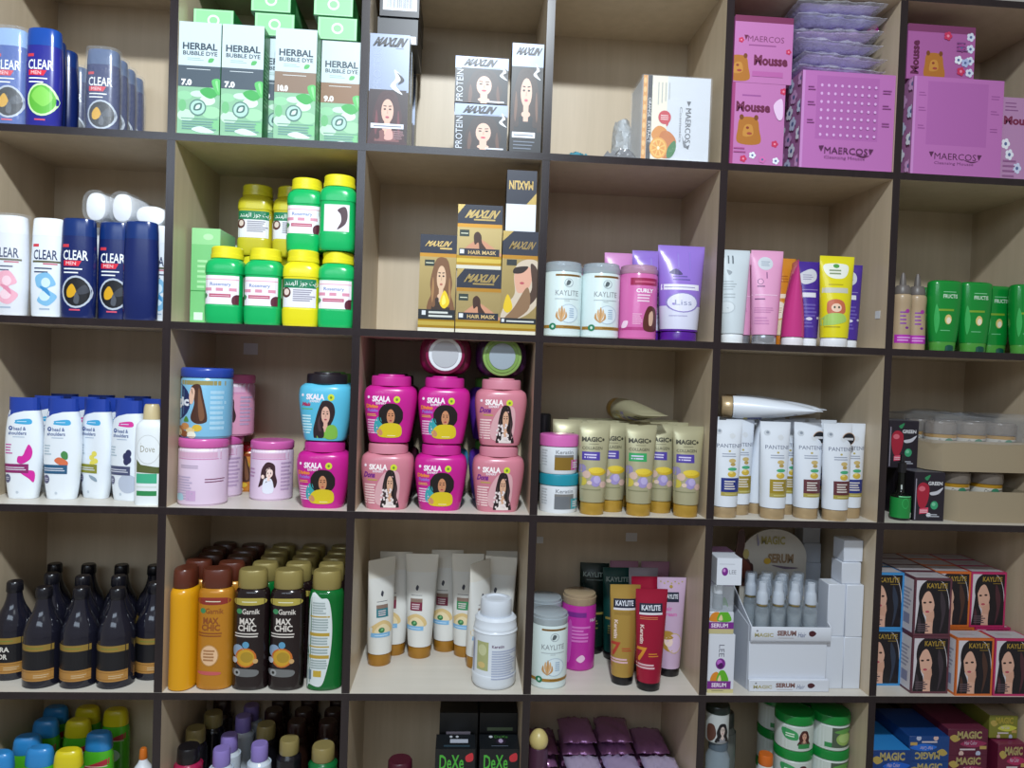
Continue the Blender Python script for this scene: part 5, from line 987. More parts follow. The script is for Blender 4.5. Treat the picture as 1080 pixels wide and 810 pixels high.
# ---------------------------------------------------------------- dark glass bottles with gold-banded labels
w_, h_ = size(65, 103, 690, 617, .05, z); h_ *= .985
BR = ink('#b08040'); BK = ink('#15151a')
def darkart(text):
    a = Art((360, 150, 575, 755)); a.R(352, 484, 582, 522, ink('#8f7434')); a.R(352, 522, 582, 640, BK); a.R(352, 640, 582, 708, BR); a.R(352, 650, 582, 654, ink('#8a5f28')); a.R(352, 694, 582, 698, ink('#8a5f28'))
    a.L(420, 496, 520, 510, 1, ink('#4f8a3a'), .2, .1); a.L(470, 665, 550, 690, 2, ink('#c9b08a'), .4, .2)
    if text: a.T('KERA', 400, 540, 500, 572, ink('#d8d4cc'), .02); a.T('COR', 410, 585, 490, 618, ink('#d8d4cc'), .02)
    return a
for k, t in (('dark_bottle', False), ('dark_bottle_text', True)):
    kprof(k, w_, h_, [(0, .90), (.02, .98), (.05, 1), (.50, 1), (.58, .95), (.66, .80), (.74, .57), (.82, .43), (.89, .38)], m('#1a1a26', .12, 0, 1, 0, 0, .4), darkart(t), [(.892, .42), (.90, .44), (.985, .42), (1., .36)], m('#15151c', .25))
db = lambda k, lab, l, r, Y, **q: place(k, 'dark_glass_bottle', lab, 'bottle', l, r, 690, Y, z, c=.036, **q)
db('dark_bottle', 'dark bottle with gold bands, outermost of the front three', 27, 65, .012); db('dark_bottle', 'dark bottle with gold bands, middle of the front three', 65, 103, .012); db('dark_bottle', 'dark bottle with gold bands, front one nearest the divider', 103, 142, .012)
db('dark_bottle_text', 'dark bottle with white lettering on its label, behind the outermost front bottle', -8, 29, .052); db('dark_bottle', 'dark bottle half hidden by the dark divider', 145, 182, .052)
for j, Y in enumerate((.087, .122, .158, .188)):
    pass
for i, (l, Y, lab) in enumerate(((32, .092, 'outer gap between the front bottles'), (68, .092, 'middle gap between the front bottles'), (106, .095, 'gap beside the divider bottles'))):
    db('dark_bottle', 'dark bottle in the second rank behind the '+lab, l, l+34, Y)
for i in range(4): db('dark_bottle', 'dark bottle in the last rank against the back panel', 42+32*i, 74+32*i, .18, group='dark bottles in the last rank')
# ---------------------------------------------------------------- tall hair oil bottles
w_, h_ = size(284, 321, 660, 598, .04, z); h_ *= .99
def chic(kind):
    a = Art((478, 240, 622, 728)); lt = ink('#d8d0c8') if kind == 'dark' else ink('#8a4a20')
    a.C([(494, 352), (600, 350), (604, 374), (496, 376)], ink('#b0a04a' if kind == 'dark' else '#8a2f28')); a.L(520, 358, 580, 370, 1, ink('#e0dcc0'), .3, 0); a.E(510, 403, 12, 11, ink('#3f8a5a')); a.T('Garnik', 522, 392, 592, 414, lt, .01)
    a.T('MAX', 512, 430, 574, 456, lt, .02); a.T('CHIC', 506, 458, 580, 484, lt, .02); a.L(492, 489, 592, 511, 2, lt, .45, .15)
    if kind == 'dark':
        for x, y, rx, ry, c in ((508, 565, 24, 26, '#8aa0b8'), (540, 592, 44, 40, '#c06a2a'), (540, 592, 36, 34, '#c79a2a'), (545, 590, 26, 22, '#a8882a'), (540, 540, 14, 14, '#5a96b8'), (494, 604, 12, 12, '#b8bcc4'), (580, 606, 10, 10, '#c8a06a')): a.E(x, y, rx, ry, ink(c), 16)
        a.C([(490, 640), (585, 642), (580, 668), (494, 666)], ink('#6f7070')); a.E(506, 654, 14, 14, ink('#9a9c9c')); a.E(506, 654, 6, 6, ink('#20221f'))
    else: a.E(540, 585, 38, 44, ink('#b98a50')); a.E(540, 585, 34, 40, ink('#e0b890')); a.L(516, 560, 564, 610, 4, ink('#a87850'), .6, .2); a.C([(500, 650), (580, 652), (578, 664), (502, 662)], ink('#c25a5a'))
    return a
def backlabel():
    a = Art((628, 235, 785, 728)); a.C([(640, 345), (690, 342), (722, 352), (738, 450), (735, 560), (718, 650), (695, 706), (645, 700), (632, 690)], ink('#d4dcdc'))
    for y, hh in ((415, 6), (485, 14), (540, 6), (578, 14)): a.R(640, y, 728, y+hh, ink('#b5963a'))
    a.L(648, 425, 722, 478, 5, ink('#9aa8a8'), .6, .1); a.L(648, 502, 722, 536, 3, ink('#9aa8a8'), .6, .1); a.L(648, 550, 722, 574, 2, ink('#9aa8a8'), .6, .1); a.L(648, 596, 722, 636, 4, ink('#9aa8a8'), .6, .1); a.R(660, 642, 696, 668, ink('#c0a23a')); a.R(640, 640, 652, 680, ink('#6a7c86')); a.L(650, 356, 712, 408, 5, ink('#a4b0b0'), .6, .3)
    return a
prof = [(0, .88), (.012, .97), (.04, 1), (.3, .98), (.55, .97), (.76, .99), (.82, .93), (.845, .78)]; capp = [(.848, .80), (.855, .83), (.92, .82), (.985, .79), (1., .72)]
KH = m('#94854e', .3, .2); BN = m('#5a2a1c', .3)
for k, bm, ar, cm in (('oil_dark', m('#1d1214', .15, 0, 1, 0, 0, .3), chic('dark'), KH), ('oil_amber', m('#bd7f25', .25, .15), chic('amber'), BN), ('oil_yellow', m('#d99a12', .25), None, BN), ('oil_green', m('#0d7a35', .1, 0, 1, 0, .35), backlabel(), KH), ('oil_plum', m('#1d1418', .15), None, m('#4a2a20', .3))):
    kprof(k, w_, h_, prof, bm, ar, capp, cm, d=w_*.74, n=2.3)
ob_ = lambda k, lab, l, r, Y, **q: place(k, 'hair_oil_bottle', lab, 'bottle', l, r, 660, Y, z, c=.02, **q)
ob_('oil_yellow', 'bright yellow hair oil bottle with brown cap turned side-on', 179, 215, .014, rz=1.45); ob_('oil_amber', 'amber hair oil bottle with brown cap beside the yellow bottle', 210, 247, .012); ob_('oil_dark', 'dark brown hair oil bottle beside the amber bottle', 247, 284, .012); ob_('oil_dark', 'dark brown hair oil bottle beside the green bottle', 284, 321, .012); ob_('oil_green', 'green hair oil bottle showing its white back label', 324, 363, .012, rz=.08)
rows = ((.0545, ('oil_amber', 'oil_amber', 'oil_green', 'oil_dark', 'oil_dark')), (.105, ('oil_plum', 'oil_plum', 'oil_dark', 'oil_dark', 'oil_dark')), (.1555, ('oil_plum', 'oil_plum', 'oil_dark', 'oil_dark', 'oil_dark')), (.206, ('oil_plum', 'oil_plum', 'oil_dark', 'oil_dark', 'oil_dark')))
fr = ('yellow bottle', 'amber bottle', 'first dark bottle', 'second dark bottle', 'green bottle'); rk = ('second', 'third', 'fourth', 'last')
for j, (Y, ks) in enumerate(rows):
    for i, k in enumerate(ks):
        inst(k, 'hair_oil_bottle', 'capped hair oil bottle behind the %s, in the %s rank' % (fr[i], rk[j]), 'bottle', (-.6805, -.6125, -.5445, -.4765, -.4085)[i]+.004*(j % 2)*(1 if i < 4 else -1), Y+.0245, z, sc_=(.93, .93, 1))
# ---------------------------------------------------------------- white tubes with clear crimped tops and the white canister
w_, h_ = size(424, 461, 645, 598, .09, z)
def wart(c):
    a = Art((272, 230, 418, 610)); a.C([(328, 355), (336, 362), (330, 378), (322, 370)], ink('#3a3c48')); a.L(303, 392, 352, 402, 1, ink('#4a4a55'), .2, 0); a.R(301, 410, 354, 460, ink(c)); a.R(301, 410, 354, 425, ink('#8a7468')); a.L(308, 430, 347, 455, 3, ink('#d8c8cc'), .5, .2)
    a.C([(288, 522), (292, 490), (328, 472), (366, 490), (370, 522)], ink('#d9bd84')); a.C([(298, 522), (305, 498), (328, 486), (352, 498), (360, 522)], ink('#e6d4ac')); a.E(321, 511, 13, 11, ink('#3a7a4a')); a.C([(316, 514), (322, 503), (328, 510)], ink('#7ab87e')); a.R(288, 522, 362, 540, ink('#7fb4dc')); a.L(296, 528, 352, 536, 1, ink('#d0e4f4'), .3, .1); return a
for k, c in (('wt_maroon', '#7a2440'), ('wt_teal', '#2f7a86'), ('wt_green', '#3a8a5a')): ktube(k, w_, h_, [(h_*.83, m('#dcdcd8', .25)), (9, m('#ebe7dc', .15, .0, .85))], wart(c), m('#a8772a', .3, .25), h_*.115, .72)
w2 = lambda k, lab, l, r, b, **q: place(k, 'conditioner_tube', lab, 'tube', l, r, 650, max(.004, yfl((l+r)/2, b, z)-.0), z, **q)
w2('wt_teal', 'white gold-capped tube with teal block, turned towards the pale divider', 377, 409, 703, rz=.75); w2('wt_maroon', 'white gold-capped tube just behind the teal-block tube', 400, 432, 692); w2('wt_maroon', 'white gold-capped tube with maroon block standing alone in the middle', 424, 461, 695)
w2('wt_maroon', 'white gold-capped tube set furthest back, beside the middle one', 456, 488, 684.5); w2('wt_green', 'white gold-capped tube with green block facing front', 474, 508, 693.5); w2('wt_maroon', 'white tube behind the canister showing its blank side', 490, 521, 706, rz=.9); w2('wt_maroon', 'white tube behind the canister close to the dark divider', 515, 549, 697, rz=-.25)
place('wt_maroon', 'conditioner_tube', 'clear-topped white tube against the back, behind the canister', 'tube', 514, 544, 640, .2175, z)
w_, h_ = size(498, 545, 690, 632, .05, z); h_ = hgt(521, 630, .05, z)
a = Art((563, 340, 748, 740)); a.R(582, 522, 626, 652, ink('#a9ad78')); a.E(602, 560, 16, 26, ink('#c4c79a')); a.E(600, 628, 14, 14, ink('#d0b878')); a.T('Keratin', 640, 532, 690, 546, ink('#6a4a6a'), .01); a.L(640, 556, 740, 690, 12, ink('#a9b2ca'), .6, .25); a.R(568, 520, 572, 670, ink('#8a94b8'))
cl = MB(); r = w_/2; loft(cl, [(h_*.80, r*.70, r*.70), (h_*.805, r*.71, r*.71), (h_*.95, r*.70, r*.70), (h_*.985, r*.66, r*.66), (h_*.99, r*.5, r*.5), (h_*.975, r*.44, r*.44)], m('#d3dae4', .3), 36)
kprof('canister', w_, h_, [(0, .86), (.015, .93), (.05, .98), (.15, 1), (.2, .97), (.6, .97), (.635, 1.), (.66, .95)], m('#d9e0e8', .25), a, [(.655, .93), (.66, .96), (.69, .96), (.70, .93), (.77, .93), (.80, .82)], m('#d6dde6', .3), nm=('jar_body', 'collar'), extra=[('screw_lid', cl.mesh('canl'), [])])
place('canister', 'powder_canister', 'white two-tiered canister standing forward near the divider', 'canister', 498, 545, 690, .012, z, c=.043)
# ---------------------------------------------------------------- mixed tube cubby
rj('ray_jar', 'white cream jar with clear lid beside the divider on the half-empty shelf', 560, 595, .022, z, 660); rj('ray_jar', 'white cream jar showing only its clear lid behind its twin', 564, 597, .118, z, 660)
a = Art((188, 275, 303, 588)); a.T('Hair', 276, 372, 300, 386, ink('#e8d8ee'), .02); a.R(188, 345, 262, 365, ink('#7a2a8a')); a.L(200, 400, 280, 470, 5, ink('#d878c8'), .6, .4); a.C([(232, 540), (250, 520), (262, 535), (248, 552)], ink('#e8c0dc')); a.C([(200, 540), (205, 390), (215, 400), (212, 540)], ink('#c858b8'))
kclearjar('magenta_jar', '#b8309c', a, KW*.95, .165, .14, m('#b5a080', .2, .1, .85)); place('magenta_jar', 'cream_jar', 'magenta cream jar with beige clear lid behind the white jar', 'jar', 590, 620, 650, .115, z, c=.035)
def kaytube(key, top, body, capc, extra, w, h, bot=.72, fo=.35):
    a = Art((515, 302, 645, 747)); extra(a); ktube(key, w, h, m(body, .26, fo), a, capc, h*.085, bot)
BC = m('#101014', .3)
def seven(a, dk, num):
    a.R(530, 368, 622, 412, ink('#182036')); a.T('KAYLITE', 538, 376, 614, 402, ink('#d8dce6'), .02); a.R(530, 412, 622, 422, ink('#d8d4dc')); a.L(532, 430, 606, 446, 2, ink(dk), .4, .1); a.T('Keratin', 534, 470, 548, 560, ink('#e0c8c0'), .02, -90); a.T('7', 524, 576, 560, 644, ink(num), .02, 0, .1); a.L(566, 600, 606, 622, 2, ink(num), .4, .2); a.L(526, 652, 600, 680, 2, ink('#d8b0b8'), .6, .2)
w_, h_ = size(672, 706, 670, 622, .03, z); kaytube('red_tube', 0, '#a81c3c', BC, lambda a: seven(a, '#c8784a', '#d08a2a'), w_, h_); kaytube('gold_tube', 0, '#b8954a', BC, lambda a: seven(a, '#8a6a2a', '#b03a2a'), w_*.96, h_)
def lady(a): a.R(540, 372, 610, 420, ink('#1a2238')); a.T('KAYLITE', 546, 382, 606, 404, ink('#d8dce6'), .02); a.T('Hair', 535, 440, 580, 462, ink('#d070b0'), .02); a.T('Cream', 535, 468, 600, 488, ink('#d070b0'), .02); a.C([(540, 640), (530, 590), (550, 560), (585, 570), (590, 620), (570, 660)], ink('#b08a3a')); a.E(562, 605, 15, 20, ink('#f0d8cc')); a.RING(590, 620, 34, 50, ink('#c9b068'), ink('#d6bcd8'), .92); a.E(565, 612, 18, 24, ink('#f0d8cc')); a.C([(545, 600), (560, 575), (585, 590), (570, 600)], ink('#b08a3a')); [a.E(530+i*16, 322+8*(i % 2), 4, 4, ink('#b0a068'), 8) for i in range(7)]; a.E(575, 345, 8, 8, ink('#a88a3a'), 10)
kaytube('lilac_tube', 0, '#cdb2cf', BC, lady, w_*.95, h_*1.02, .74, .1)
def dk(a): a.T('KAYLITE', 530, 350, 630, 375, ink('#8a9a94'), .02); a.L(545, 385, 620, 396, 1, ink('#7a8a84'), .3, 0); a.R(530, 560, 625, 572, ink('#8a7a3a')); a.L(540, 600, 610, 650, 4, ink('#6a6a3a'), .6, .3)
kaytube('dark_tube', 0, '#0f2420', BC, dk, w_, h_, .78, .1); kaytube('teal_tube', 0, '#12403c', BC, dk, w_, h_, .76, .1); kaytube('grey_tube', 0, '#a9a2ac', BC, lambda a: None, w_, h_*1.02, .74, .3); kaytube('pinkish_tube', 0, '#a8788c', BC, lambda a: None, w_, h_*1.02, .74, .1)
kt = lambda k, lab, l, r, b, **q: place(k, 'hair_treatment_tube', lab, 'tube', l, r, 660, yfl((l+r)/2, b, z)-.004, z, **q)
kt('gold_tube', 'gold tube with a red 7, front pair with the red tube', 644, 677, 722.5); kt('red_tube', 'crimson tube with an orange 7, standing furthest forward', 672, 706, 729); kt('lilac_tube', 'pale lilac tube with a cartoon lady beside the red tube', 699, 729, 713.5)
kt('dark_tube', 'black-green tube standing beside the magenta jar', 616, 645, 690, rz=-.1); kt('teal_tube', 'dark teal tube behind the gold tube', 636, 668, 694)
for i, (k, l, Y, n) in enumerate((('pinkish_tube', 634, .2175, 'dusty pink tube behind the dark green tubes'), ('red_tube', 668, .105, 'red foil tube behind the front gold and red tubes'), ('grey_tube', 664, .162, 'grey tube at the back, behind the red foil tube'), ('pinkish_tube', 691, .2175, 'dusty pink tube furthest back, behind the lilac tube'))):
    place(k, 'hair_treatment_tube', n, 'tube', l, l+31, 640, Y, z)
tg('small price sticker on the back panel above the mixed tubes', 660, 562, 672, 571, DEP); tg('small price sticker on the back panel close to the divider', 566, 566, 573, 573, DEP)
# ---------------------------------------------------------------- serum display, its vials and plain white cartons
DW = m('#d3d8e2', .5)
xl = at(787.5, 700, .04)[0]; xr = at(869, 700, .04)[0]; dw = xr-xl; DY = .03; dd = .125
zmid = hgt(828, 675, DY, z); zlip = hgt(828, 660, DY, z); zl0 = hgt(828, 715, DY, z)
root_d = bpy.data.objects.new('serum_display', None); COL.objects.link(root_d); root_d.location = (xl+dw/2, DY, z); tagit(root_d, 'white cardboard serum display stand with arched header board', 'display stand')
def dpart(nm, fill):
    mb = MB(); fill(mb); o = bpy.data.objects.new(nm, mb.mesh(nm)); COL.objects.link(o); o.parent = root_d; return o
def fr(mb, a, x0, x1, z0, z1, y): press(mb, a, (lambda u, v, e: (x0+u*(x1-x0), y-e, z0+v*(z1-z0)), None, None))
def serum(a): a.T('MAGIC', 245, 488, 328, 506, ink('#a8a070'), .02); a.E(256, 478, 4, 4, ink('#6a6a70'), 8); a.T('SERUM', 345, 476, 430, 500, ink('#7a5550'), .03); a.T('Hair', 438, 484, 476, 506, ink('#5a648a'), 0, 0, .1); a.C([(488, 482), (505, 476), (520, 488), (506, 502), (490, 498)], ink('#4a2028')); a.L(350, 506, 420, 514, 1, ink('#a8a0a0'), .3, 0)
a1 = Art((230, 460, 580, 525)); serum(a1); a2 = Art((225, 690, 572, 745)); a2.c = (230, 462, 580, 522); serum(a2)
def body(mb):
    box(mb, -dw/2, 0, 0, dw/2, dd, zmid-.003, DW)
def lowerlip(mb): box(mb, -dw/2-.002, -.012, 0, dw/2+.002, -.0005, zl0, DW); fr(mb, a2, -dw/2, dw/2, 0, zl0, -.012)
def upper(mb):
    t = .002; box(mb, -dw/2, -.006, zmid-.0028, dw/2+.004, dd, zmid+.0, DW); box(mb, -dw/2, -.008, zmid+.0002, dw/2+.004, -.006, zlip, DW); fr(mb, a1, -dw/2, dw/2, zmid, zlip, -.008)
    for s in (-dw/2, dw/2+.002):
        v = [(s, -.006, zmid), (s, dd, zmid), (s, dd, zmid+.085), (s, dd-.02, zmid+.085), (s, -.006, zlip)]; v2 = [(x+t, y, q) for x, y, q in v]
        mb.add(v+v2, [[0, 1, 2, 3, 4][::-1], [5, 6, 7, 8, 9]]+[[i, (i+1) % 5, 5+(i+1) % 5, 5+i] for i in range(5)], DW, True)
def wing(mb):
    v = [(-dw/2-.001, .0, 0), (-dw/2-.022, dd*.8, 0), (-dw/2-.022, dd*.8, zmid+.075), (-dw/2-.001, .0, zlip)]; v2 = [(x-.002, y+.001, q) for x, y, q in v]
    mb.add(v+v2, [[0, 1, 2, 3], [7, 6, 5, 4]]+[[i, 4+i, 4+(i+1) % 4, (i+1) % 4] for i in range(4)], m('#a9aeb8', .5), True)
HY = .118; hx0 = at(776, 590, DY+HY)[0]-xl-dw/2; hx1 = at(850, 590, DY+HY)[0]-xl-dw/2; hz1 = hgt(815, 558, DY+HY, z); hz0 = zmid
def header(mb):
    n = 18; out = [(hx0+.012, hz0), (hx1, hz0)]; cz = hz1-(hx1-hx0)*.40
    for i in range(n+1):
        t = math.pi*i/n; out.append(((hx0+hx1)/2+.006+(hx1-hx0)/2*.94*math.cos(t), cz+(hz1-cz)*math.sin(t)))
    N = len(out); mb.add([(x, HY, q) for x, q in out]+[(x, HY+.003, q) for x, q in out], [list(range(N)), list(range(2*N-1, N-1, -1))]+[[i, N+i, N+(i+1) % N, (i+1) % N] for i in range(N)], m('#b9b3a8', .5), True)
    a = Art((200, 50, 480, 240)); a.C([(212, 70), (232, 62), (238, 100), (232, 140), (255, 158), (274, 170), (270, 210), (245, 222), (205, 218), (200, 160), (212, 110)], ink('#3f1c18')); a.C([(232, 150), (262, 172), (262, 205), (240, 212), (225, 180)], ink('#6a3020'))
    a.T('MAGIC', 302, 78, 395, 104, ink('#9a8f50'), .02); a.T('SERUM', 330, 132, 430, 162, ink('#8a7050'), .03); a.E(328, 156, 14, 10, ink('#c09a2a'), 10); a.C([(345, 168), (400, 172), (450, 176), (400, 180)], ink('#6a5a6a')); a.E(325, 205, 10, 9, ink('#b8a83a'), 10); a.L(275, 195, 310, 222, 3, ink('#8a847c'), .6, .2); a.C([(285, 70), (295, 100), (288, 108)], ink('#8a8498')); a.E(245, 135, 12, 16, ink('#b0a060'), 10)
    g = [(hx0-.004+(x-200)/280*(hx1-hx0+.004), hz1+.004-(y-50)/190*(hz1+.004-zmid-.075)) for x, y in crv([(212, 66), (232, 58), (240, 100), (236, 140), (262, 160), (262, 230), (200, 224), (196, 160), (208, 110)])]
    N = len(g); mb.add([(x, HY-.0012, q) for x, q in g]+[(x, HY+.0018, q) for x, q in g], [list(range(N)), list(range(2*N-1, N-1, -1))]+[[i, N+i, N+(i+1) % N, (i+1) % N] for i in range(N)], m('#5a3a30', .5), True)
    fr(mb, a, hx0-.004, hx1, zmid+.075, hz1+.004, HY-.0012)
dpart('stand_body', body); dpart('front_lip', lowerlip); dpart('vial_tray', upper); dpart('side_wing', wing); dpart('header_board', header)
def kvial():
    w, h = .0295, .116; r = w/2; b = MB(); loft(b, [(0, r*.9, r*.9), (.002, r, r), (h*.5, r, r), (h*.56, r*.8, r*.8), (h*.58, r*.45, r*.45), (h*.62, r*.42, r*.42)], m('#b4c0ca', .06, 0, .34), 24)
    q = MB(); loft(q, [(.003, r*.86, r*.86), (h*.4, r*.86, r*.86)], m('#c4ced4', .1, 0, .3), 20)
    g = MB(); loft(g, [(h*.585, r*.74, r*.74), (h*.62, r*.74, r*.74)], m('#b09858', .3, .6), 22); c = MB(); loft(c, smooth([(h*.622, r*.80, r*.80), (h*.70, r*.80, r*.80), (h*.80, r*.72, r*.72), (h*.86, r*.56, r*.56), (h*.99, r*.52, r*.52), (h, r*.44, r*.44)], 3), m('#dfe6f0', .3), 24)
    o = MB(); loft(o, [(h*.615, r*.93, r*.93), (h*1.02, r*.88, r*.88), (h*1.04, r*.8, r*.8)], m('#aab6c4', .06, 0, .28), 24)
    K['vial'] = [('vial_body', b.mesh('vial'), [('serum', q.mesh('vq'), [])]), ('gold_collar', g.mesh('vg'), []), ('pump_cap', c.mesh('vc'), []), ('clear_overcap', o.mesh('vo'), [])]; K['vial#'] = (w, h, w)
kvial(); X0 = xl+dw/2
for j in range(3):
    for i in range(4 if j != 1 else 3):
        x = X0-dw/2+.030+(i+(j == 1)*.5)*(dw-.062)/3
        inst('vial', 'serum_vial', 'clear white-pump serum vial, %s from the wing, %s row' % (('first', 'second', 'third', 'fourth', 'fifth')[i], ('front', 'middle', 'rear')[j]), 'vial', x, DY+.016+j*.031, z+zmid+.0005, group='serum vials in the display')
# left: slim cartons, boxed vial and cube
GP = ink('#7a2a8a')
def leaf(a, x, y, s): a.C([(x-s, y+s*.4), (x-s*.8, y-s*.4), (x-s*.2, y-s*.6), (x, y+s*.4)], ink('#d8882a')); a.C([(x-s*.3, y+s*.4), (x, y-s*.7), (x+s*.6, y-s*.7), (x+s, y+s*.4)], ink('#5fae2a')); a.C([(x-s*.2, y+s*.3), (x+s*.05, y-s*.3), (x+s*.2, y+s*.3)], ink('#e0d0a0'))
a = Art((65, 503, 182, 755)); a.R(65, 503, 182, 755, ink('#d6dae4')); a.T('LEE', 112, 548, 136, 600, ink('#6a6a78'), 0, -90); a.E(121, 630, 22, 24, GP); a.E(116, 624, 12, 12, ink('#b86ac8')); a.C([(108, 638), (124, 625), (134, 640), (120, 650)], ink('#4a1458')); leaf(a, 118, 690, 40); a.R(65, 704, 170, 738, GP); a.T('SERUM', 84, 712, 150, 730, ink('#e8d8ec'), .02); a.R(65, 738, 182, 755, ink('#c9c08a')); a.L(85, 740, 150, 750, 1, ink('#8a8460'))
w_, h_ = size(746.5, 774, 700, 669, .012, z); kcarton('lee_box', w_, h_, .05, a, '#cfd4de', '#c4c9d4', '#d8dce4'); place('lee_box', 'serum_carton', 'slim white carton with purple emblem at the foot of the stack', 'box', 747, 774, 700, .012, z)
a = Art((78, 400, 180, 503)); leaf(a, 128, 425, 42); a.R(72, 448, 182, 480, GP); a.T('SERUM', 92, 454, 158, 474, ink('#e8d8ec'), .02); a.R(72, 480, 182, 503, ink('#c4b98a'))
h2 = hgt(760, 618, .012, z)-h_; mb = MB(); box(mb, -w_/2, -.022, 0, w_/2, .022, h2*.45, paper('#cdd2dc')); a.c = (78, 400, 180, 503); press(mb, a, (lambda u, v, e: ((u-.5)*w_, -.022-e, v*h2*.45), None, None))
wn = MB(); box(wn, -w_/2+.0005, -.0215, h2*.451, w_/2-.0005, .0215, h2, m('#c4ccd4', .08, 0, .25)); vb = MB(); loft(vb, [(h2*.46, .0105, .0105), (h2*.74, .0105, .0105), (h2*.78, .006, .006)], m('#b0b8c0', .1, 0, .6), 20); vc = MB(); loft(vc, [(h2*.78, .0095, .0095), (h2*.96, .009, .009)], m('#dfe4ec', .3), 20)
K['windowbox'] = [('carton_base', mb.mesh('wb'), []), ('clear_window', wn.mesh('wn'), []), ('vial', vb.mesh('vb'), [('vial_cap', vc.mesh('vc2'), [])])]; K['windowbox#'] = (w_, h2, .044)
place('windowbox', 'serum_carton', 'clear-windowed serum box with a white-capped vial inside', 'box', 747.5, 774, 640, .014, z+h_+.0005)
a = Art((100, 162, 208, 258)); a.R(100, 162, 208, 258, ink('#dde2ec')); a.E(135, 210, 14, 15, GP); a.E(132, 206, 6, 6, ink('#c88ad0')); a.T('LEE', 154, 204, 184, 218, ink('#7a7a88')); a.L(110, 180, 190, 186, 1, ink('#b8bcc8'))
top2 = h_+h2; w3, h3 = size(755, 782, 597, 585, .04, z+top2); w3 = .052; zc = z+top2+.001
kcarton('cube', w3, max(.05, hgt(768, 585, .045, zc)), .05, a, '#d5dae4', '#b9bec8'); 
a = Art((0, 0, 50, 130)); a.R(0, 0, 50, 130, ink('#cfd2dc')); a.R(0, 10, 50, 34, GP); a.R(0, 90, 50, 118, GP); leaf(a, 25, 60, 18); kcarton('lee_rear', .05, hgt(765, 578, .1, z), .05, a, '#cfd4de', '#c4c9d4', '#b98ac0')
place('lee_rear', 'serum_carton', 'tall serum carton with purple bands standing behind the slim stack', 'box', 748, 775, 620, .064, z)
inst('cube', 'serum_carton', 'small white cube box with purple dot topping the slim stack', 'box', span(755, 782, 597, .02)[0], .04, zc)
for i, (l, r, t, Y, hh) in enumerate(((876, 894.6, 672, .035, 0), (895.2, 913.5, 672, .035, 0))):
    if i == 0: ww, wh = size(890, 914, 700, 672, .035, z); kcarton('plain', ww*.765, wh, .045, None, '#d3d9e4', '#c6ccd8', '#dfe4ec'); PHh = wh
    place('plain', 'white_carton', ('plain white carton at the bottom, beside the display stand', 'plain white carton at the bottom, beside the pale divider')[i], 'box', l, r, 700, .035, z)
place('plain', 'white_carton', 'plain white carton on the second level beside the vials', 'box', 875.6, 894.4, 640, .037, z+PHh+.0005); place('plain', 'white_carton', 'plain white carton on the second level beside the pale divider', 'box', 895.2, 913.5, 640, .035, z+PHh+.0005)
a = None; kcarton('plain_s', ww*.85, hgt(899, 594, .04, z+2*PHh), .045, None, '#d3d9e4', '#c6ccd8'); PS = K['plain_s#'][1]
place('plain_s', 'white_carton', 'small white carton on the third level of the white stack', 'box', 888, 908, 604, .04, z+2*PHh+.001)
place('plain_s', 'white_carton', 'small white carton topmost of the white stack', 'box', 890, 910, 585, .045, z+2*PHh+PS+.0015)
for i, (l, r) in enumerate(((848, 868), (869, 889), (890, 909))):
    for j in range(2): inst('plain', 'white_carton', 'plain white carton in the back row, %s level' % ('bottom', 'second')[j], 'box', XD(5)-TV/2-.025-(2-i)*.0475, .236, z+j*(PHh+.0005), group='plain white cartons in the back row')
zz2 = z+2*PHh+.0015
place('plain_s', 'white_carton', 'small white carton at the back, lower of two beside the header', 'box', 848, 865, 588, .21, zz2); place('plain_s', 'white_carton', 'small white carton at the back, upper of two beside the header', 'box', 847, 865, 569, .21, zz2+PS+.0005)
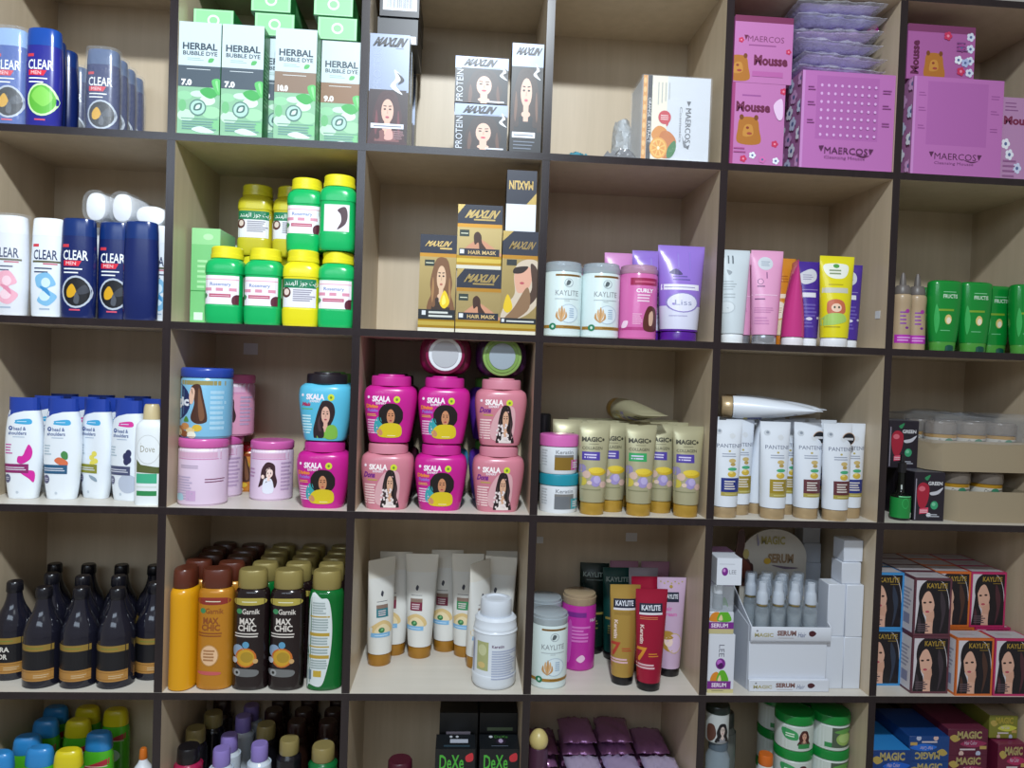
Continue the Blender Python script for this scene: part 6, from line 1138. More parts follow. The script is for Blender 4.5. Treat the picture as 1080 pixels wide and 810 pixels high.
# ---------------------------------------------------------------- hair colour cartons with coloured frames
w_, h_ = size(956.5, 995.5, 705, 671, .014, z)
def kcol(key, c, g):
    a = Art((187, 485, 346, 690)); a.R(187, 485, 346, 690, ink(c)); a.R(194, 493, 338, 682, ink('#cfcad0')); a.clip(194, 493, 338, 682)
    a.C([(270, 486), (315, 505), (338, 570), (330, 620), (300, 640), (285, 682), (345, 690), (345, 486)], ink('#17141a')); a.C([(205, 560), (215, 510), (260, 486), (310, 505), (335, 570), (335, 700), (280, 700), (262, 640), (225, 605)], ink('#1a161c')); a.C([(215, 570), (222, 535), (250, 520), (272, 545), (272, 590), (255, 625), (230, 612)], ink('#d8aa94')); a.P([(240, 615), (272, 600), (280, 660), (240, 660)], ink('#cf9f88')); a.C([(205, 660), (240, 640), (280, 650), (285, 690), (200, 690)], ink('#d8aa94'))
    a.C([(212, 575), (222, 520), (262, 505), (285, 540), (280, 600), (268, 560), (250, 532), (230, 540)], ink('#1a161c')); a.C([(300, 530), (322, 580), (315, 640), (300, 680), (306, 620), (298, 570)], ink(shade(g, .55)))
    a.C([(212, 540), (220, 580), (226, 610), (238, 640), (234, 690), (196, 690), (200, 640), (206, 590)], ink('#1a161c')); a.C([(206, 620), (218, 640), (216, 680), (208, 670)], ink(shade(g, .55))); a.C([(284, 560), (296, 600), (288, 640), (300, 690), (272, 690), (270, 640), (278, 610)], ink('#1a161c'))
    for x, y in ((231, 572), (255, 570)): a.E(x, y, 7, 3.5, ink('#2a1a1c'), 8)
    a.E(244, 604, 9, 4, ink('#b84a5c'), 8); a.clip(); a.T('KAYLITE', 238, 502, 326, 520, foil('#c0a04a'), .02); a.L(285, 524, 322, 530, 1, foil('#c0a04a'), .3, 0); a.L(204, 645, 262, 676, 4, ink('#5a4a52'), .5, .3)
    s = Art((0, 0, 50, 100)); s.R(0, 0, 50, 100, ink(c)); s.R(4, 4, 46, 96, ink('#cfccd2')); s.L(10, 20, 40, 60, 6, ink('#9a98a8'), .5); s.R(14, 66, 36, 84, ink('#8a8ca8'))
    t = Art((0, 0, 80, 50)); t.R(0, 0, 80, 50, ink(c)); t.R(4, 4, 76, 46, ink('#bdb9be')); t.L(20, 18, 60, 32, 2, ink('#a49a9a'), .4)
    kcarton(key, w_, h_, .05, a, c, c, c, t, s, s)
for k, c, g in (('c_blue', '#3f8fcc', '#5a6a8a'), ('c_plum', '#5f3440', '#6a5a68'), ('c_orange', '#cf6a2c', '#8a5a4a'), ('c_mag', '#b82c62', '#8a4a5a')): kcol(k, c, g)
kb = lambda k, lab, l, Y, lev, **q: place(k, 'hair_colour_carton', lab, 'box', l, l+39, 690-lev*52, Y, z+lev*(h_+.0005), **q)
nm_ = ('blue', 'plum', 'orange', 'magenta'); ks = ('c_blue', 'c_plum', 'c_orange', 'c_mag')
for i, (k, l, Y) in enumerate(zip(ks, (916, 956.5, 1009, 1049), (.045, .018, .004, .004))): kb(k, nm_[i]+'-framed hair colour carton on the shelf, front row bottom level', l, Y, 0)
for i, (k, l, Y) in enumerate(zip(ks[:2], (913, 957.5), (.045, .02))): kb(k, nm_[i]+'-framed hair colour carton on the second level, nearest the front', l, Y, 1)
for j, Y in enumerate((.0715, .124, .1765)):
    for i, k in enumerate(ks):
        xc = span((919, 958, 1009, 1049)[i], (958, 997, 1048, 1088)[i], 690, .01)[0]; xc = max(xc, XD(5)+TV/2+w_/2+.002)
        inst(k, 'hair_colour_carton', '%s-framed carton in the %s row, bottom level' % (nm_[i], ('second', 'third', 'last')[j]), 'box', min(xc, XD(5)+.026+w_*(i+.5)+.002*i), Y+.025+.024*(i == 0), z)
        x4 = span(1022, 1061, 640, .0715)[0]; x2 = max(x4-(3-i)*(w_+.0015), XD(5)+TV/2+w_/2+.002+i*(w_+.0005))
        inst(k, 'hair_colour_carton', ('orange-framed carton on the second level behind the front ones' if i == 2 else 'magenta-framed carton on the second level, fully facing front') if (j == 0 and i > 1) else '%s-framed carton in the %s row, second level' % (nm_[i], ('second', 'third', 'last')[j]), 'box', x2+.002*(j-1), Y+.025+.024*(i == 0), z+h_+.0005)
# ================================================================ bottom row: only the upper ends show
z = ZS[5]
def topfit(key, mk, l, r, top, Y, ratio=None): pass
# green bottles with slanted blue and yellow caps
w_ = .06; h_ = hgt(70, 791, .045, z)
for k, c in (('kid_blue', '#2f86c8'), ('kid_yellow', '#d8c81e')):
    a = Art((500, 230, 690, 900)); a.P([(512, 430), (690, 370), (690, 410), (512, 446)], ink('#b02c3c')); a.L(530, 415, 670, 430, 1, ink('#e8c8c0'), .3, 0); a.E(590, 520, 60, 44, ink('#bcd8c4')); a.L(560, 505, 620, 540, 2, ink('#6aa87a'), .5)
    kprof(k, w_, h_, [(0, .9), (.02, 1), (.5, 1), (.76, .98), (.82, .92), (.845, .86)], m('#4fae28', .25), a, [(.847, .87), (.86, .9), (.95, .84), (.985, .76), (1., .6)], m(c, .28), d=w_*.62, n=2.4, nm=('bottle_body', 'flip_cap'))
kd = lambda k, lab, l, r, ym, Y, **q: place(k, 'shower_gel_bottle', lab, 'bottle', l, r, ym, Y, z, c=.018, **q)
kd('kid_blue', 'green bottle with a blue cap cut off by the photo edge', -16, 15, 800, .02); kd('kid_blue', 'green bottle with a bright blue cap beside the yellow-capped one', 31, 60, 800, .038); kd('kid_yellow', 'green bottle with yellow cap standing nearest the front', 56, 86, 800, .03, rz=.1)
kd('kid_blue', 'green bottle with blue cap behind the bright blue one', 14, 44, 780, .085, rz=.15); kd('kid_blue', 'green bottle with blue cap and red band, near the divider', 88, 121, 780, .1)
kd('kid_blue', 'green bottle with blue cap in the third rank', 35, 62, 760, .155); kd('kid_blue', 'green bottle with blue cap in the last rank', 46, 72, 745, .215); kd('kid_yellow', 'green bottle with yellow cap in the third rank', 70, 95, 760, .155); kd('kid_yellow', 'green bottle with yellow cap in the last rank, middle', 79, 106, 745, .215); kd('kid_yellow', 'green bottle with yellow cap in the last rank by the divider', 109, 136, 745, .205)
wn_, hn_ = .045, hgt(154, 792, .06, z); kprof('nozz', wn_, hn_, [(0, .9), (.02, 1), (.7, 1), (.8, .8), (.86, .45), (.9, .3)], m('#dfe3ea', .3), None, [(.9, .34), (.905, .36), (.985, .3), (1., .22)], m('#c86a1e', .35)); place('nozz', 'squeeze_bottle', 'white squeeze bottle with orange tip by the dark divider', 'bottle', 138, 163, 800, .05, z, c=.02)
# lilac and khaki capped bottles
def kcap(key, w, h, body, cap, ch=.14, cw=.72, d=None): kprof(key, w, h, [(0, .9), (.015, 1), (.8-ch*.3, 1), (1-ch-.045, .95), (1-ch-.012, cw*.98), (1-ch, cw*.9)], m(body, .22), None, [(1-ch, cw*.97), (1-ch+.006, cw), (.985, cw*.97), (1., cw*.88)], m(cap, .3), d=d)
hA = hgt(240, 790, .04, z); kcap('cap_lilac', .048, hA, '#cfd8e2', '#8a78bc'); kcap('cap_khaki', .05, hA*1.03, '#17151a', '#8a7c4c', .12, .8); kcap('cap_khakig', .058, hA*1.02, '#0f6a34', '#8a7c4c', .12, .8); kcap('cap_black', .056, hA*.99, '#a8204c', '#141216', .13, .8); kcap('cap_brown', .05, hA*1.06, '#2a1812', '#2c1814', .12, .8)
cp = lambda k, lab, l, r, ym, Y, **q: place(k, 'capped_bottle', lab, 'bottle', l, r, ym, Y, z, c=.025, **q)
cp('cap_black', 'magenta bottle with black cap in the front rank', 181, 216, 795, .03); cp('cap_lilac', 'white bottle with lilac cap, first in the front rank', 218, 250, 795, .02); cp('cap_lilac', 'white bottle with lilac cap beside the dark khaki-capped bottle', 259, 289, 790, .04); cp('cap_khaki', 'dark bottle with khaki cap in the front rank', 288, 322, 790, .045); cp('cap_khakig', 'green bottle with khaki cap nearest the divider', 323, 358, 795, .02)
cp('cap_lilac', 'white bottle with lilac cap directly behind the first lilac one', 226, 258, 780, .075); cp('cap_khaki', 'khaki-capped bottle behind the black-capped one', 190, 223, 770, .09)
rk2 = ('second', 'third', 'last')
for j, Y in enumerate((.107, .1585, .21)):
    for i, k in enumerate((('cap_khaki', 'cap_lilac', 'cap_khaki', 'cap_brown', 'cap_brown'), ('cap_khaki', 'cap_lilac', 'cap_brown', 'cap_brown', 'cap_brown'), ('cap_brown', 'cap_lilac', 'cap_brown', 'cap_brown', 'cap_brown'))[j]):
        if j == 0 and i in (0, 1): continue
        inst(k, 'capped_bottle', '%s-capped bottle in the %s rank, %s from the pale divider' % (k[4:], ('middle', 'fourth', 'last')[j], ('first', 'second', 'third', 'fourth', 'fifth')[i]), 'bottle', (-.674, -.609, -.544, -.479, -.414)[i]+.003*j, Y+.025, z)
# black cartons
a = Art((505, 350, 715, 700)); a.R(505, 350, 715, 700, ink('#131619')); a.T('DeXe', 528, 368, 656, 412, ink('#4aa83a'), .01); a.C([(665, 372), (700, 362), (704, 384), (672, 388)], ink('#c0303a')); a.R(505, 412, 715, 428, ink('#b02c40')); a.L(520, 416, 700, 425, 1, ink('#e0c0c4'), .3, 0); a.E(545, 445, 22, 12, ink('#7aa84a'), 12); a.L(520, 470, 690, 640, 8, ink('#5a6468'), .6, .3)
t = Art((0, 0, 100, 70)); t.R(0, 0, 100, 70, ink('#15191d')); t.E(38, 12, 4, 5, ink('#c8ccd4'), 10); t.E(54, 12, 4, 5, ink('#c8ccd4'), 10); t.R(36, 24, 82, 42, ink('#b4bac8')); t.R(20, 52, 86, 60, ink('#2f4450'))
t2 = Art((0, 0, 100, 70)); t2.R(0, 0, 100, 70, ink('#13171b')); t2.E(30, 12, 5, 6, ink('#c8ccd4'), 10); t2.T('DeXe', 40, 6, 74, 18, ink('#4a8a3a')); t2.E(55, 34, 13, 14, ink('#2a2030')); t2.E(55, 32, 6, 10, ink('#b0a0c0'), 10); t2.L(30, 52, 80, 60, 1, ink('#5a6474'))
wd, hd = size(458, 500, 800, 790, .02, z); kcarton('dexe_a', wd, hd, .06, a, '#121417', '#101215', None, t); kcarton('dexe_b', wd, hd, .06, a, '#121417', '#101215', None, t2)
place('dexe_a', 'hair_colour_carton', 'black carton with green lettering and pale rectangle on top', 'box', 459, 501, 800, .02, z); place('dexe_b', 'hair_colour_carton', 'black carton with green lettering and small figure on top', 'box', 505, 548, 800, .02, z)
b = Art((0, 0, 100, 100)); b.R(0, 0, 100, 100, ink('#0f1113')); b.R(18, 14, 82, 24, ink('#a8a0b0')); b.R(26, 16, 48, 22, ink('#8a4a5a')); b.R(54, 16, 74, 22, ink('#8a5a5a')); hr = hgt(480, 752, .085, z); kcarton('dexe_r', wd, hr, .06, b, '#0f1113', '#0c0e10', '#16181a'); c = Art((0, 0, 100, 100)); c.R(0, 0, 100, 100, ink('#0d0f11')); c.R(4, 18, 96, 20, ink('#a03040')); c.L(20, 8, 90, 16, 1, ink('#5a6a50'), .3); c.R(12, 24, 26, 27, ink('#c0c4cc')); kcarton('dexe_r2', wd, hr, .06, c, '#0f1113', '#0c0e10', '#16181a')
place('dexe_r', 'hair_colour_carton', 'tall black carton with pale photo strip behind the front carton', 'box', 464, 503, 770, .085, z); place('dexe_r2', 'hair_colour_carton', 'tall black carton with thin red line beside the divider', 'box', 507, 546, 770, .085, z)
place('dexe_r', 'hair_colour_carton', 'black carton hidden at the back of the dark pile', 'box', 470, 507, 760, .185, z, group='black cartons at the back'); place('dexe_r', 'hair_colour_carton', 'black carton hidden at the back of the dark pile', 'box', 511, 546, 760, .185, z, group='black cartons at the back')
kcap('maroon_cap', .06, hgt(421, 806, .04, z), '#4a1424', '#4a1828', .14, .85); place('maroon_cap', 'capped_bottle', 'bottle with maroon cap just peeking over the photo bottom edge', 'bottle', 411, 433, 805, .03, z, c=.03)
# foil sachets
FP = ('#94648c', '#a06e9c', '#845478'); FL = ('#c6b4de', '#d6c8ea', '#b9a4d4')
rs = random.Random(12)
for q in range(6): K['flat%d' % q] = kpouch('flat%d' % q, .076, .112, .026, m((FP+FL)[q], .2, .4), 50+q, .9, 16, 10)
K['flat_low'] = kpouch('flat_low', .076, .112, .05, m(FP[0], .25, .6), 60, .5, 10, 8)
for j, (Y, top) in enumerate(((.066, 788), (.19, 759))):
    T = hgt(640, top, Y-.02, z); nlow = int((T-.085)/.0505); 
    for i in range(4):
        if j == 0 and i == 0: continue
        X = XD(3)+TV/2+.044+.0838*i; zz = z+.0005
        for q in range(nlow): inst('flat_low', 'foil_sachet', 'foil sachet low in the pile, below the photo', 'sachet', X, Y, zz+q*.0505, group='hidden foil sachets')
        zz += nlow*.0505
        for q in range(3+(i in (1, 2))*(j == 1)):
            k = rs.randrange(3)+(3 if j == 0 else 0)
            inst('flat%d' % k, 'foil_sachet', '%s foil sachet lying in the %s half of the pile, %s layer' % (('lilac', 'front') if j == 0 else ('plum', 'rear'))[0:2].__add__((('third', 'second', 'upper', 'topmost')[q],)) if False else '%s foil sachet, %s of the pile, %s layer, %s stack from the egg cap' % ('lilac' if j == 0 else 'plum', 'front' if j == 0 else 'rear', ('lower', 'middle', 'upper', 'topmost')[q], ('first', 'second', 'third', 'fourth')[i]), 'sachet', X+rs.uniform(-.0006, .0006), Y+rs.uniform(-.005, .004), zz+q*.0268+.0008, rz=rs.uniform(-.07, .07), group='foil sachets in the pile')
we, he = .04, hgt(568, 771, .05, z); kprof('egg', we, he, [(0, .9), (.02, 1), (.78, 1), (.84, .9), (.86, .8)], m('#4a2a40', .3), None, [(.862, .82), (.88, .95), (.91, 1.), (.94, .92), (.965, .74), (.985, .5), (.996, .25), (1., .05)], m('#c9b878', .35), nm=('bottle_body', 'dome_cap')); place('egg', 'capped_bottle', 'bottle with egg-shaped cream dome cap beside the divider', 'bottle', 558, 578, 785, .04, z, c=.02)
# green-lidded jars stacked, and the white and clear jars
wj = span(820, 859, 770, .06)[1]; ht = hgt(840, 757, .03, z); nj = 4; hj = ht/nj
for k, art in (('veg_a', 0), ('veg_b', 1)):
    a = Art((465, 236, 660, 360)); a.R(470, 240, 656, 352, ink('#c5cfc8'))
    if not art: a.woman(540, 250, 610, 330, '#4a2420', '#d0a088', '#7a6a5a', None); a.R(545, 322, 606, 345, ink('#2f8a4a')); a.C([(480, 250), (535, 262), (540, 300), (490, 300)], ink('#3a9a5a')); a.L(490, 268, 530, 292, 2, ink('#d8ecd8'), .5)
    else: a.R(530, 240, 650, 345, ink('#4a5a48')); a.E(595, 300, 45, 34, ink('#8fae5a')); a.E(595, 296, 34, 24, ink('#a8c478')); a.C([(540, 262), (600, 246), (645, 256), (590, 272)], ink('#5f9a4a')); a.R(500, 320, 530, 345, ink('#2f8a4a'))
    r = wj/2; R = [(0, r*.9, r*.9), (.003, r*.96, r*.96), (hj*.7, r*.97, r*.97), (hj*.74, r*.9, r*.9)]; bb = MB(); loft(bb, R, m('#cfd8d4', .3), 36); press(bb, a, onloft(R, wj, hj*.03, hj*.70)); ll = MB(); loft(ll, [(hj*.742, r*.97, r*.97), (hj*.76, r, r), (hj*.94, r, r), (hj*.99, r*.96, r*.96), (hj-.0003, r*.9, r*.9)], m('#0f8034', .25), 36); K[k] = [('jar_body', bb.mesh(k), []), ('screw_lid', ll.mesh(k+'l'), [])]; K[k+'#'] = (wj, hj, wj)
lv = ('bottom', 'second', 'third', 'top')
for s, (l, r, Y, k, n_) in enumerate(((820, 859, .03, 'veg_a', 'woman-print stack'), (857, 896, .032, 'veg_b', 'bowl-print stack'), (800, 836, .115, 'veg_b', 'stack behind the woman-print one'), (838, 874, .118, 'veg_a', 'stack hidden behind the front two'))):
    for t in range(4): place(k, 'hair_mask_jar', 'white jar with green lid, %s of the %s' % (lv[t], n_), 'jar', l, r, 770, Y, z+t*hj, c=wj/2)
kcap('orange_cap', .034, hgt(807, 799, .03, z), '#c8ccd0', '#c9651e', .1, .9); place('orange_cap', 'capped_bottle', 'bottle with orange cap in front of the rear green stack', 'bottle', 799, 816, 802, .03, z, c=.017)
w5 = .05; hc = hgt(756, 783, .03, z); r = w5/2
bb = MB(); loft(bb, [(0, r*.9, r*.9), (.003, r, r), (hc*.86, r, r), (hc*.92, r*.75, r*.75), (hc*.985, r*.7, r*.7)], m('#9fb0bc', .1, 0, .55), 28); ll = MB(); loft(ll, [(hc*.93, r*.8, r*.8), (hc, r*.8, r*.8)], m('#5a6a78', .2, 0, .8), 28); K['clearb'] = [('bottle_body', bb.mesh('clearb'), []), ('cap', ll.mesh('clearbl'), [])]; K['clearb#'] = (w5, hc, w5)
place('clearb', 'clear_bottle', 'clear grey bottle under the white woman-print jar', 'bottle', 745, 769, 795, .02, z, c=.025)
a = Art((75, 110, 192, 312)); a.R(75, 160, 192, 306, ink('#bfc4c4')); a.woman(105, 195, 180, 306, '#17151a', '#c8b8b0', '#8a8a90', None); a.C([(78, 215), (100, 210), (110, 260), (95, 296), (78, 296)], ink('#5a3a30'))
zz = z+hc+.0005; h6 = hgt(756, 745, .03, zz); R = [(0, r*.9, r*.9), (.003, r*.96, r*.96), (h6*.8, r*.96, r*.96)]; bb = MB(); loft(bb, R, m('#bcc4c4', .35), 30); press(bb, a, onloft(R, w5*.96, 0, h6)); ll = MB(); loft(ll, [(h6*.802, r, r), (h6*.97, r, r), (h6, r*.94, r*.94)], m('#14201c', .3), 30); K['wj'] = [('jar_body', bb.mesh('wj'), []), ('screw_lid', ll.mesh('wjl'), [])]; K['wj#'] = (w5, h6, w5)
place('wj', 'hair_mask_jar', 'small white jar with dark lid and woman print, on the clear bottle', 'jar', 744.5, 768, 765, .02, zz, c=.025)
kcap('grey_bot', .05, hgt(765, 752, .12, z), '#6a6e6a', '#3a3e3c', .12, .8); place('grey_bot', 'capped_bottle', 'grey bottle standing behind the small white jar', 'bottle', 752, 777, 760, .105, z, c=.025)
# cartons in stacks
def kmag(key, c, top, w, h, d, tc='#c8ba80', gold=True):
    a = Art((555, 385, 835, 480)); a.R(555, 385, 835, 480, ink(c)); a.C([(565, 415), (600, 405), (640, 420), (600, 432)], ink('#b09a50')); a.T('MAGIC', 618, 392, 792, 420, foil(tc), .03); a.C([(640, 440), (720, 424), (830, 436), (740, 452)], ink(shade(c, 1.6))); a.T('Hair Color', 672, 428, 760, 442, ink('#c8b8cc')); a.L(640, 452, 760, 466, 1, ink('#d0c4c8'), .4, .1); a.R(780, 446, 828, 458, ink('#b89a5a')); a.E(650, 474, 18, 10, ink('#d0b0a8'), 10); a.E(770, 474, 18, 10, ink('#b0b8d0'), 10)
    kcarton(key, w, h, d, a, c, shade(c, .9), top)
wm = .088
def stack(key, c, top, l, topy, Y, rz, lab, n=4, flip=False, wm=wm):
    H = hgt(l+20, topy, Y, z); h = H/n-.0004; kmag(key, c, top, wm, h, .13); X = span(l, l+44*wm/.088, topy+10, Y)[0]; X = max(X, XD(5)+TV/2+wm/2+.001)
    for i in range(n):
        up = i == n-1
        if flip and up: inst(key, 'hair_colour_carton', lab[1], 'box', X, Y+.065, z+(i+1)*(h+.0004), rz=rz, ry=math.pi)
        else: inst(key, 'hair_colour_carton', lab[1] if up else (lab[2] if len(lab) > 2 and i == n-2 else lab[0]), 'box', X, Y+.065, z+i*(h+.0004), rz=rz, group=None if up else lab[0].split(',')[0])
stack('mg_blue', '#123a78', '#2f86cc', 916, 791, .012, 0, ('blue carton low in the outer stack, below the photo', 'blue carton topping the stack against the divider'), 4)
stack('mg_blue2', '#14407e', '#3a90d4', 954, 777, .02, 0, ('blue carton low in the tall blue stack, below the photo', 'blue carton lying upside down on top, its lettering inverted', 'blue carton directly under the upside-down one'), 5, True)
stack('mg_mar', '#5a1c34', '#6a2a40', 999, 769, .025, 0, ('maroon carton low in the middle stack, below the photo', 'maroon carton topping the middle stack', 'maroon carton directly under the top maroon one'), 5)
stack('mg_mar2', '#6a1c38', '#7a2a48', 1052, 785, .012, 0, ('maroon carton low in the edge stack, below the photo', 'maroon carton in the edge stack directly under the olive one'), 4, wm=.064)
H = hgt(1080, 785, .012, z); kmag('mg_olive', '#7a7a30', '#a89a8a', .062, hgt(1085, 757, .03, z+H), .13, '#c0b050'); X = 1.036; inst('mg_olive', 'hair_colour_carton', 'olive carton topping the edge stack', 'box', X, .098, z+H+.003, rz=-.03)
for i, (l, t) in enumerate(((928, 756), (974, 752), (1020, 748))):
    hb_ = hgt(l+20, t, .19, z)/3-.0004; kmag('mg_dark%d' % i, ('#10283e', '#241a18', '#3a2416')[i], ('#1a3a50', '#2a2420', '#4a3018')[i], wm*.95, hb_, .06)
    X = (.775, .862, .949)[i]
    for q in range(3): inst('mg_dark%d' % i, 'hair_colour_carton', ('dark blue', 'black', 'dark brown')[i]+' carton at the back, '+('bottom', 'middle', 'top')[q]+' of three', 'box', X, .225, z+q*(hb_+.0004))
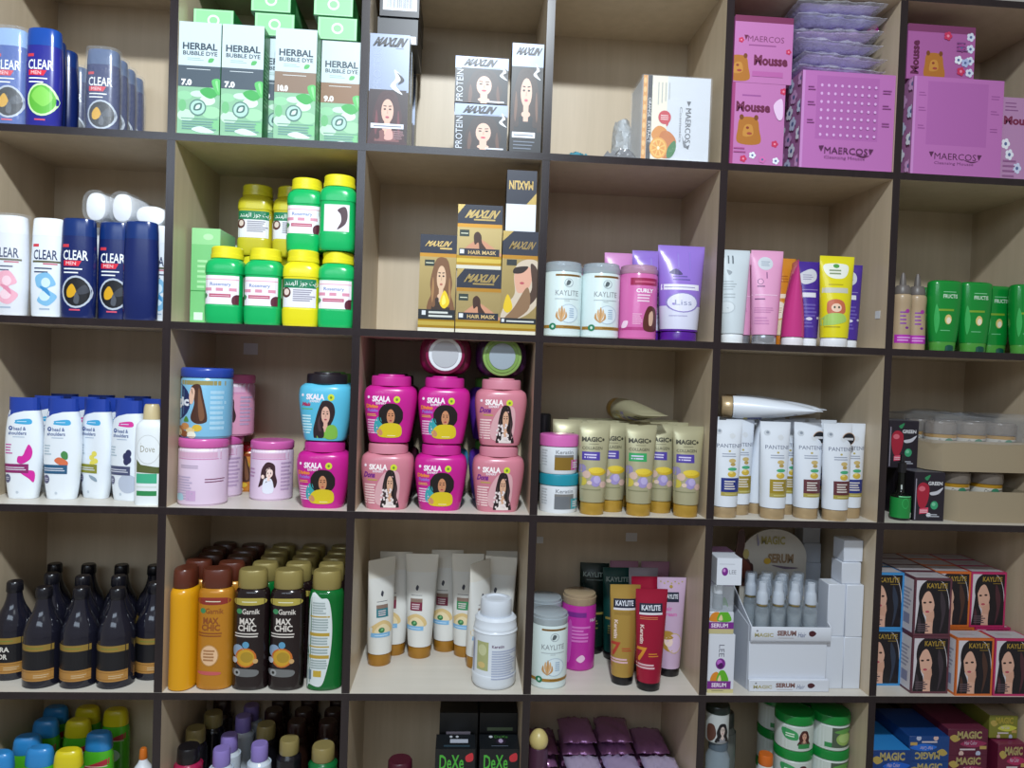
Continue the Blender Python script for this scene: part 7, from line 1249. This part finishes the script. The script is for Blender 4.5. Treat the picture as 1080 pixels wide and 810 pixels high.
# small shifts so that no two things share space
for n_, (dx_, dy_) in {'cardboard_tray': [0.0006, -0.0001], 'cardboard_tray.001': [0.0, 0.0023], 'conditioner_bottle': [0.0037, -0.001], 'conditioner_bottle.001': [0.0054, 0.0004], 'conditioner_bottle.005': [-0.0035, -0.0013], 'conditioner_bottle.006': [0.0, 0.0038], 'conditioner_tube': [0.0, -0.0004], 'conditioner_tube.001': [-0.0009, 0.0002], 'conditioner_tube.002': [0.0066, 0.0028], 'conditioner_tube.004': [-0.0039, 0.006], 'conditioner_tube.005': [-0.0004, -0.0016], 'conditioner_tube.006': [0.0006, -0.0002], 'conditioner_tube.020': [-0.0017, 0.0005], 'conditioner_tube.021': [0.0006, -0.0002], 'conditioner_tube.022': [-0.0045, 0.0], 'conditioner_tube.023': [0.0016, -0.0011], 'conditioner_tube.025': [-0.0004, -0.005], 'conditioner_tube.026': [0.0003, 0.0], 'cream_jar.002': [0.0036, 0.0011], 'cream_jar.005': [-0.0143, 0.0035], 'cream_jar.006': [0.0119, -0.0012], 'dark_glass_bottle': [-0.0006, 0.0], 'dark_glass_bottle.001': [0.0012, 0.0], 'dark_glass_bottle.002': [0.0013, -0.0004], 'dark_glass_bottle.003': [0.0, -0.0043], 'dark_glass_bottle.004': [0.0, 0.0011], 'dark_glass_bottle.005': [0.0015, 0.0132], 'dark_glass_bottle.006': [0.0025, -0.0003], 'dark_glass_bottle.007': [0.0018, 0.0001], 'dark_glass_bottle.008': [-0.0031, 0.0], 'dark_glass_bottle.009': [0.004, 0.0], 'dark_glass_bottle.010': [0.0094, 0.0], 'dark_glass_bottle.011': [0.0144, 0.0], 'hair_care_carton': [-0.0109, 0.0165], 'hair_colour_carton': [-0.0045, 0.0073], 'hair_colour_carton.001': [0.0093, -0.0039], 'hair_colour_carton.004': [0.0001, 0.008], 'hair_colour_carton.005': [0.0111, -0.0044], 'hair_colour_carton.006': [-0.0007, 0.007], 'hair_colour_carton.007': [0.0, 0.0083], 'hair_colour_carton.008': [0.0132, 0.0026], 'hair_colour_carton.009': [0.0014, 0.0024], 'hair_colour_carton.011': [0.0013, -0.0], 'hair_colour_carton.013': [0.0018, 0.0], 'hair_colour_carton.014': [-0.0006, 0.0068], 'hair_colour_carton.015': [0.0003, 0.0059], 'hair_colour_carton.016': [0.0121, 0.0019], 'hair_colour_carton.022': [-0.0, 0.0047], 'hair_colour_carton.023': [0.0001, 0.0036], 'hair_colour_carton.024': [0.0131, 0.0026], 'hair_colour_carton.034': [-0.0069, 0.0], 'hair_colour_carton.036': [0.0, -0.0005], 'hair_colour_carton.037': [0.0, -0.0003], 'hair_colour_carton.038': [0.0, -0.0003], 'hair_colour_carton.039': [0.0, -0.0004], 'hair_colour_carton.040': [0.009, 0.0009], 'hair_colour_carton.041': [0.009, 0.0009], 'hair_colour_carton.042': [0.009, 0.0009], 'hair_colour_carton.043': [0.009, 0.0009], 'hair_colour_carton.044': [0.009, 0.0009], 'hair_cream_jar': [-0.0001, -0.0013], 'hair_cream_jar.002': [-0.005, -0.0079], 'hair_cream_jar.004': [0.0149, 0.0117], 'hair_cream_tube': [0.0038, -0.0003], 'hair_cream_tube.005': [0.0, -0.0015], 'hair_cream_tube.006': [0.0032, 0.0043], 'hair_cream_tube.008': [-0.0017, 0.0107], 'hair_cream_tube.009': [-0.0035, -0.0006], 'hair_cream_tube.010': [0.0016, 0.009], 'hair_cream_tube.011': [0.0035, -0.0014], 'hair_gel_jar.004': [0.0011, -0.0007], 'hair_gel_jar.007': [0.0016, 0.0008], 'hair_mask_box': [-0.0018, 0.0001], 'hair_mask_box.001': [-0.0036, 0.0005], 'hair_mask_jar': [-0.0006, -0.0022], 'hair_mask_jar.001': [0.0025, 0.0002], 'hair_mask_jar.002': [0.0036, -0.0003], 'hair_mask_jar.003': [0.0, 0.0019], 'hair_mask_jar.004': [-0.0006, 0.0], 'hair_mask_jar.005': [0.0018, 0.0], 'hair_mask_jar.006': [-0.005, -0.0005], 'hair_mask_jar.007': [-0.0025, 0.0178], 'hair_mask_jar.008': [-0.0016, 0.0008], 'hair_mask_jar.009': [0.0006, -0.0003], 'hair_mask_jar.010': [0.0059, -0.0057], 'hair_mask_jar.021': [-0.0057, 0.0], 'hair_mask_jar.022': [-0.0057, 0.0], 'hair_mask_jar.023': [0.0099, 0.0], 'hair_mask_jar.024': [0.0099, 0.0], 'hair_mask_jar.025': [0.018, 0.0], 'hair_mask_jar.026': [0.018, 0.0], 'hair_mask_jar.029': [-0.005, -0.0001], 'hair_mask_jar.030': [-0.005, -0.0001], 'hair_mask_jar.031': [-0.005, -0.0001], 'hair_mask_jar.032': [-0.005, -0.0001], 'hair_mask_jar.033': [0.0, 0.0004], 'hair_mask_jar.034': [0.0, 0.0004], 'hair_mask_jar.035': [0.0, 0.0004], 'hair_mask_jar.036': [0.0, 0.0004], 'hair_mask_tube.003': [0.0001, -0.0006], 'hair_mask_tube.006': [-0.0044, -0.0006], 'hair_mask_tube.007': [-0.007, 0.005], 'hair_mask_tube.008': [-0.0074, -0.0027], 'hair_mask_tube.009': [0.0, 0.0097], 'hair_oil_bottle': [-0.0042, -0.0029], 'hair_oil_bottle.001': [-0.0017, -0.0025], 'hair_oil_bottle.002': [0.0, -0.0031], 'hair_oil_bottle.003': [0.0013, -0.0031], 'hair_oil_bottle.004': [0.0001, -0.0031], 'hair_oil_bottle.005': [0.0, 0.0164], 'hair_oil_bottle.006': [0.0017, 0.0057], 'hair_oil_bottle.007': [0.0016, 0.0063], 'hair_oil_bottle.008': [0.0012, 0.0064], 'hair_oil_bottle.009': [-0.0001, 0.0065], 'hair_oil_bottle.010': [0.0046, 0.0138], 'hair_oil_bottle.011': [0.0003, 0.003], 'hair_oil_bottle.012': [0.0006, 0.0053], 'hair_oil_bottle.013': [-0.0008, 0.0053], 'hair_oil_bottle.014': [0.0035, 0.0053], 'hair_oil_bottle.015': [0.0, 0.0115], 'hair_oil_bottle.016': [-0.0002, 0.0018], 'hair_oil_bottle.017': [-0.0006, 0.0041], 'hair_oil_bottle.018': [-0.0004, 0.0041], 'hair_oil_bottle.019': [0.0001, 0.0041], 'hair_oil_bottle.020': [0.0048, 0.0076], 'hair_oil_bottle.021': [0.0013, -0.0001], 'hair_oil_bottle.022': [0.0003, 0.0036], 'hair_oil_bottle.023': [-0.001, 0.0036], 'hair_oil_bottle.024': [0.0036, 0.0036], 'hair_oil_box': [-0.0019, -0.0001], 'hair_oil_box.001': [0.0, -0.0001], 'hair_oil_box.003': [0.0016, -0.0011], 'hair_oil_box.004': [-0.0016, 0.0056], 'hair_oil_box.005': [-0.0181, 0.0009], 'hair_tonic_bottle': [-0.0006, -0.0003], 'hair_treatment_tube.003': [-0.0079, 0.0021], 'hair_treatment_tube.004': [-0.0042, -0.0127], 'hair_treatment_tube.005': [0.0208, 0.0], 'hair_treatment_tube.007': [0.0006, -0.0002], 'nozzle_bottle': [-0.0031, -0.0005], 'nozzle_bottle.001': [-0.0071, 0.004], 'shampoo_bottle': [0.0, 0.0046], 'shampoo_bottle.001': [0.0125, -0.0016], 'shampoo_bottle.005': [0.0001, -0.0006], 'shampoo_bottle.006': [-0.0001, 0.0005], 'shampoo_bottle.007': [-0.0002, 0.0023], 'shampoo_bottle.008': [-0.0003, 0.0036], 'shampoo_bottle.009': [-0.0132, 0.0], 'shampoo_bottle.010': [-0.005, 0.0097], 'shampoo_bottle.011': [0.0071, -0.0021], 'shampoo_bottle.012': [0.0102, 0.0098], 'shampoo_bottle.013': [0.0011, -0.0058], 'shampoo_bottle.014': [-0.0005, -0.0004], 'shampoo_bottle.015': [0.0, 0.0134], 'shampoo_bottle.017': [0.0013, 0.0012], 'shampoo_bottle.020': [-0.0042, 0.0], 'shampoo_bottle.021': [0.0024, -0.0], 'shampoo_bottle.022': [0.0018, 0.0], 'shampoo_bottle.027': [-0.0013, -0.0], 'shampoo_bottle.028': [-0.0006, 0.0], 'shampoo_bottle.029': [0.0005, -0.0002], 'shampoo_bottle.030': [0.0072, 0.0006], 'shower_gel_bottle.001': [-0.0071, 0.0011], 'shower_gel_bottle.002': [0.0025, -0.0004], 'white_carton': [-0.0107, 0.0], 'white_carton.002': [-0.0054, 0.0003], 'white_carton.003': [0.0, -0.0001]}.items():
    o_ = bpy.data.objects[n_]; o_.location.x += dx_; o_.location.y += dy_
